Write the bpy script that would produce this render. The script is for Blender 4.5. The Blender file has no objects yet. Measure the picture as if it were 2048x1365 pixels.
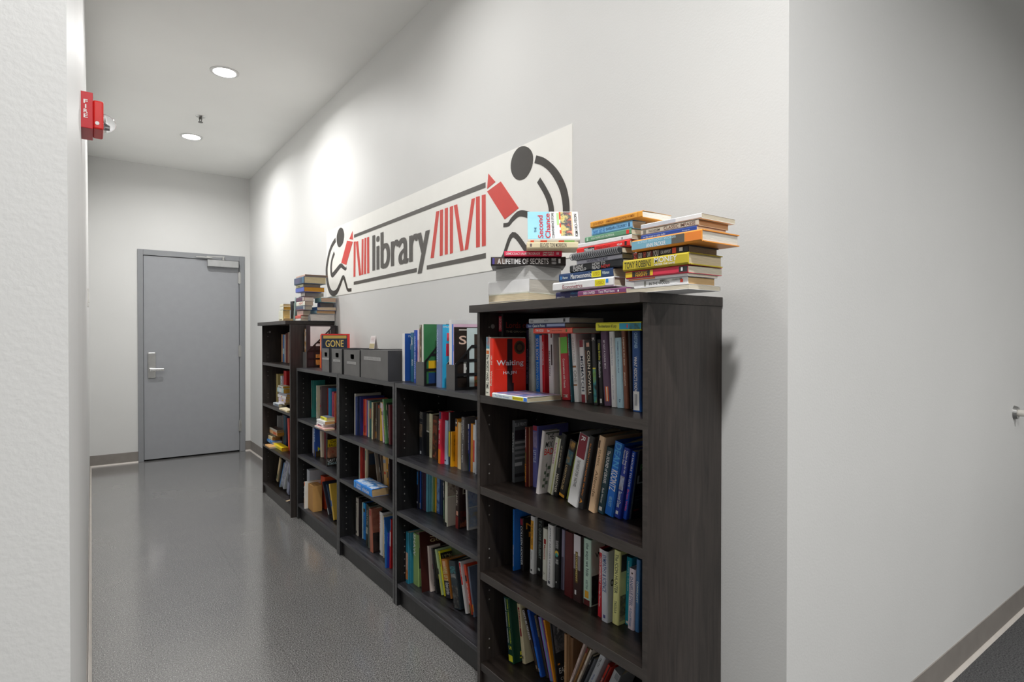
import bpy, bmesh, math, random
from mathutils import Vector, Matrix
random.seed(7)
scene = bpy.context.scene
C = scene.collection
PI = math.pi

# ------------------------------------------------------------------ camera
cam_d = bpy.data.cameras.new('camera'); cam = bpy.data.objects.new('camera', cam_d); C.objects.link(cam)
cam_d.sensor_width = 36.0; cam_d.sensor_fit = 'HORIZONTAL'; cam_d.lens = 1163.585 * 36 / 2048
cam_d.clip_start = 0.02
cam.location = (0, 0, 1.239); cam.rotation_euler = (PI/2 - 0.00805808, 0, -0.627249)
scene.camera = cam

# ------------------------------------------------------------------ world, exposure
world = bpy.data.worlds.new('world'); scene.world = world; world.use_nodes = True
world.node_tree.nodes['Background'].inputs[0].default_value = (0.9, 0.95, 1.0, 1)
world.node_tree.nodes['Background'].inputs[1].default_value = 0.15
vs = scene.view_settings
vs.view_transform = 'Standard'; vs.look = 'None'; vs.exposure = 1.47; vs.gamma = 1.0; vs.use_curve_mapping = False

# ------------------------------------------------------------------ materials
def lin(h):
    h = h.lstrip('#'); r = []
    for i in (0, 2, 4):
        c = int(h[i:i+2], 16) / 255
        r.append(c / 12.92 if c <= 0.04045 else ((c + 0.055) / 1.055) ** 2.4)
    return (*r, 1)
_m = {}
def bright(h, k=1.3):
    """print inks are a little stronger than they look in the shade of a shelf"""
    c = [min(0.86, x * k) for x in lin(h)[:3]]
    return '#' + ''.join('%02x' % round(255 * (12.92 * x if x <= 0.0031308 else 1.055 * x ** (1 / 2.4) - 0.055)) for x in c)
def new_mat(name):
    m = bpy.data.materials.new(name); m.use_nodes = True
    nt = m.node_tree; b = nt.nodes['Principled BSDF']
    return m, nt, b
def noise(nt, scale, detail=3, rough=0.5, coord='Object', vec_scale=None):
    tc = nt.nodes.new('ShaderNodeTexCoord'); n = nt.nodes.new('ShaderNodeTexNoise')
    n.inputs['Scale'].default_value = scale; n.inputs['Detail'].default_value = detail; n.inputs['Roughness'].default_value = rough
    if vec_scale:
        mp = nt.nodes.new('ShaderNodeMapping'); mp.inputs['Scale'].default_value = vec_scale
        nt.links.new(tc.outputs[coord], mp.inputs[0]); nt.links.new(mp.outputs[0], n.inputs['Vector'])
    else:
        nt.links.new(tc.outputs[coord], n.inputs['Vector'])
    return n
def ramp(nt, src, stops):
    r = nt.nodes.new('ShaderNodeValToRGB')
    while len(r.color_ramp.elements) < len(stops): r.color_ramp.elements.new(0.5)
    for e, (p, c) in zip(r.color_ramp.elements, stops): e.position = p; e.color = c
    nt.links.new(src, r.inputs[0]); return r
def bump(nt, b, src, strength, dist=0.002):
    bp = nt.nodes.new('ShaderNodeBump'); bp.inputs['Strength'].default_value = strength; bp.inputs['Distance'].default_value = dist
    nt.links.new(src, bp.inputs['Height']); nt.links.new(bp.outputs[0], b.inputs['Normal'])
def plain(h, rough=0.45, metal=0.0, var=0.06, key=None, spec=0.5):
    k = ('p', h, rough, metal)
    if k in _m: return _m[k]
    m, nt, b = new_mat('colour_' + h.lstrip('#'))
    c = lin(h)
    n = noise(nt, 14, 2)
    r = ramp(nt, n.outputs['Fac'], [(0.3, tuple(x * (1 - var) for x in c[:3]) + (1,)), (0.7, tuple(min(1, x * (1 + var)) for x in c[:3]) + (1,))])
    nt.links.new(r.outputs[0], b.inputs['Base Color'])
    b.inputs['Roughness'].default_value = rough; b.inputs['Metallic'].default_value = metal; b.inputs['Specular IOR Level'].default_value = spec
    _m[k] = m; return m
def art(*cols):
    """printed picture: blotches of a few colours"""
    k = ('a',) + cols
    if k in _m: return _m[k]
    m, nt, b = new_mat('printed_picture')
    n = noise(nt, 26, 4, 0.6)
    st = [(0.32 + 0.36 * i / max(1, len(cols) - 1), lin(c)) for i, c in enumerate(cols)]
    r = ramp(nt, n.outputs['Fac'], st); nt.links.new(r.outputs[0], b.inputs['Base Color'])
    b.inputs['Roughness'].default_value = 0.35
    _m[k] = m; return m
def pages(h='#e6dcc6'):
    k = ('pg', h)
    if k in _m: return _m[k]
    m, nt, b = new_mat('page_edges')
    n = noise(nt, 9, 3, 0.6, vec_scale=(2, 90, 2)); c = lin(h)
    r = ramp(nt, n.outputs['Fac'], [(0.35, tuple(x * 0.72 for x in c[:3]) + (1,)), (0.65, c)])
    nt.links.new(r.outputs[0], b.inputs['Base Color']); b.inputs['Roughness'].default_value = 0.85
    bump(nt, b, n.outputs['Fac'], 0.4, 0.001)
    _m[k] = m; return m
def wood(h, h2, axis='y', rough=0.38):
    k = ('w', h, h2, axis)
    if k in _m: return _m[k]
    m, nt, b = new_mat('stained_wood_veneer')
    sc = {'y': (22, 1.6, 22), 'z': (22, 22, 1.6)}[axis]
    n = noise(nt, 3.0, 6, 0.62, vec_scale=sc)
    n.inputs['Distortion'].default_value = 0.6
    r = ramp(nt, n.outputs['Fac'], [(0.3, lin(h)), (0.72, lin(h2))])
    nt.links.new(r.outputs[0], b.inputs['Base Color']); b.inputs['Roughness'].default_value = rough
    bump(nt, b, n.outputs['Fac'], 0.25, 0.001)
    _m[k] = m; return m
def emit(h, s):
    k = ('e', h, s)
    if k in _m: return _m[k]
    m, nt, b = new_mat('lamp_glow')
    b.inputs['Emission Color'].default_value = lin(h); b.inputs['Emission Strength'].default_value = s
    _m[k] = m; return m
def painted_wall(name, h, rough=0.36, bstr=0.22):
    m, nt, b = new_mat(name)
    n = noise(nt, 1.3, 3); c = lin(h)
    r = ramp(nt, n.outputs['Fac'], [(0.3, tuple(x * 0.97 for x in c[:3]) + (1,)), (0.7, tuple(min(1, x * 1.02) for x in c[:3]) + (1,))])
    nt.links.new(r.outputs[0], b.inputs['Base Color']); b.inputs['Roughness'].default_value = rough; b.inputs['Specular IOR Level'].default_value = 0.3
    n2 = noise(nt, 170, 2, 0.5); bump(nt, b, n2.outputs['Fac'], bstr, 0.003)
    return m
M_WALL = painted_wall('satin_wall_paint', '#dededc', 0.5, 0.09)
M_CEIL = painted_wall('matt_ceiling_paint', '#f3f3f0', 0.7, 0.05)
M_BASE = plain('#8d8781', 0.5)
M_TOE = plain('#cfc8c0', 0.45)
M_DOOR = plain('#9b9da1', 0.4, var=0.02)
M_FRAME = plain('#8f9194', 0.4, var=0.02)
M_STEEL = plain('#c4c4c2', 0.3, 0.9)
M_ALU = plain('#b4b5b5', 0.35, 0.4)
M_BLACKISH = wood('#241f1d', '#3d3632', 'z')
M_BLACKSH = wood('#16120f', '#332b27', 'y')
M_LOWV = wood('#0d0d0e', '#242425', 'z')
M_LOWH = wood('#0b0b0d', '#4c4c52', 'y')
M_EDGE = wood('#302b29', '#47413d', 'y')
M_LOWEDGE = wood('#3c3c3d', '#565657', 'y')
M_BACK = plain('#0c0b0b', 0.6)
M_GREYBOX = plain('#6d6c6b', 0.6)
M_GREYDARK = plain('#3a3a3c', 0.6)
M_MESH = plain('#1a1a1c', 0.4)

def floor_material():
    m, nt, b = new_mat('polished_speckled_floor')
    n = noise(nt, 215, 3, 0.7); n3 = noise(nt, 1.1, 4, 0.6)
    r = ramp(nt, n.outputs['Fac'], [(0.36, lin('#343332')), (0.47, lin('#737271')), (0.57, lin('#8b8a88')), (0.67, lin('#c4c3c2'))])
    r3 = ramp(nt, n3.outputs['Fac'], [(0.3, (0.86, 0.86, 0.87, 1)), (0.7, (1.05, 1.04, 1.02, 1))])
    mx = nt.nodes.new('ShaderNodeMix'); mx.data_type = 'RGBA'; mx.blend_type = 'MULTIPLY'; mx.inputs[0].default_value = 1
    nt.links.new(r.outputs[0], mx.inputs[6]); nt.links.new(r3.outputs[0], mx.inputs[7])
    # faint sheet seams
    tc = nt.nodes.new('ShaderNodeTexCoord'); br = nt.nodes.new('ShaderNodeTexBrick')
    br.offset = 0.0; br.inputs['Scale'].default_value = 1.0; br.inputs['Mortar Size'].default_value = 0.0016
    br.inputs['Brick Width'].default_value = 0.61; br.inputs['Row Height'].default_value = 0.61
    br.inputs['Color1'].default_value = br.inputs['Color2'].default_value = (1, 1, 1, 1); br.inputs['Mortar'].default_value = (0.72, 0.72, 0.72, 1)
    nt.links.new(tc.outputs['Object'], br.inputs['Vector'])
    m2 = nt.nodes.new('ShaderNodeMix'); m2.data_type = 'RGBA'; m2.blend_type = 'MULTIPLY'; m2.inputs[0].default_value = 0.7
    nt.links.new(mx.outputs[2], m2.inputs[6]); nt.links.new(br.outputs[0], m2.inputs[7])
    nt.links.new(m2.outputs[2], b.inputs['Base Color'])
    rr = ramp(nt, n3.outputs['Fac'], [(0.3, (0.2, 0.2, 0.2, 1)), (0.7, (0.3, 0.3, 0.3, 1))])
    nt.links.new(rr.outputs[0], b.inputs['Roughness'])
    b.inputs['Coat Weight'].default_value = 0.9; b.inputs['Coat IOR'].default_value = 1.7; b.inputs['Coat Roughness'].default_value = 0.14
    n4 = noise(nt, 9, 3, 0.6); bump(nt, b, n4.outputs['Fac'], 0.06, 0.004)
    return m
M_FLOOR = floor_material()
def carpet_material():
    m, nt, b = new_mat('charcoal_carpet')
    n = noise(nt, 180, 3, 0.7)
    r = ramp(nt, n.outputs['Fac'], [(0.35, lin('#2b2b2c')), (0.65, lin('#6a6a6b'))])
    nt.links.new(r.outputs[0], b.inputs['Base Color']); b.inputs['Roughness'].default_value = 0.95
    bump(nt, b, n.outputs['Fac'], 0.8, 0.006); return m
M_CARPET = carpet_material()
def glass_material():
    m, nt, b = new_mat('clear_plastic')
    b.inputs['Base Color'].default_value = (0.95, 0.96, 0.97, 1); b.inputs['Roughness'].default_value = 0.08
    b.inputs['Transmission Weight'].default_value = 1.0; b.inputs['IOR'].default_value = 1.12
    return m
M_GLASS = glass_material()

# ------------------------------------------------------------------ mesh helpers
def bx(bm, x0, x1, y0, y1, z0, z1, mi=0, mat=None):
    vs_ = [bm.verts.new(p) for p in ((x0,y0,z0),(x1,y0,z0),(x1,y1,z0),(x0,y1,z0),(x0,y0,z1),(x1,y0,z1),(x1,y1,z1),(x0,y1,z1))]
    if mat is not None:
        for v in vs_: v.co = mat @ v.co
    fs = []
    for q in ((0,3,2,1),(4,5,6,7),(0,1,5,4),(1,2,6,5),(2,3,7,6),(3,0,4,7)):
        f = bm.faces.new([vs_[i] for i in q]); f.material_index = mi; fs.append(f)
    return fs
def prism(bm, pts, ax, t0, t1, mi=0):
    """polygon pts (2D) extruded along axis ax between t0 and t1"""
    def P(p, t): return {'x': (t, p[0], p[1]), 'y': (p[0], t, p[1]), 'z': (p[0], p[1], t)}[ax]
    a = [bm.verts.new(P(p, t0)) for p in pts]; b = [bm.verts.new(P(p, t1)) for p in pts]
    n = len(pts)
    for f in (bm.faces.new(a), bm.faces.new(list(reversed(b)))): f.material_index = mi
    for i in range(n):
        f = bm.faces.new((a[i], b[i], b[(i+1) % n], a[(i+1) % n])); f.material_index = mi
def cyl(bm, p0, p1, r, seg=16, mi=0, r2=None):
    p0 = Vector(p0); p1 = Vector(p1); d = (p1 - p0).normalized()
    u = d.orthogonal().normalized(); v = d.cross(u)
    r2 = r if r2 is None else r2
    a = []; b = []
    for i in range(seg):
        t = 2 * PI * i / seg; e = u * math.cos(t) + v * math.sin(t)
        a.append(bm.verts.new(p0 + e * r)); b.append(bm.verts.new(p1 + e * r2))
    for f in (bm.faces.new(list(reversed(a))), bm.faces.new(b)): f.material_index = mi
    for i in range(seg):
        f = bm.faces.new((a[i], a[(i+1) % seg], b[(i+1) % seg], b[i])); f.material_index = mi
def obj(name, bm, mats, parent=None, bevel=0, smooth=False):
    bmesh.ops.recalc_face_normals(bm, faces=bm.faces[:])
    me = bpy.data.meshes.new(name); bm.to_mesh(me); bm.free()
    for m in (mats if isinstance(mats, (list, tuple)) else [mats]): me.materials.append(m)
    if smooth:
        for p in me.polygons: p.use_smooth = True
    o = bpy.data.objects.new(name, me); C.objects.link(o)
    if parent: o.parent = parent
    if bevel:
        md = o.modifiers.new('bevel', 'BEVEL'); md.width = bevel; md.segments = 2; md.limit_method = 'ANGLE'
    return o
def box(name, x0, x1, y0, y1, z0, z1, mat, parent=None, bevel=0):
    bm = bmesh.new(); bx(bm, x0, x1, y0, y1, z0, z1); return obj(name, bm, mat, parent, bevel)
def tag(o, label, cat, group=None):
    o['label'] = label; o['category'] = cat
    if group: o['group'] = group
    return o
def struct(o, label=None):
    o['kind'] = 'structure'
    if label: o['label'] = label
    return o
def thing(name, label, cat, loc=(0,0,0), group=None, rot=(0,0,0)):
    o = bpy.data.objects.new(name, None); o.empty_display_size = 0.05; C.objects.link(o)
    o.location = loc; o.rotation_euler = rot
    return tag(o, label, cat, group)
_txt = {}
def text_geo(s, bold=0.0, res=3):
    """vertices and faces of a string set in the built-in font, scaled to the unit square"""
    k = (s, bold, res)
    if k in _txt: return _txt[k]
    cu = bpy.data.curves.new('lettering', 'FONT'); cu.body = s; cu.resolution_u = res; cu.offset = bold
    to = bpy.data.objects.new('lettering', cu)
    me = bpy.data.meshes.new_from_object(to)
    co = [v.co.copy() for v in me.vertices]; fa = [tuple(p.vertices) for p in me.polygons]
    bpy.data.objects.remove(to); bpy.data.meshes.remove(me); bpy.data.curves.remove(cu)
    if co:
        x0 = min(c.x for c in co); x1 = max(c.x for c in co); y0 = min(c.y for c in co); y1 = max(c.y for c in co)
        co = [((c.x - x0) / max(1e-6, x1 - x0), (c.y - y0) / max(1e-6, y1 - y0)) for c in co]
        asp = (x1 - x0) / max(1e-6, y1 - y0)
    else: asp = 1
    _txt[k] = (co, fa, asp); return _txt[k]
def put_text(bm, s, org, ex, ey, w, h, mi=0, bold=0.0, res=3):
    """string filling a w by h box with corner org, reading along ex, upright along ey"""
    co, fa, asp = text_geo(s, bold, res)
    o = Vector(org); ex = Vector(ex); ey = Vector(ey)
    vv = [bm.verts.new(o + ex * (c[0] * w) + ey * (c[1] * h)) for c in co]
    for f in fa:
        try: q = bm.faces.new([vv[i] for i in f]); q.material_index = mi
        except ValueError: pass
def quad(bm, org, ex, ey, w, h, mi=0):
    o = Vector(org); ex = Vector(ex); ey = Vector(ey)
    f = bm.faces.new([bm.verts.new(p) for p in (o, o + ex * w, o + ex * w + ey * h, o + ey * h)]); f.material_index = mi

# ------------------------------------------------------------------ the shell
WX, CY, LY, ZC = 1.405, 0.769, 6.783, 2.942
XN, XF = -0.0186, -0.0100            # corridor's left wall, near and far end
BK, RX, LX = -3.2, 5.5, -4.0         # the cross passage the camera stands in
struct(box('floor', LX, WX + 0.1, CY, LY + 0.1, -0.05, 0, M_FLOOR))
struct(box('floor_carpet', LX, RX, BK, CY, -0.05, 0, M_CARPET))
struct(box('ceiling', LX, RX, BK, LY + 0.1, ZC, ZC + 0.05, M_CEIL))
struct(box('wall_right', WX, WX + 0.12, CY + 0.12, LY + 0.12, 0, ZC, M_WALL))
struct(box('wall_front_right', WX, RX, CY, CY + 0.12, 0, ZC, M_WALL))
bm = bmesh.new(); prism(bm, [(XN, CY), (XF, LY), (XF - 0.12, LY), (XN - 0.12, CY)], 'z', 0, ZC)
struct(obj('wall_left', bm, M_WALL))
struct(box('wall_front_left', LX, XN - 0.12, CY, CY + 0.12, 0, ZC, M_WALL))
struct(box('wall_back', LX, RX, BK - 0.12, BK, 0, ZC, M_WALL))
struct(box('wall_side_left', LX - 0.12, LX, BK, CY, 0, ZC, M_WALL))
struct(box('wall_side_right', RX, RX + 0.12, BK, CY, 0, ZC, M_WALL))
DX0, DX1, DZ = 0.424, 1.298, 2.043
bm = bmesh.new()
bx(bm, XF - 0.12, DX0 - 0.02, LY, LY + 0.12, 0, ZC); bx(bm, DX1 + 0.02, WX, LY, LY + 0.12, 0, ZC); bx(bm, DX0 - 0.02, DX1 + 0.02, LY, LY + 0.12, DZ + 0.02, ZC)
struct(obj('wall_end', bm, M_WALL))

def cove(name, a, b, n):
    """vinyl cove base from a to b along a wall whose outward normal is n"""
    a = Vector(a); b = Vector(b); d = (b - a); L = d.length; d.normalize(); n = Vector(n)
    def strip(nm, prof, mat, parent=None):
        bm = bmesh.new(); rows = []
        for p in (a, b): rows.append([bm.verts.new(p + n * q[0] + Vector((0, 0, q[1]))) for q in prof])
        k = len(prof)
        bm.faces.new(rows[0]); bm.faces.new(list(reversed(rows[1])))
        for i in range(k): bm.faces.new((rows[0][i], rows[1][i], rows[1][(i+1) % k], rows[0][(i+1) % k]))
        return obj(nm, bm, mat, parent)
    o = struct(strip(name, [(0, 0.012), (0.004, 0.012), (0.003, 0.105), (0, 0.106)], M_BASE))
    t = strip('base_toe', [(0, 0), (0.015, 0), (0.013, 0.003), (0.006, 0.0115), (0, 0.0115)], M_TOE, o)
    return o
cove('baseboard_end', (XF, LY, 0), (0.377, LY, 0), (0, -1, 0))
cove('baseboard_end_right', (1.352, LY, 0), (WX, LY, 0), (0, -1, 0))
cove('baseboard_right', (WX, LY - 0.02, 0), (WX, 4.9, 0), (-1, 0, 0))
cove('baseboard_left', (XN + 0.0003, CY, 0), (XF, LY, 0), (1, 0, 0))
cove('baseboard_front', (WX, CY, 0), (RX, CY, 0), (0, -1, 0))
cove('baseboard_front_left', (LX, CY, 0), (XN - 0.01, CY, 0), (0, -1, 0))

# ------------------------------------------------------------------ lamps of the place, then unseen fill lamps added behind and over the camera
def downlight(x, y, label, power=6.2, size=0.135):
    t = thing('ceiling_downlight', label, 'light', (x, y, ZC), 'recessed ceiling downlights')
    bm = bmesh.new()
    segs = 40; r0, r1 = size / 2, size / 2 + 0.018
    for (ra, za, rb, zb) in ((r1, 0, r1, -0.004), (r1, -0.004, r0, -0.006), (r0, -0.006, r0, -0.001)):
        va = [bm.verts.new((ra * math.cos(2*PI*i/segs), ra * math.sin(2*PI*i/segs), za)) for i in range(segs)]
        vb = [bm.verts.new((rb * math.cos(2*PI*i/segs), rb * math.sin(2*PI*i/segs), zb)) for i in range(segs)]
        for i in range(segs): bm.faces.new((va[i], va[(i+1) % segs], vb[(i+1) % segs], vb[i]))
    obj('trim_ring', bm, plain('#dcdcda', 0.4), t)
    bm = bmesh.new(); cyl(bm, (0, 0, -0.001), (0, 0, -0.003), r0, 32); obj('lens', bm, emit('#fffdfa', 14), t)
    ld = bpy.data.lights.new('downlight_beam', 'AREA'); ld.shape = 'DISK'; ld.size = size; ld.energy = power; ld.spread = math.radians(163); ld.color = (1.0, 0.99, 0.98)
    lo = bpy.data.objects.new('downlight_beam', ld); C.objects.link(lo); lo.parent = t; lo.location = (0, 0, -0.008)
    return t
downlight(0.706, 5.625, 'bright round ceiling downlight nearest the grey door')
downlight(0.708, 4.128, 'bright round ceiling downlight between the sprinkler and the camera')
downlight(0.706, 2.05, 'ceiling downlight above the nearest bookcase, out of frame', 2.6)
downlight(0.9, -1.6, 'added fill light behind the camera, out of frame', 14)  # unseen lamp, added so low light reaches into the shelves
downlight(2.7, -1.6, 'added fill light over the carpet behind right wall bumper, out of frame', 15.5)  # unseen lamp, added to brighten the right wall and shelves
downlight(-0.9, -1.6, 'added fill light behind and left of the camera, out of frame', 1.5)  # unseen lamp, weak fill added from the left for the near shelves
downlight(0.36, 0.24, 'added fill light right above the camera, out of frame', 12.5)  # unseen lamp, added to light the near book spines from the front

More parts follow.
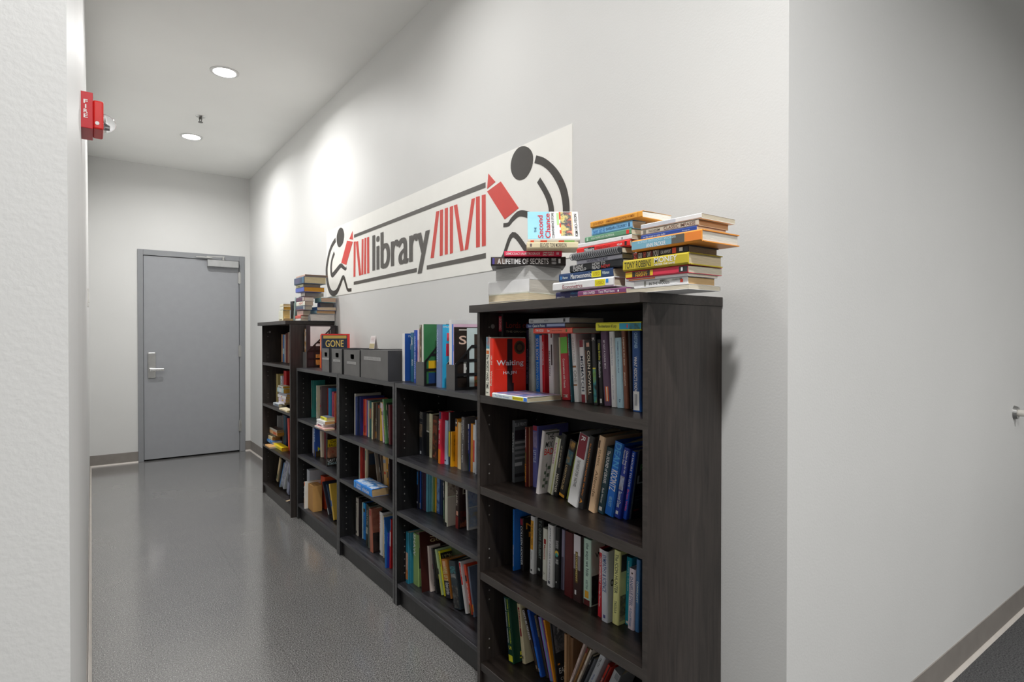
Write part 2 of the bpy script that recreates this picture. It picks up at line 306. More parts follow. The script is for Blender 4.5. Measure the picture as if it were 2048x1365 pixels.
# ------------------------------------------------------------------ measured tables (metres)
BOOKS = [
('book', 'black hardback with dim red title, first from left on top shelf of nearest bookcase', 'book', 'upright books on top shelf of nearest bookcase', (1.1784, 1.7087, 1.0344), (0.0, 0.0, 0.0), 0.0242, 0.2848, 0.2, '#1b1214', '#d9cdb4', 0, 0, [('B', '#b7283c', 0.03, 0.22, 0, 1), ('T', 'LEONARD', '#d8a0a0', 0.05, 0.2, 0.22, 0.78), ('T', 'LORDS', '#a08040', 0.3, 0.62, 0.22, 0.78), ('C', 'Lords of Chaos', '#8c2f26', 0.08, 1.25, 0.82, 0.9), ('C', 'THE ORIGINS OF SACRED', '#9a8f7a', 0.08, 1.2, 0.765, 0.79), ('D', ('#20242a', '#16181c', '#402020'), 0.5, 0.95, 0.4, 0.62)]),
('book', 'cream spine with small black title, second from left on top shelf of nearest bookcase', 'book', 'upright books on top shelf of nearest bookcase', (1.1054, 1.6835, 1.035), (0.0225, 0.0, 0.0), 0.0274, 0.2023, 0.15, '#e9dfc6', '#d9cdb4', 0, 0, [('B', ('#39428c', '#57a4b8', '#c8542e'), 0, 0.2, 0, 1), ('T', 'The WORST HARD TIME', '#222222', 0.3, 0.88, 0.22, 0.78), ('B', '#c96a2c', 0.23, 0.29, 0.2, 0.8), ('T', 'A', '#222222', 0.93, 0.96, 0.22, 0.78)]),
('book', 'red paperback, black braid on cover, third from left on top shelf of nearest bookcase', 'book', 'upright books on top shelf of nearest bookcase', (1.1024, 1.6515, 1.0344), (0.0, 0.0, 0.0), 0.0214, 0.1978, 0.1394, '#ee2f1d', '#d9cdb4', 0, 0, [('T', 'HA JIN', '#f7c9b8', 0.3, 0.45, 0.22, 0.78), ('T', 'Waiting', '#f7c9b8', 0.56, 0.82, 0.22, 0.78), ('D', '#26181a', 0.42, 0.58, 0.03, 0.99), ('D', '#26181a', 0.46, 0.62, 0.0, 0.22), ('O', '#4a3a20', 0.8, 0.84, 0.17), ('O', '#241c12', 0.8, 0.84, 0.13), ('O', '#4a3a20', 0.8, 0.84, 0.08), ('C', 'Waiting', '#f2f0ea', 0.1, 0.92, 0.5, 0.62), ('C', 'HA JIN', '#f2f0ea', 0.3, 0.7, 0.36, 0.43), ('D', '#f4a090', 0.08, 0.92, 0.462, 0.466)]),
('book', 'dark purple thin spine, fourth from left on top shelf of nearest bookcase', 'book', 'upright books on top shelf of nearest bookcase', (1.2724, 1.6688, 1.0344), (0.0, 0.0, 0.0), 0.0125, 0.2275, 0.1186, '#2c2140', '#d9cdb4', 0, 0, [('T', 'WORDS AND THINGS', '#b8a8d0', 0.3, 0.85, 0.22, 0.78)]),
('book', 'thick cream spine, tiny grey print, fifth from left on top shelf of nearest bookcase', 'book', 'upright books on top shelf of nearest bookcase', (1.2724, 1.6548, 1.0344), (0.0, 0.0, 0.0), 0.0291, 0.2337, 0.1186, '#e2dccb', '#d9cdb4', 0, 0, [('T', 'THE COLLECTED WRITINGS', '#8d8878', 0.06, 0.7, 0.2, 0.4)]),
('book', 'bright blue spine with white capitals, sixth from left on top shelf of nearest bookcase', 'book', 'upright books on top shelf of nearest bookcase', (1.2724, 1.6126, 1.0344), (-0.0191, 0.0, 0.0), 0.0218, 0.21, 0.1186, '#1273d4', '#d9cdb4', 0, 0, [('T', 'SOUL BOOM', '#f4f4f2', 0.06, 0.42, 0.15, 0.85), ('T', 'RAINN WILSON', '#9cc8f0', 0.46, 0.9, 0.2, 0.8)]),
('book', 'pale lilac plain spine, seventh from left on top shelf of nearest bookcase', 'book', 'upright books on top shelf of nearest bookcase', (1.2724, 1.5893, 1.0344), (-0.0231, 0.0, 0.0), 0.014, 0.2075, 0.1186, '#cfcad6', '#d9cdb4', 0, 0, []),
('book', 'narrow red spine, eighth from left on top shelf of nearest bookcase', 'book', 'upright books on top shelf of nearest bookcase', (1.2724, 1.5755, 1.0344), (-0.0251, 0.0, 0.0), 0.0129, 0.2105, 0.1186, '#c9202c', '#d9cdb4', 0, 0, [('T', 'NEW WRITING', '#f4dede', 0.12, 0.5, 0.22, 0.78)]),
('book', 'white spine with black photo patch, ninth from left on top shelf of nearest bookcase', 'book', 'upright books on top shelf of nearest bookcase', (1.2674, 1.533, 1.0344), (-0.0335, 0.0, 0.0), 0.0254, 0.2207, 0.1236, '#e8e5df', '#d9cdb4', 0, 0, [('B', '#3a3536', 0.2, 0.52, 0.6, 1), ('B', '#742a34', 0.0, 0.1, 0.6, 1), ('T', 'BRET EASTON', '#40383a', 0.3, 0.68, 0.15, 0.42)]),
('book', 'white spine with dark red letters, tenth from left on top shelf of nearest bookcase', 'book', 'upright books on top shelf of nearest bookcase', (1.3004, 1.5619, 1.0344), (-0.0315, 0.0, 0.0), 0.029, 0.2178, 0.0906, '#d8d2ce', '#d9cdb4', 0, 0, [('T', 'SHIFT', '#5a1a1c', 0.02, 0.36, 0.25, 0.95), ('B', ('#7a3a2a', '#2a1a18', '#b06a44'), 0.72, 1, 0, 1)]),
('book', 'thin cream yellow spine, eleventh from left on top shelf of nearest bookcase', 'book', 'upright books on top shelf of nearest bookcase', (1.2866, 1.498, 1.0344), (-0.0419, 0.0, 0.0), 0.0091, 0.201, 0.1044, '#e8d9b0', '#d9cdb4', 0, 0, []),
('book', 'red hardback, green upper spine, twelfth from left on top shelf of nearest bookcase', 'book', 'upright books on top shelf of nearest bookcase', (1.2294, 1.4219, 1.0344), (-0.0626, 0.0, 0.0), 0.0398, 0.2129, 0.1442, '#a8212c', '#d9cdb4', 0, 0, [('B', '#5fae3a', 0.05, 0.3, 0, 1), ('T', 'Conversations with Friends', '#e8c8c0', 0.38, 0.82, 0.3, 0.55), ('T', 'M', '#e8c8c0', 0.92, 0.96, 0.22, 0.78)]),
('book', 'narrow dark teal spine, thirteenth from left on top shelf of nearest bookcase', 'book', 'upright books on top shelf of nearest bookcase', (1.2109, 1.3585, 1.0344), (-0.075, 0.0, 0.0), 0.005, 0.2131, 0.144, '#1d5360', '#d9cdb4', 0, 0, [('T', 'THE BLIND LIGHT', '#a8c8cc', 0.06, 0.5, 0.22, 0.78), ('T', 'S', '#a8c8cc', 0.9, 0.94, 0.22, 0.78)]),
('book', 'white spine with drawn rope, fourteenth from left on top shelf of nearest bookcase', 'book', 'upright books on top shelf of nearest bookcase', (1.2187, 1.3518, 1.0344), (-0.0828, 0.0, 0.0), 0.0214, 0.2132, 0.1488, '#e9e8e4', '#d9cdb4', 0, 0, [('T', 'CHRISTABEL', '#b8b4ae', 0.06, 0.44, 0.25, 0.7), ('T', 'ONE', '#77706a', 0.54, 0.72, 0.3, 0.85), ('B', '#8a5a34', 0.47, 0.5, 0.1, 1), ('B', '#8a5a34', 0.74, 0.765, 0.1, 1)]),
('book', 'white spine with maroon ends, fifteenth from left on top shelf of nearest bookcase', 'book', 'upright books on top shelf of nearest bookcase', (1.2287, 1.3303, 1.0344), (-0.0635, 0.0, 0.0), 0.022, 0.1934, 0.1276, '#ece7de', '#d9cdb4', 0, 0, [('B', '#7e1f2c', 0, 0.12, 0, 1), ('B', '#7e1f2c', 0.87, 1, 0, 1), ('T', 'MISMATCH', '#1b2a44', 0.26, 0.82, 0.25, 0.8)]),
('book', 'black and brown spine, pale capitals, sixteenth from left on top shelf of nearest bookcase', 'book', 'upright books on top shelf of nearest bookcase', (1.2252, 1.3037, 1.0344), (-0.0568, 0.0, 0.0), 0.0283, 0.1908, 0.1259, '#14120f', '#d9cdb4', 0, 0, [('B', '#5b3b22', 0.15, 0.95, 0, 0.3), ('B', '#c9a088', 0.03, 0.1, 0.35, 0.8), ('T', 'COLIN POWELL', '#d8cdb6', 0.16, 0.86, 0.45, 0.85)]),
('book', 'black spine with turquoise painted foot, seventeenth from left on top shelf of nearest bookcase', 'book', 'upright books on top shelf of nearest bookcase', (1.219, 1.2659, 1.0344), (-0.0555, 0.0, 0.0), 0.0177, 0.2128, 0.147, '#26262a', '#d9cdb4', 0, 0, [('T', 'K', '#f2f0ea', 0.06, 0.11, 0.2, 0.8), ('B', ('#12352c', '#2f8f9c', '#7aa84a', '#1a4a6a'), 0.5, 0.97, 0, 1), ('B', '#d8c23a', 0.48, 0.5, 0, 1)]),
('book', 'black spine, yellow and white title, eighteenth from left on top shelf of nearest bookcase', 'book', 'upright books on top shelf of nearest bookcase', (1.2254, 1.2476, 1.0344), (-0.0596, 0.0, 0.0), 0.0157, 0.1951, 0.1288, '#1d1d1e', '#d9cdb4', 0, 0, [('T', 'Odes Bradley', '#d8d23a', 0.06, 0.32, 0.22, 0.78), ('T', 'Meditations', '#f2f0ea', 0.34, 0.58, 0.22, 0.78), ('B', '#d8d8d8', 0.9, 0.97, 0.25, 0.75)]),
('book', 'purple spine with orange price sticker, nineteenth from left on top shelf of nearest bookcase', 'book', 'upright books on top shelf of nearest bookcase', (1.2242, 1.2269, 1.0344), (-0.0768, 0.0, 0.0), 0.0288, 0.2189, 0.1445, '#59405a', '#d9cdb4', 0, 0, [('T', 'MY NOT A YOUNG MAN', '#d8ccd8', 0.12, 0.5, 0.35, 0.6), ('B', '#e8622a', 0.74, 0.94, 0.3, 0.75), ('B', '#f4d8c0', 0.745, 0.935, 0.45, 0.6)]),
('book', 'white spine with fine grey type, twentieth from left on top shelf of nearest bookcase', 'book', 'upright books on top shelf of nearest bookcase', (1.22, 1.1932, 1.0344), (-0.0503, 0.0, 0.0), 0.0206, 0.2183, 0.1441, '#e6e6ec', '#d9cdb4', 0, 0, [('T', 'Where Should We Land', '#8a8aa0', 0.08, 0.45, 0.35, 0.6), ('T', 'A guide for the new', '#8a8aa0', 0.58, 0.9, 0.35, 0.6)]),
('book', 'pale blue spine, twenty-first from left on top shelf of nearest bookcase', 'book', 'upright books on top shelf of nearest bookcase', (1.221, 1.172, 1.0344), (-0.0481, 0.0, 0.0), 0.025, 0.2004, 0.1323, '#a8c7ea', '#d9cdb4', 0, 0, [('T', 'TENEMENTS by Mother Fluid', '#31517c', 0.05, 0.5, 0.3, 0.55), ('T', 'b', '#31517c', 0.88, 0.94, 0.35, 0.65)]),
('book', 'brown spine with pale lettering, twenty-second from left on top shelf of nearest bookcase', 'book', 'upright books on top shelf of nearest bookcase', (1.2219, 1.1463, 1.0344), (-0.0544, 0.0, 0.0), 0.0162, 0.2244, 0.1481, '#7d4a35', '#d9cdb4', 0, 0, [('T', 'Leopard in the door', '#e2c6b2', 0.1, 0.46, 0.3, 0.75), ('T', 'JENNIFER', '#e2c6b2', 0.54, 0.82, 0.35, 0.65)]),
('book', 'black narrow spine beside blue hardback, twenty-third from left on top shelf of nearest bookcase', 'book', 'upright books on top shelf of nearest bookcase', (1.2281, 1.1295, 1.0344), (-0.0407, 0.0, 0.0), 0.0098, 0.2228, 0.147, '#1a1518', '#d9cdb4', 0, 0, []),
('book', 'blue hardback with white price label, twenty-fourth from left on top shelf of nearest bookcase', 'book', 'upright books on top shelf of nearest bookcase', (1.1984, 1.0919, 1.0344), (-0.0191, 0.0, 0.0), 0.0294, 0.2257, 0.149, '#14437f', '#d9cdb4', 0, 0, [('T', 'WHAT ADDICTS KNOW', '#e8eef4', 0.34, 0.78, 0.25, 0.62), ('T', 'CHRISTOPHER', '#8fb4dc', 0.05, 0.24, 0.3, 0.7), ('B', '#eceef0', 0.755, 0.985, 0.08, 0.85), ('B', '#6b6f78', 0.79, 0.93, 0.3, 0.4), ('B', '#7b7f88', 0.79, 0.93, 0.48, 0.58)]),
('book', 'grey cover printed with ruled blocks, first from left on second shelf of nearest bookcase', 'book', 'upright books on second shelf of nearest bookcase', (1.2262, 1.6937, 0.7146), (0.0121, 0.0, 0.0), 0.0134, 0.2228, 0.06, '#54565a', '#d9cdb4', 0, 0, [('T', 'BATTLES', '#b8b8ba', 0.2, 0.7, 0.22, 0.78), ('D', '#2c2430', 0.05, 0.97, 0.68, 0.84), ('D', '#9c9ea2', 0.05, 0.97, 0.62, 0.66), ('D', '#8b8d92', 0.05, 0.97, 0.53, 0.58), ('D', '#7f8186', 0.05, 0.97, 0.45, 0.5), ('D', '#8b8d92', 0.05, 0.97, 0.37, 0.41), ('D', '#b5b7ba', 0.05, 0.6, 0.26, 0.32), ('D', '#303034', 0.05, 0.97, 0.08, 0.14), ('C', 'BLUE PRINTS', '#b9bbc0', 0.05, 0.9, 0.9, 0.96)]),
('book', 'rust spine with white and orange title, second from left on second shelf of nearest bookcase', 'book', 'upright books on second shelf of nearest bookcase', (1.2276, 1.617, 0.7144), (0.0, 0.0, 0.0), 0.0089, 0.208, 0.1373, '#6a2a20', '#d9cdb4', 0, 0, [('T', 'Dave Barrymore', '#f2f0ea', 0.04, 0.34, 0.15, 0.75), ('B', ('#c8642a', '#5a5a30', '#8a2a20'), 0.42, 0.62, 0, 1), ('T', 'LEGENDS', '#f0922a', 0.62, 0.94, 0.1, 0.8)]),
('book', 'thin brown spine, pale edge, third from left on second shelf of nearest bookcase', 'book', 'upright books on second shelf of nearest bookcase', (1.2366, 1.6075, 0.7144), (0.0, 0.0, 0.0), 0.0056, 0.207, 0.1366, '#7a4a38', '#d9cdb4', 0, 0, [('B', '#d8b070', 0, 1, 0.75, 0.95)]),
('book', 'violet spine with face portrait, fourth from left on second shelf of nearest bookcase', 'book', 'upright books on second shelf of nearest bookcase', (1.2492, 1.6013, 0.7144), (0.0, 0.0, 0.0), 0.0286, 0.214, 0.1412, '#5a5c9a', '#d9cdb4', 0, 0, [('B', '#8e2a3c', 0, 0.08, 0, 1), ('B', ('#3a3a6a', '#9a90b8', '#6a5a88'), 0.1, 0.36, 0, 1), ('T', 'LITTLE', '#b8c4e8', 0.4, 0.6, 0.2, 0.7)]),
('book', 'grey white cover with olive branch, fifth from left on second shelf of nearest bookcase', 'book', 'upright books on second shelf of nearest bookcase', (1.2002, 1.5218, 0.7166), (0.1575, 0.0, 0.0), 0.0139, 0.2162, 0.0637, '#cfc9c8', '#d9cdb4', 0, 0, [('C', 'THE', '#1f1f1f', 0.22, 0.66, 0.86, 0.95), ('C', 'MIX', '#1f1f1f', 0.16, 0.62, 0.74, 0.83), ('C', 'BAD', '#e03020', 0.13, 0.72, 0.62, 0.72), ('D', '#4a4f48', 0.36, 0.39, 0.08, 0.5), ('D', '#5e6a5c', 0.2, 0.34, 0.1, 0.15), ('D', '#5e6a5c', 0.4, 0.55, 0.14, 0.2), ('D', '#5e6a5c', 0.22, 0.35, 0.2, 0.25), ('D', '#5e6a5c', 0.42, 0.58, 0.26, 0.32), ('D', '#5e6a5c', 0.24, 0.36, 0.31, 0.36), ('D', '#5e6a5c', 0.44, 0.62, 0.38, 0.44), ('D', '#5e6a5c', 0.3, 0.38, 0.43, 0.48), ('D', ('#3a4a3c', '#7a7a70'), 0.08, 0.95, 0.955, 0.985)]),
('book', 'pale spine with green edge, sixth from left on second shelf of nearest bookcase', 'book', 'upright books on second shelf of nearest bookcase', (1.232, 1.5014, 0.7209), (0.2262, 0.0, 0.0), 0.0288, 0.1958, 0.1292, '#dcdcc4', '#d9cdb4', 0, 0, [('T', 'kindness', '#b06aa0', 0.1, 0.5, 0.2, 0.5), ('B', '#aeb070', 0, 1, 0.62, 0.8)]),
('book', 'black spine with gold capitals, seventh from left on second shelf of nearest bookcase', 'book', 'upright books on second shelf of nearest bookcase', (1.2309, 1.4691, 0.719), (0.2113, 0.0, 0.0), 0.0218, 0.2144, 0.1415, '#161616', '#d9cdb4', 0, 0, [('T', 'LE GUIN READER', '#b0a890', 0.2, 0.55, 0.3, 0.6), ('T', 'HANOVER', '#d0c8b8', 0.65, 0.95, 0.2, 0.7)]),
('book', 'black spine with amber globes, eighth from left on second shelf of nearest bookcase', 'book', 'upright books on second shelf of nearest bookcase', (1.2356, 1.4463, 0.7236), (0.2922, 0.0, 0.0), 0.032, 0.1988, 0.1312, '#1c1814', '#d9cdb4', 0, 0, [('B', ('#c07a22', '#1c1814', '#d8a040'), 0.02, 0.16, 0, 1), ('B', ('#1c1814', '#30606a', '#a07a30'), 0.18, 0.42, 0, 1), ('T', 'LIGHTHOUSE', '#b8a070', 0.45, 0.88, 0.2, 0.5), ('B', '#d89a30', 0.95, 1, 0, 1)]),
('book', 'thin olive yellow spine, ninth from left on second shelf of nearest bookcase', 'book', 'upright books on second shelf of nearest bookcase', (1.2391, 1.4121, 0.717), (0.2796, 0.0, 0.0), 0.0094, 0.2054, 0.1356, '#8f9a3e', '#d9cdb4', 0, 0, []),
('book', 'white spine with maroon top third, tenth from left on second shelf of nearest bookcase', 'book', 'upright books on second shelf of nearest bookcase', (1.1997, 1.3622, 0.7248), (0.2476, 0.0, 0.0), 0.0425, 0.2318, 0.153, '#d9dade', '#d9cdb4', 0, 0, [('B', '#7a1a2c', 0, 0.33, 0, 1), ('T', 'R', '#f2f0ea', 0.03, 0.1, 0.3, 0.7), ('T', 'THE WEIGHT OF INK', '#5a5a5e', 0.36, 0.6, 0.3, 0.6), ('T', 'NOVEL', '#5a5a5e', 0.62, 0.75, 0.3, 0.6)]),
('book', 'charcoal spine with orange lettering, eleventh from left on second shelf of nearest bookcase', 'book', 'upright books on second shelf of nearest bookcase', (1.2, 1.3141, 0.7187), (0.2286, 0.0, 0.0), 0.0189, 0.2333, 0.154, '#2b2a2a', '#d9cdb4', 0, 0, [('T', 'SLAUGHTERHOUSE MUSIC', '#d07a22', 0.1, 0.82, 0.35, 0.65), ('T', 'A', '#e88a2a', 0.86, 0.93, 0.25, 0.75)]),
('book', 'narrow black leaning spine, twelfth from left on second shelf of nearest bookcase', 'book', 'upright books on second shelf of nearest bookcase', (1.2142, 1.2927, 0.7169), (0.2205, 0.0, 0.0), 0.0113, 0.2358, 0.1556, '#1f1c1b', '#d9cdb4', 0, 0, []),
('book', 'tan leaning spine with script title, thirteenth from left on second shelf of nearest bookcase', 'book', 'upright books on second shelf of nearest bookcase', (1.2048, 1.2743, 0.7195), (0.2051, 0.0, 0.0), 0.0252, 0.236, 0.1558, '#d5b48f', '#d9cdb4', 0, 0, [('T', 'ISABEL', '#8a6a4a', 0.18, 0.4, 0.3, 0.65), ('T', 'Allende', '#8a6a4a', 0.45, 0.8, 0.25, 0.7), ('B', '#4a3020', 0.06, 0.16, 0.0, 0.35)]),
('book', 'dark teal leaning spine, fourteenth from left on second shelf of nearest bookcase', 'book', 'upright books on second shelf of nearest bookcase', (1.2162, 1.2479, 0.7195), (0.1973, 0.0, 0.0), 0.0259, 0.2043, 0.1349, '#1f3d46', '#d9cdb4', 0, 0, [('T', 'The SOUND of GRAVEL', '#d8e0e0', 0.05, 0.55, 0.25, 0.7), ('T', 'Ruth Wariner', '#d8e0e0', 0.62, 0.85, 0.3, 0.6), ('B', '#e8ecec', 0.9, 0.96, 0.25, 0.7)]),
('book', 'bright blue leaning paperback spine, fifteenth from left on second shelf of nearest bookcase', 'book', 'upright books on second shelf of nearest bookcase', (1.2201, 1.2209, 0.7207), (0.192, 0.0, 0.0), 0.033, 0.2235, 0.1475, '#1767c4', '#d9cdb4', 0, 0, [('T', 'DEAN', '#4aa0ec', 0.02, 0.34, 0.15, 0.85), ('T', 'KOONTZ', '#f2f0ea', 0.38, 0.66, 0.12, 0.85), ('T', 'VELOCITY', '#8ac0f0', 0.74, 0.88, 0.3, 0.65), ('B', '#0e3c86', 0, 1, 0.86, 1)]),
('book', 'royal blue leaning spine, white title, sixteenth from left on second shelf of nearest bookcase', 'book', 'upright books on second shelf of nearest bookcase', (1.225, 1.1867, 0.7184), (0.1827, 0.0, 0.0), 0.022, 0.2113, 0.1395, '#1c3290', '#d9cdb4', 0, 0, [('T', 'Chicken Soup for the', '#e8ecf4', 0.04, 0.36, 0.45, 0.85), ('T', "Nurse's Soul", '#e8ecf4', 0.04, 0.24, 0.1, 0.42), ('B', ('#1c3290', '#b8c0d8', '#6a4a50'), 0.4, 0.6, 0, 1), ('T', 'Second Dose', '#c8d0e4', 0.62, 0.85, 0.2, 0.8), ('B', '#d8dce4', 0.9, 0.95, 0.2, 0.6)]),
('book', 'blue leaning spine, pink author name, seventeenth from left on second shelf of nearest bookcase', 'book', 'upright books on second shelf of nearest bookcase', (1.236, 1.1637, 0.7167), (0.1763, 0.0, 0.0), 0.013, 0.203, 0.134, '#1b49b4', '#d9cdb4', 0, 0, [('T', '10 HOURS TO LIVE', '#f2f0ea', 0.03, 0.52, 0.25, 0.78), ('T', 'Brian Wills', '#e85a8a', 0.56, 0.88, 0.25, 0.78)]),
('book', 'dark navy cover facing out, eighteenth from left on second shelf of nearest bookcase', 'book', 'upright books on second shelf of nearest bookcase', (1.2455, 1.1489, 0.7155), (0.1644, 0.0, 0.0), 0.0066, 0.2061, 0.06, '#16202c', '#d9cdb4', 0, 0, [('C', 'P', '#3f7a4a', 0.2, 0.55, 0.7, 0.8), ('C', 'LI', '#9aa4ac', 0.1, 0.7, 0.52, 0.64), ('D', '#5a646c', 0.1, 0.7, 0.33, 0.34), ('D', '#5a646c', 0.1, 0.6, 0.28, 0.29), ('D', '#6a2020', 0.1, 0.5, 0.12, 0.15)]),
('book', 'blue spine, teal edge, white name, first from left on third shelf of nearest bookcase', 'book', 'upright books on third shelf of nearest bookcase', (1.2006, 1.6526, 0.4145), (0.0067, 0.0, 0.0), 0.0079, 0.2167, 0.143, '#1560b4', '#d9cdb4', 0, 0, [('B', '#1f8a9a', 0, 1, 0, 0.2), ('T', 'UGLY LOVE', '#4aa0e4', 0.1, 0.5, 0.3, 0.8), ('T', 'COLLEEN HOOVER', '#f2f0ea', 0.58, 0.94, 0.3, 0.75)]),
('book', 'deep blue narrow spine, second from left on third shelf of nearest bookcase', 'book', 'upright books on third shelf of nearest bookcase', (1.2181, 1.6639, 0.4145), (0.0092, 0.0, 0.0), 0.0107, 0.2099, 0.1385, '#0f3f86', '#d9cdb4', 0, 0, [('B', '#2a80d0', 0.85, 0.95, 0, 1)]),
('book', 'black paperback with orange letters, third from left on third shelf of nearest bookcase', 'book', 'upright books on third shelf of nearest bookcase', (1.2263, 1.6425, 0.4144), (-0.0119, 0.0, 0.0), 0.0197, 0.1853, 0.06, '#17120f', '#d9cdb4', 0, 0, [('B', '#8a2430', 0.02, 0.14, 0, 1), ('T', 'COLLEEN HOOVER', '#f2f0ea', 0.16, 0.9, 0.2, 0.75), ('C', 'N', '#d88a2a', 0.2, 0.75, 0.78, 0.9), ('C', 'N', '#d88a2a', 0.4, 0.9, 0.62, 0.72), ('C', 'H', '#d88a2a', 0.5, 0.95, 0.3, 0.4)]),
('book', 'white spine with orange upper half, fourth from left on third shelf of nearest bookcase', 'book', 'upright books on third shelf of nearest bookcase', (1.2362, 1.6011, 0.4154), (0.0277, 0.0, 0.0), 0.0207, 0.2002, 0.1322, '#e0dfda', '#d9cdb4', 0, 0, [('B', '#e09a2a', 0.07, 0.58, 0, 1), ('T', 'THE BEAN TREES', '#6a4a1a', 0.12, 0.5, 0.3, 0.7), ('T', 'Novel', '#8a8a88', 0.62, 0.75, 0.3, 0.6), ('B', '#4a4a4a', 0.92, 0.96, 0.3, 0.7)]),
('book', 'black spine with spaced grey title, fifth from left on third shelf of nearest bookcase', 'book', 'upright books on third shelf of nearest bookcase', (1.2484, 1.5798, 0.4153), (0.0278, 0.0, 0.0), 0.0327, 0.1948, 0.1285, '#101110', '#d9cdb4', 0, 0, [('T', 'T C QUOIS DELIBERT', '#7d8a86', 0.02, 0.7, 0.3, 0.75), ('B', '#a8b0ac', 0.87, 0.92, 0.3, 0.65)]),
('book', 'cream spine with red picture, sixth from left on third shelf of nearest bookcase', 'book', 'upright books on third shelf of nearest bookcase', (1.2379, 1.5336, 0.4149), (0.0205, 0.0, 0.0), 0.0227, 0.176, 0.1162, '#ddd8c8', '#d9cdb4', 0, 0, [('B', '#9a2a24', 0.2, 0.3, 0.3, 0.8), ('T', 'Memoirs', '#b0483a', 0.32, 0.6, 0.3, 0.7), ('T', 'A', '#8a8478', 0.84, 0.9, 0.3, 0.6)]),
('book', 'white spine with vertical capitals, seventh from left on third shelf of nearest bookcase', 'book', 'upright books on third shelf of nearest bookcase', (1.2203, 1.4883, 0.4155), (0.0294, 0.0, 0.0), 0.0289, 0.2044, 0.1349, '#dfe0de', '#d9cdb4', 0, 0, [('T', 'JEFFREY ARCHER HUNDRED', '#6a6c74', 0.04, 0.9, 0.3, 0.6), ('B', '#5a5c66', 0.91, 0.96, 0.25, 0.6)]),
('book', 'black spine with round teal emblem, eighth from left on third shelf of nearest bookcase', 'book', 'upright books on third shelf of nearest bookcase', (1.2287, 1.4588, 0.4151), (0.0238, 0.0, 0.0), 0.0199, 0.203, 0.134, '#1c1d1f', '#d9cdb4', 0, 0, [('T', 'THE ANTHROPO', '#b8b8b8', 0.22, 0.35, 0.15, 0.85), ('P', '#d8b23a', 0.43, 0.5, 0.46), ('P', '#3f9a94', 0.455, 0.5, 0.34), ('T', 'JOHN GREEN', '#f2f0ea', 0.52, 0.6, 0.05, 0.95), ('B', '#d8d8d8', 0.88, 0.91, 0.4, 0.6)]),
('book', 'narrow lilac grey spine, ninth from left on third shelf of nearest bookcase', 'book', 'upright books on third shelf of nearest bookcase', (1.238, 1.4382, 0.4148), (0.0264, 0.0, 0.0), 0.0142, 0.1972, 0.1301, '#8d88a0', '#d9cdb4', 0, 0, [('B', '#4c4858', 0.45, 1, 0, 1)]),
('book', 'plain maroon cloth spine, tenth from left on third shelf of nearest bookcase', 'book', 'upright books on third shelf of nearest bookcase', (1.2197, 1.4021, 0.4155), (0.0254, 0.0, 0.0), 0.0414, 0.2061, 0.136, '#4d1417', '#d9cdb4', 1, 0, []),
('book', 'brown spine, pale top, gold label, eleventh from left on third shelf of nearest bookcase', 'book', 'upright books on third shelf of nearest bookcase', (1.2189, 1.3579, 0.4149), (0.0137, 0.0, 0.0), 0.0372, 0.2081, 0.1373, '#35201f', '#d9cdb4', 0, 0, [('B', '#cfcbd0', 0, 0.36, 0, 1), ('B', '#8a8288', 0.3, 0.52, 0, 1), ('B', '#6a5224', 0.25, 0.72, 0.3, 0.6), ('T', 'ATONEMENT', '#e0c880', 0.27, 0.7, 0.36, 0.54), ('B', '#e8e4e0', 0.83, 0.9, 0.25, 0.45)]),
('book', 'mint spine with flowing title, twelfth from left on third shelf of nearest bookcase', 'book', 'upright books on third shelf of nearest bookcase', (1.2274, 1.3201, 0.4147), (0.0087, 0.0, 0.0), 0.0333, 0.2037, 0.06, '#b9d6c6', '#d9cdb4', 0, 0, [('T', 'the ways we hide', '#1d4a44', 0.06, 0.56, 0.25, 0.75), ('T', 'KRISTINA', '#2a5a54', 0.62, 0.76, 0.35, 0.65), ('B', '#e0a030', 0.78, 0.89, 0.25, 0.75), ('B', '#5a2020', 0.91, 1, 0, 1), ('D', ('#2a3a38', '#1a1a1a', '#4a5a50'), 0.05, 1, 0.02, 0.46), ('C', 'WE', '#2a4a44', 0.3, 0.95, 0.72, 0.8)]),
('book', 'narrow red spine, white block top, thirteenth from left on third shelf of nearest bookcase', 'book', 'upright books on third shelf of nearest bookcase', (1.2073, 1.2367, 0.415), (0.0349, 0.0, 0.0), 0.016, 0.2027, 0.1338, '#b8222e', '#d9cdb4', 0, 0, [('B', '#e8e4e0', 0, 0.06, 0, 1), ('T', 'CREATE DANGEROUSLY', '#f2f0ea', 0.12, 0.5, 0.25, 0.7), ('T', 'Edwidge Danticat', '#f0d0d0', 0.52, 0.85, 0.3, 0.65)]),
('book', 'thick silver spine with blue title, fourteenth from left on third shelf of nearest bookcase', 'book', 'upright books on third shelf of nearest bookcase', (1.1978, 1.2103, 0.4144), (0.0, 0.0, 0.0), 0.0247, 0.2055, 0.06, '#b9bcc4', '#d9cdb4', 0, 0, [('T', 'SYMPATHY & SCIENCE', '#1e3f78', 0.06, 0.58, 0.2, 0.8), ('B', '#4a4a7a', 0.9, 0.95, 0.3, 0.65), ('C', 'ooo', '#3a3c42', 0.2, 0.9, 0.5, 0.6)]),
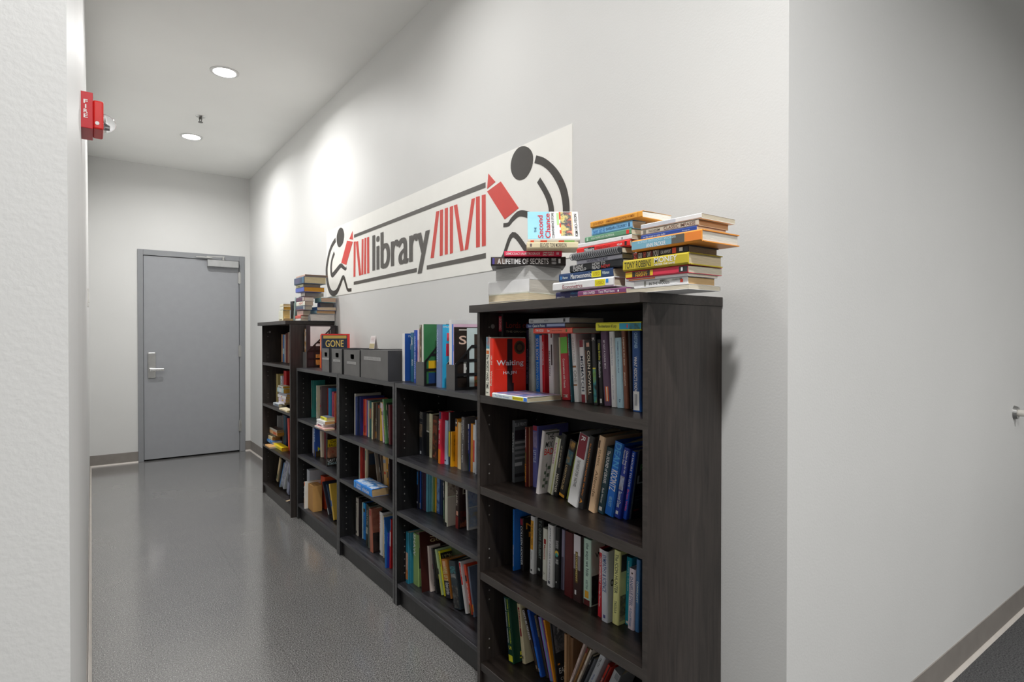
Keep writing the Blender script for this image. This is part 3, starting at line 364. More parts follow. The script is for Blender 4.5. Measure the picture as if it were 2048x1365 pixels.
('book', 'pale yellow spine with dark title, fifteenth from left on third shelf of nearest bookcase', 'book', 'upright books on third shelf of nearest bookcase', (1.2106, 1.1809, 0.4157), (0.0418, 0.0, 0.0), 0.0236, 0.214, 0.06, '#e2d68f', '#d9cdb4', 0, 0, [('T', 'The ICON HUNTER', '#2c3a2c', 0.05, 0.58, 0.25, 0.75), ('T', 'TASOULA', '#4a5a44', 0.68, 0.85, 0.3, 0.7), ('D', ('#a89a60', '#6a6040', '#d0c690'), 0.1, 0.95, 0.05, 0.4), ('D', '#3a2a1a', 0.1, 0.95, 0.72, 0.95)]),
('book', 'turquoise spine behind pink paperback, sixteenth from left on third shelf of nearest bookcase', 'book', 'upright books on third shelf of nearest bookcase', (1.2371, 1.1567, 0.4151), (0.0367, 0.0, 0.0), 0.0189, 0.1959, 0.1293, '#1590a4', '#d9cdb4', 0, 0, [('T', 'Nothing is the same', '#a8dce4', 0.06, 0.5, 0.3, 0.6), ('B', '#d8e8e8', 0.94, 0.98, 0.3, 0.7)]),
('book', 'pale pink spine with blue script, seventeenth from left on third shelf of nearest bookcase', 'book', 'upright books on third shelf of nearest bookcase', (1.225, 1.1341, 0.4152), (0.0354, 0.0, 0.0), 0.0225, 0.1734, 0.1145, '#e2c8d2', '#d9cdb4', 0, 0, [('B', '#3a2a2a', 0.06, 0.09, 0.4, 0.65), ('T', 'DANIELLE STEEL', '#3f5c86', 0.14, 0.62, 0.2, 0.7), ('T', 'A Good Woman', '#5a7ca6', 0.65, 0.95, 0.25, 0.65)]),
('book', 'thin steel blue spine, eighteenth from left on third shelf of nearest bookcase', 'book', 'upright books on third shelf of nearest bookcase', (1.2287, 1.1109, 0.4148), (0.0281, 0.0, 0.0), 0.0138, 0.204, 0.1347, '#3f6f9e', '#d9cdb4', 0, 0, [('T', 'COMMUNITY', '#c8d8e8', 0.3, 0.6, 0.25, 0.7)]),
('book', 'dark green hardback numbered five, first from left on bottom shelf of nearest bookcase', 'book', 'upright books on bottom shelf of nearest bookcase', (1.186, 1.6559, 0.0944), (-0.1498, 0.0, 0.0), 0.0312, 0.2216, 0.06, '#0f3f2e', '#d9cdb4', 0, 0, [('B', '#142a50', 0, 0.9, 0, 0.22), ('T', 'society / economics / networks', '#c8d23a', 0.03, 0.7, 0.55, 0.9), ('T', 'national economic networks', '#f2f0ea', 0.03, 0.7, 0.2, 0.45), ('T', '5', '#d8d23a', 0.74, 0.8, 0.3, 0.8), ('B', '#d8d23a', 0.88, 0.98, 0.1, 0.9), ('C', '5', '#d8d23a', 0.45, 0.8, 0.05, 0.15)]),
('book', 'cream spine with maroon label, second from left on bottom shelf of nearest bookcase', 'book', 'upright books on bottom shelf of nearest bookcase', (1.2194, 1.6218, 0.0944), (-0.1682, 0.0, 0.0), 0.0181, 0.2005, 0.06, '#d8c9a6', '#d9cdb4', 0, 0, [('B', '#8a2a30', 0.06, 0.55, 0.3, 0.8), ('T', 'READINGS', '#e8d8b0', 0.1, 0.5, 0.4, 0.7), ('B', '#3a3028', 0.87, 0.92, 0.3, 0.6)]),
('book', 'dark brown spine, bold white title, third from left on bottom shelf of nearest bookcase', 'book', 'upright books on bottom shelf of nearest bookcase', (1.2274, 1.5512, 0.0944), (-0.4279, 0.0, 0.0), 0.0131, 0.2005, 0.06, '#3a2c24', '#d9cdb4', 0, 0, [('T', 'GEO-BUSINESS', '#f2f0ea', 0.02, 0.5, 0.1, 0.95), ('B', '#8a7a68', 0.9, 0.96, 0.2, 0.8)]),
('book', 'bright blue tall leaning spine, fourth from left on bottom shelf of nearest bookcase', 'book', 'upright books on bottom shelf of nearest bookcase', (1.2164, 1.5186, 0.0944), (-0.3519, 0.0, 0.0), 0.0128, 0.2116, 0.1396, '#13469c', '#d9cdb4', 0, 0, [('B', '#1d6ad0', 0.55, 0.98, 0, 1), ('T', 'VAMPIRES', '#3a80d0', 0.05, 0.5, 0.3, 0.7), ('B', '#e8e8e8', 0.87, 0.92, 0.05, 0.4)]),
('book', 'dark brown leaning narrow spine, fifth from left on bottom shelf of nearest bookcase', 'book', 'upright books on bottom shelf of nearest bookcase', (1.2302, 1.5043, 0.0944), (-0.3429, 0.0, 0.0), 0.0135, 0.1962, 0.1295, '#2f261f', '#d9cdb4', 0, 0, [('T', 'KAREN ROBARDS', '#9a8a70', 0.02, 0.35, 0.2, 0.8)]),
('book', 'violet spine with turquoise edge, sixth from left on bottom shelf of nearest bookcase', 'book', 'upright books on bottom shelf of nearest bookcase', (1.2284, 1.4823, 0.0944), (-0.3236, 0.0, 0.0), 0.0174, 0.1992, 0.1315, '#8468b8', '#d9cdb4', 0, 0, [('B', '#3fa49c', 0, 1, 0.6, 1)]),
('book', 'orange leaning narrow spine, seventh from left on bottom shelf of nearest bookcase', 'book', 'upright books on bottom shelf of nearest bookcase', (1.2296, 1.4634, 0.0944), (-0.2848, 0.0, 0.0), 0.0086, 0.1966, 0.1298, '#e08a1c', '#d9cdb4', 0, 0, [('T', 'WEAVING FLOWER', '#7a4a10', 0.03, 0.35, 0.25, 0.7)]),
('book', 'dark cookbook cover with kitchen photo, eighth from left on bottom shelf of nearest bookcase', 'book', 'upright books on bottom shelf of nearest bookcase', (1.2346, 1.4537, 0.0944), (-0.1903, 0.0, 0.0), 0.0065, 0.1918, 0.06, '#23242a', '#d9cdb4', 0, 0, [('D', ('#c8c8cc', '#4a4c52', '#8a8a90', '#2a2a2e'), 0.1, 0.95, 0.5, 0.97), ('C', 'EAT', '#f2f0ea', 0.2, 0.75, 0.16, 0.25), ('C', 'CUBA', '#c8c8c8', 0.25, 0.9, 0.05, 0.1), ('D', '#d08030', 0.15, 0.3, 0.3, 0.33)]),
('book', 'tall tan spine with faint title, ninth from left on bottom shelf of nearest bookcase', 'book', 'upright books on bottom shelf of nearest bookcase', (1.2399, 1.4241, 0.0945), (0.0094, 0.0, 0.0), 0.0111, 0.1798, 0.1186, '#a8835f', '#d9cdb4', 1, 0, [('T', 'THE END', '#d8b890', 0.5, 0.85, 0.25, 0.6)]),
('book', 'brown tall narrow spine, tenth from left on bottom shelf of nearest bookcase', 'book', 'upright books on bottom shelf of nearest bookcase', (1.2531, 1.4131, 0.0947), (0.0218, 0.0, 0.0), 0.0142, 0.1712, 0.113, '#7a5a3c', '#d9cdb4', 0, 0, []),
('book', 'pink white leaning spine, eleventh from left on bottom shelf of nearest bookcase', 'book', 'upright books on bottom shelf of nearest bookcase', (1.2296, 1.3994, 0.1064), (0.4063, 0.0, 0.0), 0.0077, 0.205, 0.1353, '#d8c4bc', '#d9cdb4', 0, 0, [('B', ('#5a4a48', '#d8c4bc', '#8a3a40'), 0.03, 0.3, 0, 1), ('T', 'COOKING ROMA', '#7a3a40', 0.4, 0.7, 0.3, 0.7)]),
('book', 'brown leaning spine, maroon top, twelfth from left on bottom shelf of nearest bookcase', 'book', 'upright books on bottom shelf of nearest bookcase', (1.2366, 1.3954, 0.0974), (0.4317, 0.0, 0.0), 0.0072, 0.1989, 0.1312, '#8a6438', '#d9cdb4', 0, 0, [('B', '#7a1a24', 0, 0.1, 0, 1)]),
('book', 'beige leaning spine with red title, thirteenth from left on bottom shelf of nearest bookcase', 'book', 'upright books on bottom shelf of nearest bookcase', (1.2421, 1.3834, 0.1066), (0.4406, 0.0, 0.0), 0.0074, 0.188, 0.1241, '#d6cabc', '#d9cdb4', 0, 0, [('T', 'HIDDEN', '#8a3a34', 0.35, 0.55, 0.3, 0.7)]),
('book', 'black leaning spine on the bottom, fourteenth from left on bottom shelf of nearest bookcase', 'book', 'upright books on bottom shelf of nearest bookcase', (1.2504, 1.3761, 0.1065), (0.458, 0.0, 0.0), 0.007, 0.1626, 0.1073, '#1b1b1d', '#d9cdb4', 0, 0, [('T', 'GATES', '#c8c8c8', 0.1, 0.3, 0.3, 0.7)]),
('book', 'grey leaning narrow spine, fifteenth from left on bottom shelf of nearest bookcase', 'book', 'upright books on bottom shelf of nearest bookcase', (1.2583, 1.3687, 0.1065), (0.4557, 0.0, 0.0), 0.0071, 0.151, 0.0997, '#6c7076', '#d9cdb4', 0, 0, []),
('book', 'silver leaning spine, blue script, sixteenth from left on bottom shelf of nearest bookcase', 'book', 'upright books on bottom shelf of nearest bookcase', (1.2663, 1.3561, 0.1129), (0.4473, 0.0, 0.0), 0.022, 0.1708, 0.1127, '#c2c6cc', '#d9cdb4', 0, 0, [('T', 'TRUTH', '#30343c', 0.08, 0.3, 0.3, 0.6), ('T', 'Philip Roth', '#3a5a9a', 0.5, 0.85, 0.3, 0.6)]),
('book', 'black and red leaning spine, seventeenth from left on bottom shelf of nearest bookcase', 'book', 'upright books on bottom shelf of nearest bookcase', (1.2829, 1.3328, 0.1007), (0.4595, 0.0, 0.0), 0.0141, 0.1474, 0.0973, '#c23326', '#d9cdb4', 0, 0, [('B', '#1f1f22', 0, 1, 0.6, 1), ('T', 'CANCER', '#f0d8d0', 0.4, 0.7, 0.15, 0.5)]),
('book', 'rumpled white paperback by side panel, eighteenth from left on bottom shelf of nearest bookcase', 'book', 'upright books on bottom shelf of nearest bookcase', (1.2928, 1.3037, 0.1059), (0.4259, 0.0, 0.0), 0.0278, 0.1275, 0.0841, '#b9bcc0', '#d9cdb4', 0, 0, [('B', '#8a8e94', 0.02, 0.2, 0.4, 1)]),
('book', 'black photo spine, white emblem, first from left on top shelf of right low bookcase', 'book', 'upright books on top shelf of right low bookcase', (1.2474, 2.4647, 0.6837), (0.0222, 0.0, 0.0), 0.0341, 0.2038, 0.06, '#22262c', '#d9cdb4', 0, 0, [('T', 'VOGUE', '#9a968c', 0.0, 0.16, 0.1, 0.9), ('B', '#8a8a86', 0.24, 0.25, 0, 1), ('B', ('#3a3e44', '#a08a72', '#5a5048'), 0.28, 0.58, 0, 1), ('B', '#b8bcc0', 0.9, 0.97, 0.3, 0.7)]),
('book', 'dark spine with grey green top, second from left on top shelf of right low bookcase', 'book', 'upright books on top shelf of right low bookcase', (1.268, 2.4355, 0.6838), (0.025, 0.0, 0.0), 0.035, 0.1967, 0.123, '#2a2c28', '#d9cdb4', 0, 0, [('B', '#77786a', 0.0, 0.4, 0, 1), ('B', '#c8c8c0', 0.4, 0.44, 0, 1)]),
('book', 'cream spine, thin dark lettering, third from left on top shelf of right low bookcase', 'book', 'upright books on top shelf of right low bookcase', (1.2602, 2.389, 0.6829), (0.0, 0.0, 0.0), 0.0244, 0.2015, 0.1308, '#dccfae', '#d9cdb4', 0, 0, [('T', 'HOUSE OF SAND AND FOG', '#5a5040', 0.2, 0.8, 0.35, 0.6)]),
('book', 'brown painted picture spine, fourth from left on top shelf of right low bookcase', 'book', 'upright books on top shelf of right low bookcase', (1.2552, 2.353, 0.6849), (0.0473, 0.0, 0.0), 0.0431, 0.1988, 0.1312, '#4a3324', '#d9cdb4', 0, 0, [('B', ('#8a5a30', '#2a2420', '#a8583a', '#3a3a44'), 0.1, 0.95, 0, 1)]),
('book', 'crimson to orange spine, white title, fifth from left on top shelf of right low bookcase', 'book', 'upright books on top shelf of right low bookcase', (1.23, 2.2506, 0.6839), (0.0371, 0.0, 0.0), 0.0259, 0.2273, 0.06, '#e01d3c', '#d9cdb4', 0, 0, [('B', '#262447', 0, 0.14, 0, 1), ('B', '#e87818', 0.72, 1, 0, 1), ('T', 'Siva', '#f2f0ea', 0.17, 0.36, 0.1, 0.6), ('T', 'with the', '#f0c0c8', 0.42, 0.62, 0.25, 0.6)]),
('book', 'pale blue plain spine, sixth from left on top shelf of right low bookcase', 'book', 'upright books on top shelf of right low bookcase', (1.2467, 2.2246, 0.6837), (0.0341, 0.0, 0.0), 0.0233, 0.1906, 0.1258, '#a5bfe0', '#d9cdb4', 0, 0, [('B', '#2a3a5a', 0.9, 0.93, 0.2, 0.7)]),
('book', 'black tall spine with grey top, seventh from left on top shelf of right low bookcase', 'book', 'upright books on top shelf of right low bookcase', (1.2525, 2.1978, 0.6831), (0.0136, 0.0, 0.0), 0.0152, 0.2275, 0.1385, '#1c2228', '#d9cdb4', 0, 0, [('B', '#8a8c8e', 0, 0.35, 0, 0.8), ('B', '#e8c21c', 0.36, 0.84, 0, 1)]),
('book', 'golden yellow cover with figure, eighth from left on top shelf of right low bookcase', 'book', 'upright books on top shelf of right low bookcase', (1.242, 2.1639, 0.6832), (0.024, 0.0, 0.0), 0.0106, 0.1498, 0.0989, '#d49a14', '#d9cdb4', 0, 0, [('D', ('#6a4a14', '#d49a14', '#3a2a10'), 0.1, 0.95, 0.15, 0.9)]),
('book', 'orange spine with black top, ninth from left on top shelf of right low bookcase', 'book', 'upright books on top shelf of right low bookcase', (1.2575, 2.1527, 0.6833), (0.018, 0.0, 0.0), 0.0206, 0.2047, 0.1335, '#ef8a14', '#d9cdb4', 0, 0, [('B', '#2a2a2c', 0, 0.16, 0, 1), ('B', '#d8d0c0', 0.06, 0.1, 0.3, 0.8)]),
('book', 'beige plain spine, tenth from left on top shelf of right low bookcase', 'book', 'upright books on top shelf of right low bookcase', (1.2469, 2.1128, 0.6834), (0.0187, 0.0, 0.0), 0.0263, 0.1955, 0.129, '#cdb78b', '#d9cdb4', 0, 0, []),
('book', 'grey spine with two white titles, eleventh from left on top shelf of right low bookcase', 'book', 'upright books on top shelf of right low bookcase', (1.2421, 2.0766, 0.6834), (0.0183, 0.0, 0.0), 0.0253, 0.2222, 0.06, '#5b5756', '#d9cdb4', 0, 0, [('T', 'Quantum Neighbor', '#f2f0ea', 0.05, 0.42, 0.5, 0.85), ('T', 'of needs', '#f2f0ea', 0.1, 0.3, 0.15, 0.45), ('T', 'Readers Digest', '#f2f0ea', 0.5, 0.85, 0.3, 0.7)]),
('book', 'navy spine with white top, twelfth from left on top shelf of right low bookcase', 'book', 'upright books on top shelf of right low bookcase', (1.2587, 2.0452, 0.6829), (0.0, 0.0, 0.0), 0.0088, 0.195, 0.1287, '#2a3a86', '#d9cdb4', 0, 0, [('B', '#dcdcdc', 0, 0.1, 0, 1), ('T', 'THE SOUND BARN', '#e8e8f0', 0.14, 0.55, 0.2, 0.7), ('B', '#1c3a3c', 0.62, 1, 0, 1)]),
('book', 'amber narrow spine, thirteenth from left on top shelf of right low bookcase', 'book', 'upright books on top shelf of right low bookcase', (1.2628, 2.0358, 0.6832), (0.0172, 0.0, 0.0), 0.0168, 0.1985, 0.1282, '#dc8f33', '#d9cdb4', 0, 0, []),
('book', 'white spine with red label, fourteenth from left on top shelf of right low bookcase', 'book', 'upright books on top shelf of right low bookcase', (1.2624, 2.017, 0.6832), (0.0171, 0.0, 0.0), 0.0179, 0.196, 0.1286, '#ece8e2', '#d9cdb4', 0, 0, [('B', '#d83a34', 0.32, 0.78, 0.2, 0.8)]),
('book', 'thin pale grey spine at panel, fifteenth from left on top shelf of right low bookcase', 'book', 'upright books on top shelf of right low bookcase', (1.2545, 1.9852, 0.6829), (0.0, 0.0, 0.0), 0.0088, 0.2193, 0.1365, '#b8bec8', '#d9cdb4', 0, 0, []),
('book', 'navy spine with bright picture top, first from left on middle shelf of right low bookcase', 'book', 'upright books on middle shelf of right low bookcase', (1.2274, 2.4508, 0.4376), (0.011, 0.0, 0.0), 0.0167, 0.188, 0.1241, '#121830', '#d9cdb4', 0, 0, [('B', ('#b89878', '#2a80c8', '#1c4a8a'), 0.08, 0.4, 0, 1), ('B', '#c8ccd0', 0.82, 0.87, 0.2, 0.6)]),
('book', 'thin blue spine, white foot, second from left on middle shelf of right low bookcase', 'book', 'upright books on middle shelf of right low bookcase', (1.2355, 2.4335, 0.4374), (0.0047, 0.0, 0.0), 0.0054, 0.1885, 0.1244, '#2357b4', '#d9cdb4', 0, 0, [('B', '#d8dce4', 0.85, 0.98, 0, 1)]),
('book', 'thin navy spine, third from left on middle shelf of right low bookcase', 'book', 'upright books on middle shelf of right low bookcase', (1.2391, 2.4276, 0.4374), (0.0, 0.0, 0.0), 0.013, 0.1878, 0.1239, '#141c38', '#d9cdb4', 0, 0, []),
('book', 'aubergine spine, fourth from left on middle shelf of right low bookcase', 'book', 'upright books on middle shelf of right low bookcase', (1.2394, 2.4139, 0.4374), (0.0, 0.0, 0.0), 0.0325, 0.1876, 0.1238, '#3a2438', '#d9cdb4', 0, 0, []),
('book', 'broad sky blue spine, fifth from left on middle shelf of right low bookcase', 'book', 'upright books on middle shelf of right low bookcase', (1.2395, 2.3805, 0.4381), (0.0141, 0.0, 0.0), 0.014, 0.1993, 0.1316, '#5aa0b4', '#d9cdb4', 1, 0, [('B', '#3a7c90', 0, 1, 0.82, 1)]),
('book', 'narrow sage spine, sixth from left on middle shelf of right low bookcase', 'book', 'upright books on middle shelf of right low bookcase', (1.2597, 2.3658, 0.4377), (0.0239, 0.0, 0.0), 0.0076, 0.1836, 0.1212, '#8fae9e', '#d9cdb4', 0, 0, [('T', 'GREEN', '#e8f0e8', 0.1, 0.5, 0.22, 0.78)]),
('book', 'olive green spine, seventh from left on middle shelf of right low bookcase', 'book', 'upright books on middle shelf of right low bookcase', (1.2634, 2.3576, 0.4379), (0.0269, 0.0, 0.0), 0.0099, 0.182, 0.1201, '#6f8a40', '#d9cdb4', 0, 0, []),
('book', 'thin amber spine, eighth from left on middle shelf of right low bookcase', 'book', 'upright books on middle shelf of right low bookcase', (1.2674, 2.3471, 0.4377), (0.021, 0.0, 0.0), 0.0094, 0.1779, 0.1174, '#e8a020', '#d9cdb4', 0, 0, []),
('book', 'blue spine with painted sky, ninth from left on middle shelf of right low bookcase', 'book', 'upright books on middle shelf of right low bookcase', (1.2692, 2.3371, 0.4382), (0.024, 0.0, 0.0), 0.0312, 0.177, 0.1168, '#2c4a8c', '#d9cdb4', 0, 0, [('B', ('#2c4a8c', '#8ab0dc', '#5a4a84'), 0.1, 0.95, 0, 1)]),
('book', 'dark blue narrow spine, plain, tenth from left on middle shelf of right low bookcase', 'book', 'upright books on middle shelf of right low bookcase', (1.2694, 2.3047, 0.4379), (0.0264, 0.0, 0.0), 0.0199, 0.178, 0.1175, '#152848', '#d9cdb4', 0, 0, []),
('book', 'dark green spine, white lettering, eleventh from left on middle shelf of right low bookcase', 'book', 'upright books on middle shelf of right low bookcase', (1.2226, 2.1867, 0.4374), (-0.0299, 0.0, 0.0), 0.0092, 0.1929, 0.1273, '#2a3028', '#d9cdb4', 0, 0, [('T', 'BETTY SMITH', '#f2f0ea', 0.1, 0.42, 0.1, 0.9), ('B', '#6a8a6a', 0.48, 0.9, 0, 1)]),
('book', 'ivory spine, black foot mark, twelfth from left on middle shelf of right low bookcase', 'book', 'upright books on middle shelf of right low bookcase', (1.2114, 2.1566, 0.4374), (0.0, 0.0, 0.0), 0.02, 0.2043, 0.06, '#dbd6c2', '#d9cdb4', 0, 0, [('B', '#17171a', 0.92, 1, 0, 1), ('D', ('#5a3a30', '#cfc0b0', '#9a7a68'), 0.0, 1, 0.62, 1), ('D', '#cbbfb2', 0, 1, 0, 0.6)]),
('book', 'black and red spine, pale names, thirteenth from left on middle shelf of right low bookcase', 'book', 'upright books on middle shelf of right low bookcase', (1.2338, 2.1078, 0.438), (0.0225, 0.0, 0.0), 0.0278, 0.1842, 0.06, '#2a120e', '#d9cdb4', 0, 0, [('T', 'CLAVELL', '#d8ccc0', 0.14, 0.5, 0.2, 0.6), ('B', '#d8a088', 0.6, 0.7, 0.3, 0.8), ('B', '#7a1a14', 0.72, 1, 0, 1), ('C', 'D', '#a8a090', 0.3, 0.7, 0.78, 0.9), ('D', ('#7a1a14', '#1c0c0a', '#a85a40'), 0.1, 1, 0.03, 0.4)]),
('book', 'white paperback with lilac blue cover, fourteenth from left on middle shelf of right low bookcase', 'book', 'upright books on middle shelf of right low bookcase', (1.2571, 2.0545, 0.4374), (-0.0612, 0.0, 0.0), 0.0115, 0.1864, 0.06, '#d8dadc', '#d9cdb4', 0, 0, [('D', ('#7a7cb8', '#b8c4dc', '#5a8ac8'), 0.1, 1, 0.5, 1), ('D', ('#c8b890', '#a8b8d0', '#d8dce4'), 0.1, 1, 0.05, 0.48)]),
('book', 'teal spine with sleeping face, first from left on bottom shelf of right low bookcase', 'book', 'upright books on bottom shelf of right low bookcase', (1.1736, 2.4572, 0.1038), (0.0138, 0.0, 0.0), 0.0286, 0.2354, 0.1554, '#1f6f86', '#d9cdb4', 1, 0, [('B', ('#c8a894', '#b89484', '#d8b8a8'), 0.4, 0.74, 0, 1), ('B', ('#a86a40', '#d08a50', '#6a4a3a'), 0.74, 0.93, 0, 1)]),
('book', 'green spine with white title, second from left on bottom shelf of right low bookcase', 'book', 'upright books on bottom shelf of right low bookcase', (1.1965, 2.4258, 0.1037), (0.0059, 0.0, 0.0), 0.0532, 0.2344, 0.06, '#7f9a5c', '#d9cdb4', 1, 0, [('T', 'SHAW', '#f2f0ea', 0.02, 0.44, 0.05, 0.45), ('B', '#5f7a44', 0, 1, 0.75, 0.8), ('D', '#17171a', 0.05, 0.6, 0.35, 0.76)]),
('book', 'dark maroon cover, gold heading, third from left on bottom shelf of right low bookcase', 'book', 'upright books on bottom shelf of right low bookcase', (1.184, 2.3148, 0.1034), (-0.0978, 0.0, 0.0), 0.0034, 0.2603, 0.17, '#3a1512', '#d9cdb4', 0, 0, [('C', 'Sea', '#b8a878', 0.3, 0.8, 0.88, 0.96), ('C', 'GUIDE', '#b8a878', 0.3, 1.0, 0.8, 0.86)]),
('book', 'blue white paperback cover, fourth from left on bottom shelf of right low bookcase', 'book', 'upright books on bottom shelf of right low bookcase', (1.2149, 2.3528, 0.1034), (-0.0697, 0.0, 0.0), 0.017, 0.1979, 0.06, '#c8dcd4', '#d9cdb4', 0, 0, [('B', '#2f7f9c', 0.2, 0.5, 0, 1), ('D', '#2a62b4', 0, 1, 0.9, 1), ('D', ('#2f7f9c', '#d8dcdc', '#3a2a44'), 0, 1, 0.1, 0.88)]),
('book', 'beige cover with dark flower, fifth from left on bottom shelf of right low bookcase', 'book', 'upright books on bottom shelf of right low bookcase', (1.2178, 2.3048, 0.1034), (-0.1278, 0.0, 0.0), 0.0136, 0.1974, 0.06, '#cfc2ba', '#d9cdb4', 0, 0, [('C', 'B', '#a01a50', 0.25, 0.55, 0.48, 0.6), ('C', 'B', '#8a1a48', 0.3, 0.6, 0.4, 0.5), ('D', ('#4a4048', '#2a2430'), 0.4, 1, 0.22, 0.4), ('D', ('#3a4038', '#1f221f'), 0.3, 1.0, 0.1, 0.2)]),
('book', 'black cover with foliage print, sixth from left on bottom shelf of right low bookcase', 'book', 'upright books on bottom shelf of right low bookcase', (1.2294, 2.2748, 0.1034), (-0.2001, 0.0, 0.0), 0.0131, 0.1921, 0.1268, '#2a2a2c', '#d9cdb4', 0, 0, [('D', ('#2a2a2c', '#6a6c60'), 0.05, 1, 0.3, 0.95)]),
('book', 'pale green thin leaning spine, seventh from left on bottom shelf of right low bookcase', 'book', 'upright books on bottom shelf of right low bookcase', (1.2402, 2.2399, 0.1034), (-0.3117, 0.0, 0.0), 0.012, 0.1935, 0.1277, '#b9d0a4', '#d9cdb4', 0, 0, [('B', '#3a3a2c', 0.42, 0.55, 0, 1), ('B', '#cfd06a', 0.55, 1, 0, 1)]),
('book', 'yellow thin leaning spine, eighth from left on bottom shelf of right low bookcase', 'book', 'upright books on bottom shelf of right low bookcase', (1.2466, 2.2265, 0.1034), (-0.2898, 0.0, 0.0), 0.0137, 0.1886, 0.06, '#e0d020', '#d9cdb4', 0, 0, [('T', 'DICKENS', '#2a2a20', 0.05, 0.35, 0.22, 0.78), ('D', '#24281f', 0, 1, 0.05, 0.95), ('C', 'LYON', '#b8b080', 0.2, 1.0, 0.78, 0.9)]),
('book', 'amber leaning spine, white author, ninth from left on bottom shelf of right low bookcase', 'book', 'upright books on bottom shelf of right low bookcase', (1.2436, 2.2049, 0.1034), (-0.2622, 0.0, 0.0), 0.0489, 0.1621, 0.107, '#b8742a', '#d9cdb4', 0, 0, [('B', '#d8b08a', 0.05, 0.2, 0.2, 0.7), ('T', 'WHEEL OF TIME', '#f0e0a0', 0.2, 0.62, 0.15, 0.85), ('B', '#22242c', 0.55, 1, 0, 1), ('T', 'Robert Jordan', '#f2f0ea', 0.6, 0.9, 0.1, 0.9)]),
('book', 'black leaning spine, teal lettering, tenth from left on bottom shelf of right low bookcase', 'book', 'upright books on bottom shelf of right low bookcase', (1.2237, 2.1018, 0.1034), (-0.2398, 0.0, 0.0), 0.0551, 0.1917, 0.1265, '#1f3038', '#d9cdb4', 0, 0, [('T', 'KING', '#3f8a90', 0.12, 0.26, 0.1, 0.9), ('T', 'SHORT', '#b8b8b4', 0.28, 0.36, 0.15, 0.85), ('B', ('#6a6a68', '#14181c', '#8a8a84'), 0.52, 0.98, 0, 1)]),
('book', 'white leaning spine, red upper half, eleventh from left on bottom shelf of right low bookcase', 'book', 'upright books on bottom shelf of right low bookcase', (1.2372, 2.0342, 0.1034), (-0.274, 0.0, 0.0), 0.0183, 0.2038, 0.1345, '#e2e0dc', '#d9cdb4', 0, 0, [('B', '#d0201c', 0.02, 0.45, 0.25, 1), ('T', 'JANET', '#f2f0ea', 0.1, 0.4, 0.4, 0.8)]),
('book', 'orange red narrow leaning spine, twelfth from left on bottom shelf of right low bookcase', 'book', 'upright books on bottom shelf of right low bookcase', (1.2485, 2.0144, 0.1034), (-0.2758, 0.0, 0.0), 0.0162, 0.1957, 0.1292, '#d8492c', '#d9cdb4', 0, 0, [('B', '#17171a', 0.22, 0.34, 0, 1), ('T', 'MARY HIGGINS CLARK', '#f2f0ea', 0.38, 0.78, 0.15, 0.85), ('B', ('#8a7a30', '#2a2a20'), 0.8, 1, 0, 1)]),
('book', 'slate blue leaning spine at panel, thirteenth from left on bottom shelf of right low bookcase', 'book', 'upright books on bottom shelf of right low bookcase', (1.2488, 1.9897, 0.1034), (-0.2387, 0.0, 0.0), 0.0118, 0.1949, 0.1286, '#5a6478', '#d9cdb4', 0, 0, [('B', ('#2a3460', '#8a90a0'), 0.1, 0.7, 0, 1), ('B', '#d07a2a', 0.75, 0.9, 0, 1)]),
('book', 'thin pale grey tall spine, first from left on top shelf of middle low bookcase', 'book', 'upright books on top shelf of middle low bookcase', (1.2049, 3.1836, 0.6832), (0.0152, 0.0, 0.0), 0.0175, 0.2322, 0.1532, '#a8a49c', '#d9cdb4', 0, 0, []),
('book', 'slate blue narrow spine, second from left on top shelf of middle low bookcase', 'book', 'upright books on top shelf of middle low bookcase', (1.2047, 3.1642, 0.683), (0.0065, 0.0, 0.0), 0.0116, 0.2171, 0.1433, '#3a4a80', '#d9cdb4', 0, 0, []),
('book', 'navy tall spine, silver title, third from left on top shelf of middle low bookcase', 'book', 'upright books on top shelf of middle low bookcase', (1.2081, 3.1533, 0.683), (0.0098, 0.0, 0.0), 0.0125, 0.2195, 0.1448, '#14244c', '#d9cdb4', 1, 0, [('T', 'THE ART OF WORLDLY', '#8a98b4', 0.05, 0.62, 0.35, 0.75)]),
('book', 'indigo spine with dark foot, fourth from left on top shelf of middle low bookcase', 'book', 'upright books on top shelf of middle low bookcase', (1.2208, 3.1408, 0.683), (0.0136, 0.0, 0.0), 0.0088, 0.2177, 0.1437, '#2c2c6a', '#d9cdb4', 0, 0, [('B', ('#2a2018', '#4a3a20'), 0.5, 1, 0, 1)]),
('book', 'red orange spine, amber foot, fifth from left on top shelf of middle low bookcase', 'book', 'upright books on top shelf of middle low bookcase', (1.2387, 3.1323, 0.683), (0.0122, 0.0, 0.0), 0.0077, 0.2045, 0.135, '#c83a2c', '#d9cdb4', 0, 0, [('B', '#f09a20', 0.9, 1, 0, 1)]),
('book', 'coral narrow spine, sixth from left on top shelf of middle low bookcase', 'book', 'upright books on top shelf of middle low bookcase', (1.2438, 3.1244, 0.683), (0.0088, 0.0, 0.0), 0.0119, 0.2034, 0.1342, '#d06a48', '#d9cdb4', 0, 0, [('B', '#3a2018', 0.72, 0.92, 0, 1)]),
('book', 'thin pink spine, seventh from left on top shelf of middle low bookcase', 'book', 'upright books on top shelf of middle low bookcase', (1.2477, 3.1136, 0.6831), (0.0157, 0.0, 0.0), 0.0139, 0.2004, 0.1323, '#b05a84', '#d9cdb4', 0, 0, []),
('book', 'thin blue tall spine, eighth from left on top shelf of middle low bookcase', 'book', 'upright books on top shelf of middle low bookcase', (1.2435, 3.088, 0.683), (0.012, 0.0, 0.0), 0.0123, 0.2016, 0.1331, '#2c6a9c', '#d9cdb4', 0, 0, []),
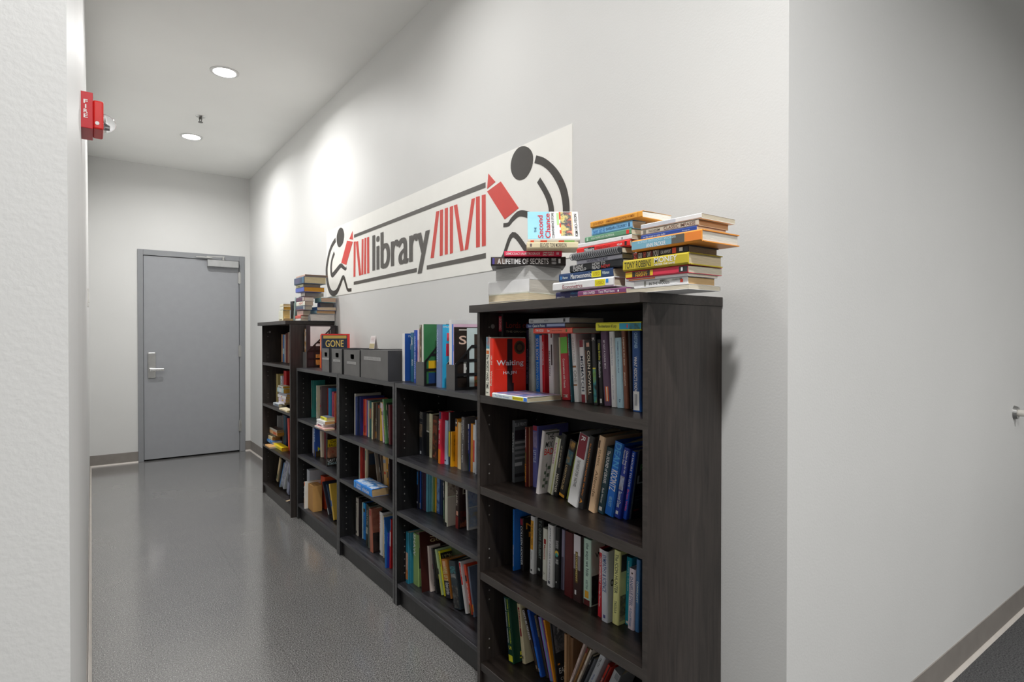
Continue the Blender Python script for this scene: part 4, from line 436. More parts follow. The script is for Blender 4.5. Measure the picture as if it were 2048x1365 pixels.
('book', 'thin ivory spine between blues, ninth from left on top shelf of middle low bookcase', 'book', 'upright books on top shelf of middle low bookcase', (1.239, 3.063, 0.6829), (0.0, 0.0, 0.0), 0.01, 0.2015, 0.133, '#cfc8ac', '#d9cdb4', 0, 0, []),
('book', 'teal spine with rust middle, tenth from left on top shelf of middle low bookcase', 'book', 'upright books on top shelf of middle low bookcase', (1.2407, 3.0524, 0.6835), (0.0185, 0.0, 0.0), 0.0309, 0.2012, 0.1328, '#1f5a58', '#d9cdb4', 0, 0, [('B', '#9a5a44', 0.2, 0.48, 0, 1)]),
('book', 'thin cream spine at front, eleventh from left on top shelf of middle low bookcase', 'book', 'upright books on top shelf of middle low bookcase', (1.2279, 2.9884, 0.6831), (0.0148, 0.0, 0.0), 0.0104, 0.1999, 0.132, '#d5d0a8', '#d9cdb4', 0, 0, []),
('book', 'brown spine with carved letters, twelfth from left on top shelf of middle low bookcase', 'book', 'upright books on top shelf of middle low bookcase', (1.2307, 2.9775, 0.6837), (0.0246, 0.0, 0.0), 0.0081, 0.1984, 0.131, '#5a4a3c', '#d9cdb4', 0, 0, [('T', 'MASSENGILL', '#c8b898', 0.05, 0.55, 0.1, 0.9), ('B', ('#3a1a20', '#8a6a6a'), 0.62, 0.95, 0, 1)]),
('book', 'grey brown spine with flame, thirteenth from left on top shelf of middle low bookcase', 'book', 'upright books on top shelf of middle low bookcase', (1.2427, 2.9687, 0.6836), (0.0213, 0.0, 0.0), 0.0144, 0.1958, 0.1292, '#55524c', '#d9cdb4', 0, 0, [('T', 'of the', '#d8c8b0', 0.42, 0.62, 0.1, 0.9), ('B', '#e08a20', 0.78, 0.95, 0.25, 0.8)]),
('book', 'narrow taupe spine with red cap, fourteenth from left on top shelf of middle low bookcase', 'book', 'upright books on top shelf of middle low bookcase', (1.2511, 2.9538, 0.6832), (0.0178, 0.0, 0.0), 0.0178, 0.194, 0.128, '#6a6058', '#d9cdb4', 0, 0, [('B', '#e0502c', 0.04, 0.12, 0, 1), ('B', '#17171a', 0, 0.04, 0, 1)]),
('book', 'golden spine with white top, fifteenth from left on top shelf of middle low bookcase', 'book', 'upright books on top shelf of middle low bookcase', (1.2466, 2.9217, 0.6839), (0.0413, 0.0, 0.0), 0.025, 0.2055, 0.1356, '#e8b030', '#d9cdb4', 0, 0, [('B', '#e8e8d8', 0, 0.15, 0, 1)]),
('book', 'thin lilac leaning spine, sixteenth from left on top shelf of middle low bookcase', 'book', 'upright books on top shelf of middle low bookcase', (1.2368, 2.8602, 0.6829), (-0.1022, 0.0, 0.0), 0.0152, 0.2025, 0.1336, '#d0b8c8', '#d9cdb4', 0, 0, [('B', '#2a2a44', 0.2, 0.3, 0, 1)]),
('book', 'green spine, lime vertical title, seventeenth from left on top shelf of middle low bookcase', 'book', 'upright books on top shelf of middle low bookcase', (1.2323, 2.822, 0.6829), (-0.1457, 0.0, 0.0), 0.0172, 0.2296, 0.1516, '#5a8c5c', '#d9cdb4', 0, 0, [('B', '#d8b0a0', 0.06, 0.25, 0.1, 0.6), ('T', 'THE LEARNING', '#d8e030', 0.36, 0.8, 0.1, 0.7)]),
('book', 'dark spine, white serif title, eighteenth from left on top shelf of middle low bookcase', 'book', 'upright books on top shelf of middle low bookcase', (1.245, 2.8042, 0.6829), (-0.1475, 0.0, 0.0), 0.0088, 0.2117, 0.1397, '#2c3830', '#d9cdb4', 0, 0, [('T', 'LEARNING IN DEPTH', '#f2f0ea', 0.3, 0.85, 0.1, 0.9), ('B', '#c8a8a0', 0.04, 0.18, 0, 1)]),
('book', 'wine red spine beside panel, nineteenth from left on top shelf of middle low bookcase', 'book', 'upright books on top shelf of middle low bookcase', (1.2403, 2.7914, 0.6829), (-0.0335, 0.0, 0.0), 0.0188, 0.2042, 0.1347, '#6a2a30', '#d9cdb4', 0, 0, []),
('book', 'thin grey spine in shadow, first from left on middle shelf of middle low bookcase', 'book', 'upright books on middle shelf of middle low bookcase', (1.1887, 3.0718, 0.4375), (0.0167, 0.0, 0.0), 0.0078, 0.1993, 0.1316, '#8a8a84', '#d9cdb4', 0, 0, [('B', '#4a7a50', 0.75, 0.85, 0, 1)]),
('book', 'thin orange red spine, second from left on middle shelf of middle low bookcase', 'book', 'upright books on middle shelf of middle low bookcase', (1.1931, 3.0644, 0.4374), (0.0133, 0.0, 0.0), 0.0034, 0.2029, 0.1339, '#b84030', '#d9cdb4', 0, 0, []),
('book', 'deep red spine with dark cap, third from left on middle shelf of middle low bookcase', 'book', 'upright books on middle shelf of middle low bookcase', (1.1986, 3.0603, 0.4375), (0.0098, 0.0, 0.0), 0.0118, 0.2027, 0.1338, '#8c1a18', '#d9cdb4', 1, 0, [('B', '#3a100e', 0, 0.15, 0.3, 0.8)]),
('book', 'peach spine with teal top, fourth from left on middle shelf of middle low bookcase', 'book', 'upright books on middle shelf of middle low bookcase', (1.2139, 3.049, 0.4375), (0.0067, 0.0, 0.0), 0.0159, 0.193, 0.1274, '#dcc8a8', '#d9cdb4', 0, 0, [('B', '#5a8a80', 0.08, 0.36, 0, 1)]),
('book', 'dark brown upright cover, fifth from left on middle shelf of middle low bookcase', 'book', 'upright books on middle shelf of middle low bookcase', (1.2254, 3.0336, 0.4375), (0.0047, 0.0, 0.0), 0.0117, 0.1803, 0.06, '#3a2c22', '#d9cdb4', 0, 0, [('D', '#6a5a48', 0, 1, 0.9, 1), ('D', '#1f2c3c', 0, 1, 0.55, 0.88), ('D', '#7a6a50', 0.9, 1, 0, 0.4)]),
('book', 'taupe leaning spine with grey title, sixth from left on middle shelf of middle low bookcase', 'book', 'upright books on middle shelf of middle low bookcase', (1.2553, 2.9722, 0.4374), (-0.2893, 0.0, 0.0), 0.0115, 0.1706, 0.1126, '#8a8074', '#d9cdb4', 0, 0, [('T', 'CULTURE', '#5a5248', 0.15, 0.85, 0.25, 0.7)]),
('book', 'black leaning spine, white mark, seventh from left on middle shelf of middle low bookcase', 'book', 'upright books on middle shelf of middle low bookcase', (1.2714, 2.9607, 0.4374), (-0.2869, 0.0, 0.0), 0.0078, 0.1664, 0.1098, '#2f2c30', '#d9cdb4', 0, 0, [('B', '#d8d8d0', 0.45, 0.62, 0.2, 0.8)]),
('book', 'thin mushroom leaning spine, eighth from left on middle shelf of middle low bookcase', 'book', 'upright books on middle shelf of middle low bookcase', (1.2777, 2.9536, 0.4374), (-0.2716, 0.0, 0.0), 0.0081, 0.1582, 0.1044, '#7a6a5c', '#d9cdb4', 0, 0, []),
('book', 'tan spine with red dot, ninth from left on middle shelf of middle low bookcase', 'book', 'upright books on middle shelf of middle low bookcase', (1.2815, 2.9457, 0.4374), (-0.1253, 0.0, 0.0), 0.0402, 0.1565, 0.1033, '#d2b07a', '#d9cdb4', 0, 0, [('B', '#8a98a8', 0.14, 0.26, 0, 1), ('B', '#c8402c', 0.55, 0.64, 0.25, 0.75)]),
('book', 'orange spine, white and black foot, tenth from left on middle shelf of middle low bookcase', 'book', 'upright books on middle shelf of middle low bookcase', (1.28, 2.8976, 0.4374), (-0.1149, 0.0, 0.0), 0.014, 0.1558, 0.1028, '#e0962a', '#d9cdb4', 0, 0, [('B', '#f2f0ea', 0.42, 0.46, 0, 1), ('B', '#3a3a44', 0.5, 0.7, 0, 1)]),
('book', 'brown leaning spine at panel, eleventh from left on middle shelf of middle low bookcase', 'book', 'upright books on middle shelf of middle low bookcase', (1.2633, 2.8441, 0.4374), (-0.0796, 0.0, 0.0), 0.0161, 0.1659, 0.1095, '#3a2c30', '#d9cdb4', 0, 0, [('B', '#c8a878', 0, 0.2, 0, 1), ('B', ('#3a2c30', '#9a8a80'), 0.7, 1, 0, 1)]),
('book', 'pale stone spine, black marks, first from left on bottom shelf of middle low bookcase', 'book', 'upright books on bottom shelf of middle low bookcase', (1.2247, 3.2154, 0.104), (0.0149, 0.0, 0.0), 0.0319, 0.2141, 0.16, '#c2bdb2', '#d9cdb4', 0, 0, [('B', '#17171a', 0.1, 0.13, 0.2, 0.8), ('T', 'LEGEND BEACH', '#4a4640', 0.2, 0.52, 0.3, 0.7), ('B', '#17171a', 0.88, 0.95, 0.2, 0.6)]),
('book', 'black spine next to stone one, second from left on bottom shelf of middle low bookcase', 'book', 'upright books on bottom shelf of middle low bookcase', (1.2288, 3.1829, 0.1041), (0.0187, 0.0, 0.0), 0.0377, 0.2192, 0.1447, '#1c1418', '#d9cdb4', 0, 0, []),
('book', 'thin pale aqua spine, third from left on bottom shelf of middle low bookcase', 'book', 'upright books on bottom shelf of middle low bookcase', (1.2309, 3.1341, 0.1034), (0.0043, 0.0, 0.0), 0.0086, 0.2036, 0.1344, '#b8d0d0', '#d9cdb4', 0, 0, []),
('book', 'vivid blue spine, fourth from left on bottom shelf of middle low bookcase', 'book', 'upright books on bottom shelf of middle low bookcase', (1.2343, 3.1256, 0.1037), (0.0101, 0.0, 0.0), 0.0311, 0.204, 0.1346, '#1f7ccc', '#d9cdb4', 0, 0, [('B', '#2aa0e0', 0, 0.15, 0, 1), ('B', '#3a3420', 0.15, 0.25, 0, 1), ('T', 'COFFEE', '#0f4a8c', 0.35, 0.75, 0.22, 0.78)]),
('book', 'black spine, white photo middle, fifth from left on bottom shelf of middle low bookcase', 'book', 'upright books on bottom shelf of middle low bookcase', (1.2106, 3.0312, 0.1046), (0.0367, 0.0, 0.0), 0.0317, 0.2252, 0.1486, '#22281f', '#d9cdb4', 0, 0, [('T', 'CULTURE', '#b8b8b0', 0.15, 0.5, 0.4, 0.8), ('B', ('#d8dcd4', '#6a7a6a'), 0.56, 0.72, 0, 1)]),
('book', 'thin grey green spine, sixth from left on bottom shelf of middle low bookcase', 'book', 'upright books on bottom shelf of middle low bookcase', (1.2041, 2.9781, 0.1038), (0.0207, 0.0, 0.0), 0.0173, 0.2226, 0.1469, '#5f6860', '#d9cdb4', 0, 0, []),
('book', 'terracotta spine, red ornament, seventh from left on bottom shelf of middle low bookcase', 'book', 'upright books on bottom shelf of middle low bookcase', (1.1905, 2.9209, 0.1034), (-0.063, 0.0, 0.0), 0.0352, 0.2246, 0.06, '#a0604c', '#d9cdb4', 0, 0, [('B', '#a02a1c', 0.03, 0.16, 0.1, 0.7), ('D', ('#8a4a3a', '#a86a54'), 0, 1, 0.45, 1), ('D', ('#1c1414', '#3a2c28'), 0, 1, 0, 0.45)]),
('book', 'white spine, red side lettering, eighth from left on bottom shelf of middle low bookcase', 'book', 'upright books on bottom shelf of middle low bookcase', (1.2151, 2.8542, 0.1034), (0.0, 0.0, 0.0), 0.04, 0.2241, 0.1479, '#dedbd4', '#d9cdb4', 0, 0, [('T', 'STEVE ALTEN', '#b03a38', 0.08, 0.5, 0.0, 0.3), ('B', '#17171a', 0.9, 0.96, 0.1, 0.35)]),
('book', 'thin tan spine, ninth from left on bottom shelf of middle low bookcase', 'book', 'upright books on bottom shelf of middle low bookcase', (1.2112, 2.799, 0.1034), (-0.014, 0.0, 0.0), 0.011, 0.214, 0.1412, '#cdbf9c', '#d9cdb4', 0, 0, []),
('book', 'blue spine with italic white title, tenth from left on bottom shelf of middle low bookcase', 'book', 'upright books on bottom shelf of middle low bookcase', (1.1647, 2.6691, 0.1034), (-0.0568, 0.0, 0.0), 0.0076, 0.245, 0.1617, '#1f5a9c', '#d9cdb4', 0, 0, [('T', 'DUMMIES HOUSE', '#e8f0f4', 0.05, 0.75, 0.1, 0.9)]),
('book', 'royal blue spine, spaced capitals, eleventh from left on bottom shelf of middle low bookcase', 'book', 'upright books on bottom shelf of middle low bookcase', (1.1721, 2.6625, 0.1036), (0.0551, 0.0, 0.0), 0.0033, 0.1747, 0.1153, '#1a2f8c', '#d9cdb4', 0, 0, [('T', 'NICCOLO RIZZOLI', '#f2f0ea', 0.1, 0.95, 0.3, 0.65)]),
('book', 'red spine against side panel, twelfth from left on bottom shelf of middle low bookcase', 'book', 'upright books on bottom shelf of middle low bookcase', (1.1815, 2.6553, 0.1039), (0.0329, 0.0, 0.0), 0.0146, 0.2415, 0.1594, '#b01a1c', '#d9cdb4', 0, 0, [('B', '#d8d8d4', 0.25, 0.55, 0, 1), ('B', '#1f5a8c', 0.0, 0.22, 0, 1)]),
('book', 'tall teal picture spine, first from left on top shelf of left low bookcase', 'book', 'upright books on top shelf of left low bookcase', (1.2256, 4.0402, 0.683), (0.0053, 0.0, 0.0), 0.0152, 0.2537, 0.091, '#2f7a74', '#d9cdb4', 1, 0, [('B', ('#a0583c', '#8aa090', '#c08a6a'), 0.2, 0.78, 0.3, 1)]),
('book', 'thin white spine beside teal, second from left on top shelf of left low bookcase', 'book', 'upright books on top shelf of left low bookcase', (1.2417, 3.9814, 0.683), (0.0121, 0.0, 0.0), 0.0085, 0.2221, 0.1466, '#d8d6c8', '#d9cdb4', 0, 0, []),
('book', 'green spine, black letter S, third from left on top shelf of left low bookcase', 'book', 'upright books on top shelf of left low bookcase', (1.2483, 4.008, 0.6832), (0.0099, 0.0, 0.0), 0.0266, 0.2214, 0.1427, '#4f7f74', '#d9cdb4', 0, 0, [('T', 'S', '#17171a', 0.27, 0.38, 0.2, 0.9), ('B', '#b8b07a', 0.38, 0.5, 0, 1), ('B', '#1f6a8c', 0.52, 0.68, 0, 1), ('B', '#c89078', 0.72, 0.75, 0, 1)]),
('book', 'thin grey white spine, fourth from left on top shelf of left low bookcase', 'book', 'upright books on top shelf of left low bookcase', (1.2644, 4.0279, 0.683), (0.0073, 0.0, 0.0), 0.0199, 0.2192, 0.1266, '#cfcabc', '#d9cdb4', 0, 0, []),
('book', 'mauve brown spine, fifth from left on top shelf of left low bookcase', 'book', 'upright books on top shelf of left low bookcase', (1.234, 3.8829, 0.6832), (0.0102, 0.0, 0.0), 0.0274, 0.2233, 0.1473, '#6a5a58', '#d9cdb4', 0, 0, [('B', '#2a2424', 0, 0.1, 0, 1), ('B', '#8a1a28', 0.55, 0.62, 0, 1)]),
('book', 'yellow spine in left case, sixth from left on top shelf of left low bookcase', 'book', 'upright books on top shelf of left low bookcase', (1.274, 3.9588, 0.6832), (0.0073, 0.0, 0.0), 0.0357, 0.2102, 0.117, '#e8b81c', '#d9cdb4', 0, 0, [('B', '#e0902a', 0.1, 0.5, 0, 1)]),
('book', 'maroon spine, white block letters, seventh from left on top shelf of left low bookcase', 'book', 'upright books on top shelf of left low bookcase', (1.274, 3.9224, 0.6833), (0.01, 0.0, 0.0), 0.0396, 0.2095, 0.117, '#4a2028', '#d9cdb4', 0, 0, [('T', 'MATTERHORN', '#f2f0ea', 0.08, 0.85, 0.1, 0.7)]),
('book', 'dark red narrow spine, eighth from left on top shelf of left low bookcase', 'book', 'upright books on top shelf of left low bookcase', (1.274, 3.8553, 0.683), (0.0063, 0.0, 0.0), 0.0231, 0.2125, 0.117, '#8a2420', '#d9cdb4', 0, 0, []),
('book', 'sky blue hardback spine, ninth from left on top shelf of left low bookcase', 'book', 'upright books on top shelf of left low bookcase', (1.274, 3.8324, 0.6831), (0.0042, 0.0, 0.0), 0.0522, 0.2132, 0.117, '#1a82b4', '#d9cdb4', 1, 0, [('B', '#12587c', 0, 1, 0.8, 1)]),
('book', 'raspberry spine, tenth from left on top shelf of left low bookcase', 'book', 'upright books on top shelf of left low bookcase', (1.274, 3.7632, 0.6835), (0.0175, 0.0, 0.0), 0.0322, 0.1955, 0.117, '#a83a5c', '#d9cdb4', 1, 0, []),
('book', 'orange spine half hidden by panel, eleventh from left on top shelf of left low bookcase', 'book', 'upright books on top shelf of left low bookcase', (1.274, 3.7168, 0.6834), (0.0221, 0.0, 0.0), 0.0208, 0.1892, 0.117, '#c85a38', '#d9cdb4', 0, 0, []),
('book', 'pale lavender tall spine, first from left on middle shelf of left low bookcase', 'book', 'upright books on middle shelf of left low bookcase', (1.205, 3.9527, 0.4383), (0.0259, 0.0, 0.0), 0.0349, 0.1883, 0.1243, '#a8a8b4', '#d9cdb4', 0, 0, [('B', '#2a2a4a', 0.9, 1, 0, 1)]),
('book', 'blue paperback, yellow cover letters, second from left on middle shelf of left low bookcase', 'book', 'upright books on middle shelf of left low bookcase', (1.202, 3.9044, 0.4374), (-0.0318, 0.0, 0.0), 0.0259, 0.1921, 0.06, '#1f4a9c', '#d9cdb4', 0, 0, [('T', 'PETER', '#a8c0e8', 0.05, 0.5, 0.1, 0.9), ('B', ('#6a5a30', '#2a2a20'), 0.75, 1, 0, 1), ('C', 'Me', '#e8e020', 0.3, 0.95, 0.2, 0.34), ('D', ('#2a2418', '#5a4a20'), 0, 1, 0, 0.2)]),
('book', 'cream spine, pink cover edge, third from left on middle shelf of left low bookcase', 'book', 'upright books on middle shelf of left low bookcase', (1.2333, 3.8711, 0.4374), (-0.0742, 0.0, 0.0), 0.0376, 0.1741, 0.06, '#d8c8b4', '#d9cdb4', 0, 0, []),
('book', 'dark red upright spine, fourth from left on middle shelf of left low bookcase', 'book', 'upright books on middle shelf of left low bookcase', (1.242, 3.8241, 0.4374), (0.0, 0.0, 0.0), 0.0354, 0.1766, 0.1165, '#6a1a1e', '#d9cdb4', 0, 0, []),
('book', 'brown cover behind yellow paperback, fifth from left on middle shelf of left low bookcase', 'book', 'upright books on middle shelf of left low bookcase', (1.241, 3.7825, 0.4374), (0.0, 0.0, 0.0), 0.029, 0.1726, 0.1139, '#3a2a24', '#d9cdb4', 0, 0, []),
('book', 'paperback with yellow banner cover, sixth from left on middle shelf of left low bookcase', 'book', 'upright books on middle shelf of left low bookcase', (1.1742, 3.5794, 0.4387), (0.0727, 0.0, 0.0), 0.0179, 0.1699, 0.105, '#2a2420', '#d9cdb4', 0, 0, [('D', '#e8b81c', 0, 1, 0.7, 0.98), ('C', 'DAVID', '#4a3a10', 0.2, 0.95, 0.84, 0.94), ('C', 'BALDACCI', '#4a3a10', 0.1, 1.0, 0.72, 0.82), ('D', ('#2a2a30', '#c88a6a', '#a83a30'), 0, 1, 0.3, 0.7), ('C', 'LAST MAN', '#f2f0ea', 0.05, 0.98, 0.16, 0.26), ('C', 'STANDING', '#b8d0dc', 0.05, 0.98, 0.05, 0.14)]),
('book', 'pale grey spine behind open paperback, first from left on bottom shelf of left low bookcase', 'book', 'upright books on bottom shelf of left low bookcase', (1.1769, 3.9855, 0.1047), (0.0232, 0.0, 0.0), 0.0553, 0.239, 0.16, '#a8acb4', '#d9cdb4', 0, 0, []),
('book', 'worn paperback, orange flame spine, second from left on bottom shelf of left low bookcase', 'book', 'upright books on bottom shelf of left low bookcase', (1.136, 3.9047, 0.104), (0.0389, 0.0, 0.0), 0.0154, 0.1786, 0.1178, '#e8e0d0', '#c89a5c', 0, 0, [('B', '#e87a1c', 0, 0.15, 0, 1), ('B', '#c84a1c', 0.03, 0.1, 0.2, 0.7), ('B', '#d8b8a0', 0.6, 0.95, 0, 1)]),
('book', 'thick tan paperback, pages showing, third from left on bottom shelf of left low bookcase', 'book', 'upright books on bottom shelf of left low bookcase', (1.1571, 3.8854, 0.1051), (0.0167, 0.0, 0.0), 0.1016, 0.1673, 0.06, '#c89a5c', '#c08f50', 0, 1, []),
('book', 'orange red upright spine, fourth from left on bottom shelf of left low bookcase', 'book', 'upright books on bottom shelf of left low bookcase', (1.2383, 3.8784, 0.1034), (-0.0208, 0.0, 0.0), 0.0839, 0.2096, 0.1383, '#c84a22', '#d9cdb4', 0, 0, [('B', '#3a7a5a', 0.5, 0.9, 0, 0.3)]),
('book', 'dark leaning spine, red stripe, fifth from left on bottom shelf of left low bookcase', 'book', 'upright books on bottom shelf of left low bookcase', (1.2189, 3.6683, 0.1034), (-0.6192, 0.0, 0.0), 0.016, 0.2209, 0.1458, '#2a2c3c', '#d9cdb4', 0, 0, [('B', '#b83a44', 0, 0.8, 0.2, 0.35), ('B', '#c8d4d4', 0.8, 1, 0, 1)]),
('book', 'navy leaning cover, sixth from left on bottom shelf of left low bookcase', 'book', 'upright books on bottom shelf of left low bookcase', (1.236, 3.644, 0.1034), (-0.6395, 0.0, 0.0), 0.0174, 0.2074, 0.1369, '#1f3a5a', '#d9cdb4', 0, 0, []),
('book', 'yellow leaning spine, blue foot, seventh from left on bottom shelf of left low bookcase', 'book', 'upright books on bottom shelf of left low bookcase', (1.2058, 3.5405, 0.1034), (-0.3808, 0.0, 0.0), 0.0222, 0.2227, 0.147, '#e0b048', '#d9cdb4', 0, 0, [('B', '#3a6ab4', 0.45, 0.62, 0, 1)]),
('book', 'thin peach spine, first from left on top shelf of farthest bookcase', 'book', 'upright books on top shelf of farthest bookcase', (1.2217, 4.7902, 1.0346), (0.0329, 0.0, 0.0), 0.0053, 0.2208, 0.1457, '#d8a070', '#d9cdb4', 0, 0, []),
('book', 'blue spine, far top shelf, second from left on top shelf of farthest bookcase', 'book', 'upright books on top shelf of farthest bookcase', (1.2299, 4.7843, 1.0356), (0.028, 0.0, 0.0), 0.0429, 0.2171, 0.1433, '#2f6aa8', '#d9cdb4', 0, 0, [('B', '#a8c8e0', 0.5, 0.7, 0, 1)]),
('book', 'thin grey spine, far top shelf, third from left on top shelf of farthest bookcase', 'book', 'upright books on top shelf of farthest bookcase', (1.2275, 4.7266, 1.0344), (0.0, 0.0, 0.0), 0.0316, 0.2169, 0.1432, '#b8b4ac', '#d9cdb4', 0, 0, []),
('book', 'rust brown spine, fourth from left on top shelf of farthest bookcase', 'book', 'upright books on top shelf of farthest bookcase', (1.227, 4.6879, 1.0344), (0.0, 0.0, 0.0), 0.0404, 0.2275, 0.1501, '#6a2c24', '#d9cdb4', 0, 0, []),
('book', 'tan brown spine at panel, fifth from left on top shelf of farthest bookcase', 'book', 'upright books on top shelf of farthest bookcase', (1.2306, 4.6469, 1.0354), (0.0223, 0.0, 0.0), 0.0434, 0.2344, 0.1547, '#8a6a5a', '#d9cdb4', 0, 0, []),
('book', 'olive cream tall spine, first from left on second shelf of farthest bookcase', 'book', 'upright books on second shelf of farthest bookcase', (1.2004, 4.8707, 0.713), (0.0132, 0.0, 0.0), 0.0416, 0.2268, 0.12, '#b8a870', '#d9cdb4', 0, 0, [('D', '#b09c60', 0, 1, 0, 1), ('D', '#4a3a20', 0.5, 0.9, 0.68, 0.8)]),
('book', 'pale blue lettered spine, upper stack, second from left on second shelf of farthest bookcase', 'book', 'upright books on second shelf of farthest bookcase', (1.2004, 4.7411, 0.7154), (0.0228, 0.0, 0.0), 0.043, 0.216, 0.1426, '#c4ccd4', '#d9cdb4', 0, 0, [('T', 'AMERICA', '#3a4a6a', 0.1, 0.9, 0.22, 0.78)]),
('book', 'bright red spine with orange foot, third from left on second shelf of farthest bookcase', 'book', 'upright books on second shelf of farthest bookcase', (1.2124, 4.6943, 0.7151), (0.0098, 0.0, 0.0), 0.076, 0.2583, 0.1705, '#b01a1c', '#d9cdb4', 0, 0, [('B', '#e07a28', 0.72, 1, 0, 1)]),
('book', 'grey upright cover at back, first from left on third shelf of farthest bookcase', 'book', 'upright books on third shelf of farthest bookcase', (1.2054, 4.8707, 0.393), (0.0205, 0.0, 0.0), 0.0305, 0.2147, 0.1417, '#8f8f90', '#d9cdb4', 0, 0, [('D', '#a0a0a0', 0, 1, 0, 1)]),
('book', 'grey brown spine at back, second from left on third shelf of farthest bookcase', 'book', 'upright books on third shelf of farthest bookcase', (1.2054, 4.709, 0.3929), (0.0169, 0.0, 0.0), 0.0304, 0.2395, 0.1581, '#6a5a5c', '#d9cdb4', 0, 0, []),
('book', 'teal spine at back, third from left on third shelf of farthest bookcase', 'book', 'upright books on third shelf of farthest bookcase', (1.2054, 4.6728, 0.393), (0.0168, 0.0, 0.0), 0.038, 0.238, 0.1571, '#2a5a6a', '#d9cdb4', 0, 0, []),
('book', 'navy spine at back, fourth from left on third shelf of farthest bookcase', 'book', 'upright books on third shelf of farthest bookcase', (1.2054, 4.6291, 0.393), (0.0164, 0.0, 0.0), 0.0374, 0.2402, 0.1585, '#1f2c4a', '#d9cdb4', 0, 0, []),
('book', 'coral red spine beside panel, fifth from left on third shelf of farthest bookcase', 'book', 'upright books on third shelf of farthest bookcase', (1.1831, 4.4568, 0.3924), (-0.1073, 0.0, 0.0), 0.0352, 0.2383, 0.1573, '#d0483c', '#d9cdb4', 0, 0, []),
('book', 'tan leaning spine, green foot, first from left on bottom shelf of farthest bookcase', 'book', 'upright books on bottom shelf of farthest bookcase', (1.173, 4.7654, 0.1198), (0.4911, 0.0, 0.0), 0.0347, 0.2193, 0.1447, '#c8b48a', '#d9cdb4', 0, 0, [('B', ('#3a5a34', '#c8b48a'), 0.7, 0.95, 0, 1)]),
('book', 'black leaning cover, second from left on bottom shelf of farthest bookcase', 'book', 'upright books on bottom shelf of farthest bookcase', (1.1792, 4.7196, 0.1064), (0.4332, 0.0, 0.0), 0.0286, 0.2207, 0.1456, '#1c1a16', '#d9cdb4', 0, 0, []),
('book', 'blue leaning spine, third from left on bottom shelf of farthest bookcase', 'book', 'upright books on bottom shelf of farthest bookcase', (1.1479, 4.5738, 0.1095), (0.5806, 0.0, 0.0), 0.0112, 0.2435, 0.1, '#3f74b4', '#d9cdb4', 0, 0, [('D', '#c8d4e4', 0, 1, 0, 1)]),
('book', 'white cloudy leaning spine, fourth from left on bottom shelf of farthest bookcase', 'book', 'upright books on bottom shelf of farthest bookcase', (1.1546, 4.5405, 0.1412), (0.5839, 0.0, 0.0), 0.0686, 0.2658, 0.1754, '#d0d8e4', '#d9cdb4', 0, 0, [('B', ('#d0d8e4', '#7a7c98', '#e8ecf0'), 0, 1, 0, 1)]),
('book', 'grey blue leaning spine, fifth from left on bottom shelf of farthest bookcase', 'book', 'upright books on bottom shelf of farthest bookcase', (1.1586, 4.4146, 0.1027), (0.3357, 0.0, 0.0), 0.0525, 0.2309, 0.1524, '#8a90a8', '#d9cdb4', 0, 0, [('B', '#2a2a3c', 0.3, 0.6, 0, 1)]),
('book', 'black upright paperback, first from left on top of farthest bookcase', 'book', 'upright books on top of farthest bookcase', (1.1973, 4.4427, 1.3464), (0.0, 0.0, 0.0), 0.0707, 0.1495, 0.1, '#1f2024', '#d9cdb4', 0, 0, [('D', ('#1f2024', '#8a8a80', '#6a2030'), 0, 1, 0.1, 0.9)]),
('book', 'grey teal upright paperback, second from left on top of farthest bookcase', 'book', 'upright books on top of farthest bookcase', (1.1873, 4.3301, 1.3536), (0.2439, 0.0, 0.0), 0.0298, 0.1692, 0.1, '#8ea6a4', '#d9cdb4', 0, 0, []),
('book', 'orange spine in front of holder, standing on top of low bookcases', 'book', 'upright books on top of low bookcases', (1.2588, 3.9611, 1.0265), (0.05, 0.0, 0.0), 0.0288, 0.224, 0.1322, '#ea652a', '#d9cdb4', 0, 0, [('T', 'the pumpkin', '#f8d8c0', 0.1, 0.8, 0.3, 0.6)]),
('book', 'red edged book behind gold lettering, standing on top of low bookcases', 'book', 'upright books on top of low bookcases', (1.184, 3.6951, 1.0251), (0.0, 0.0, 0.0), 0.004, 0.2295, 0.1854, '#d8342c', '#d9cdb4', 0, 0, [('B', '#f2f0ea', 0.2, 0.5, 0, 1)]),
('book', 'cover with big gold capitals, standing on top of low bookcases', 'book', 'upright books on top of low bookcases', (1.179, 3.6744, 1.0251), (0.0, 0.0, 0.0), 0.0223, 0.2211, 0.1592, '#1f2a40', '#d9cdb4', 0, 0, [('D', '#b89a4c', 0.03, 0.97, 0.905, 0.99), ('C', 'GONE', '#d8b860', 0.12, 0.85, 0.66, 0.86), ('D', '#e02a1c', 0.12, 0.95, 0.54, 0.62), ('C', 'GONE', '#f2f0ea', 0.2, 0.8, 0.54, 0.6)]),
('book', 'white spine, navy cover with F, standing on top of low bookcases', 'book', 'upright books on top of low bookcases', (1.2094, 2.568, 1.0251), (0.0, 0.0, 0.0), 0.0238, 0.2277, 0.06, '#e9e4da', '#d9cdb4', 0, 0, [('D', '#1c468c', 0.0, 1, 0, 1), ('C', 'TYRO', '#c8d4e8', 0.35, 0.9, 0.92, 0.955), ('C', 'F', '#f2f0ea', 0.55, 0.95, 0.66, 0.78)]),
('book', 'teal spine, white words apart, standing on top of low bookcases', 'book', 'upright books on top of low bookcases', (1.2261, 2.5112, 1.0251), (0.0, 0.0, 0.0), 0.0345, 0.2317, 0.1529, '#1f5c7c', '#d9cdb4', 0, 0, [('T', 'CAMEL', '#e8f4f4', 0.1, 0.27, 0.25, 0.65), ('T', 'BOOK', '#e8f4f4', 0.55, 0.68, 0.4, 0.8)]),
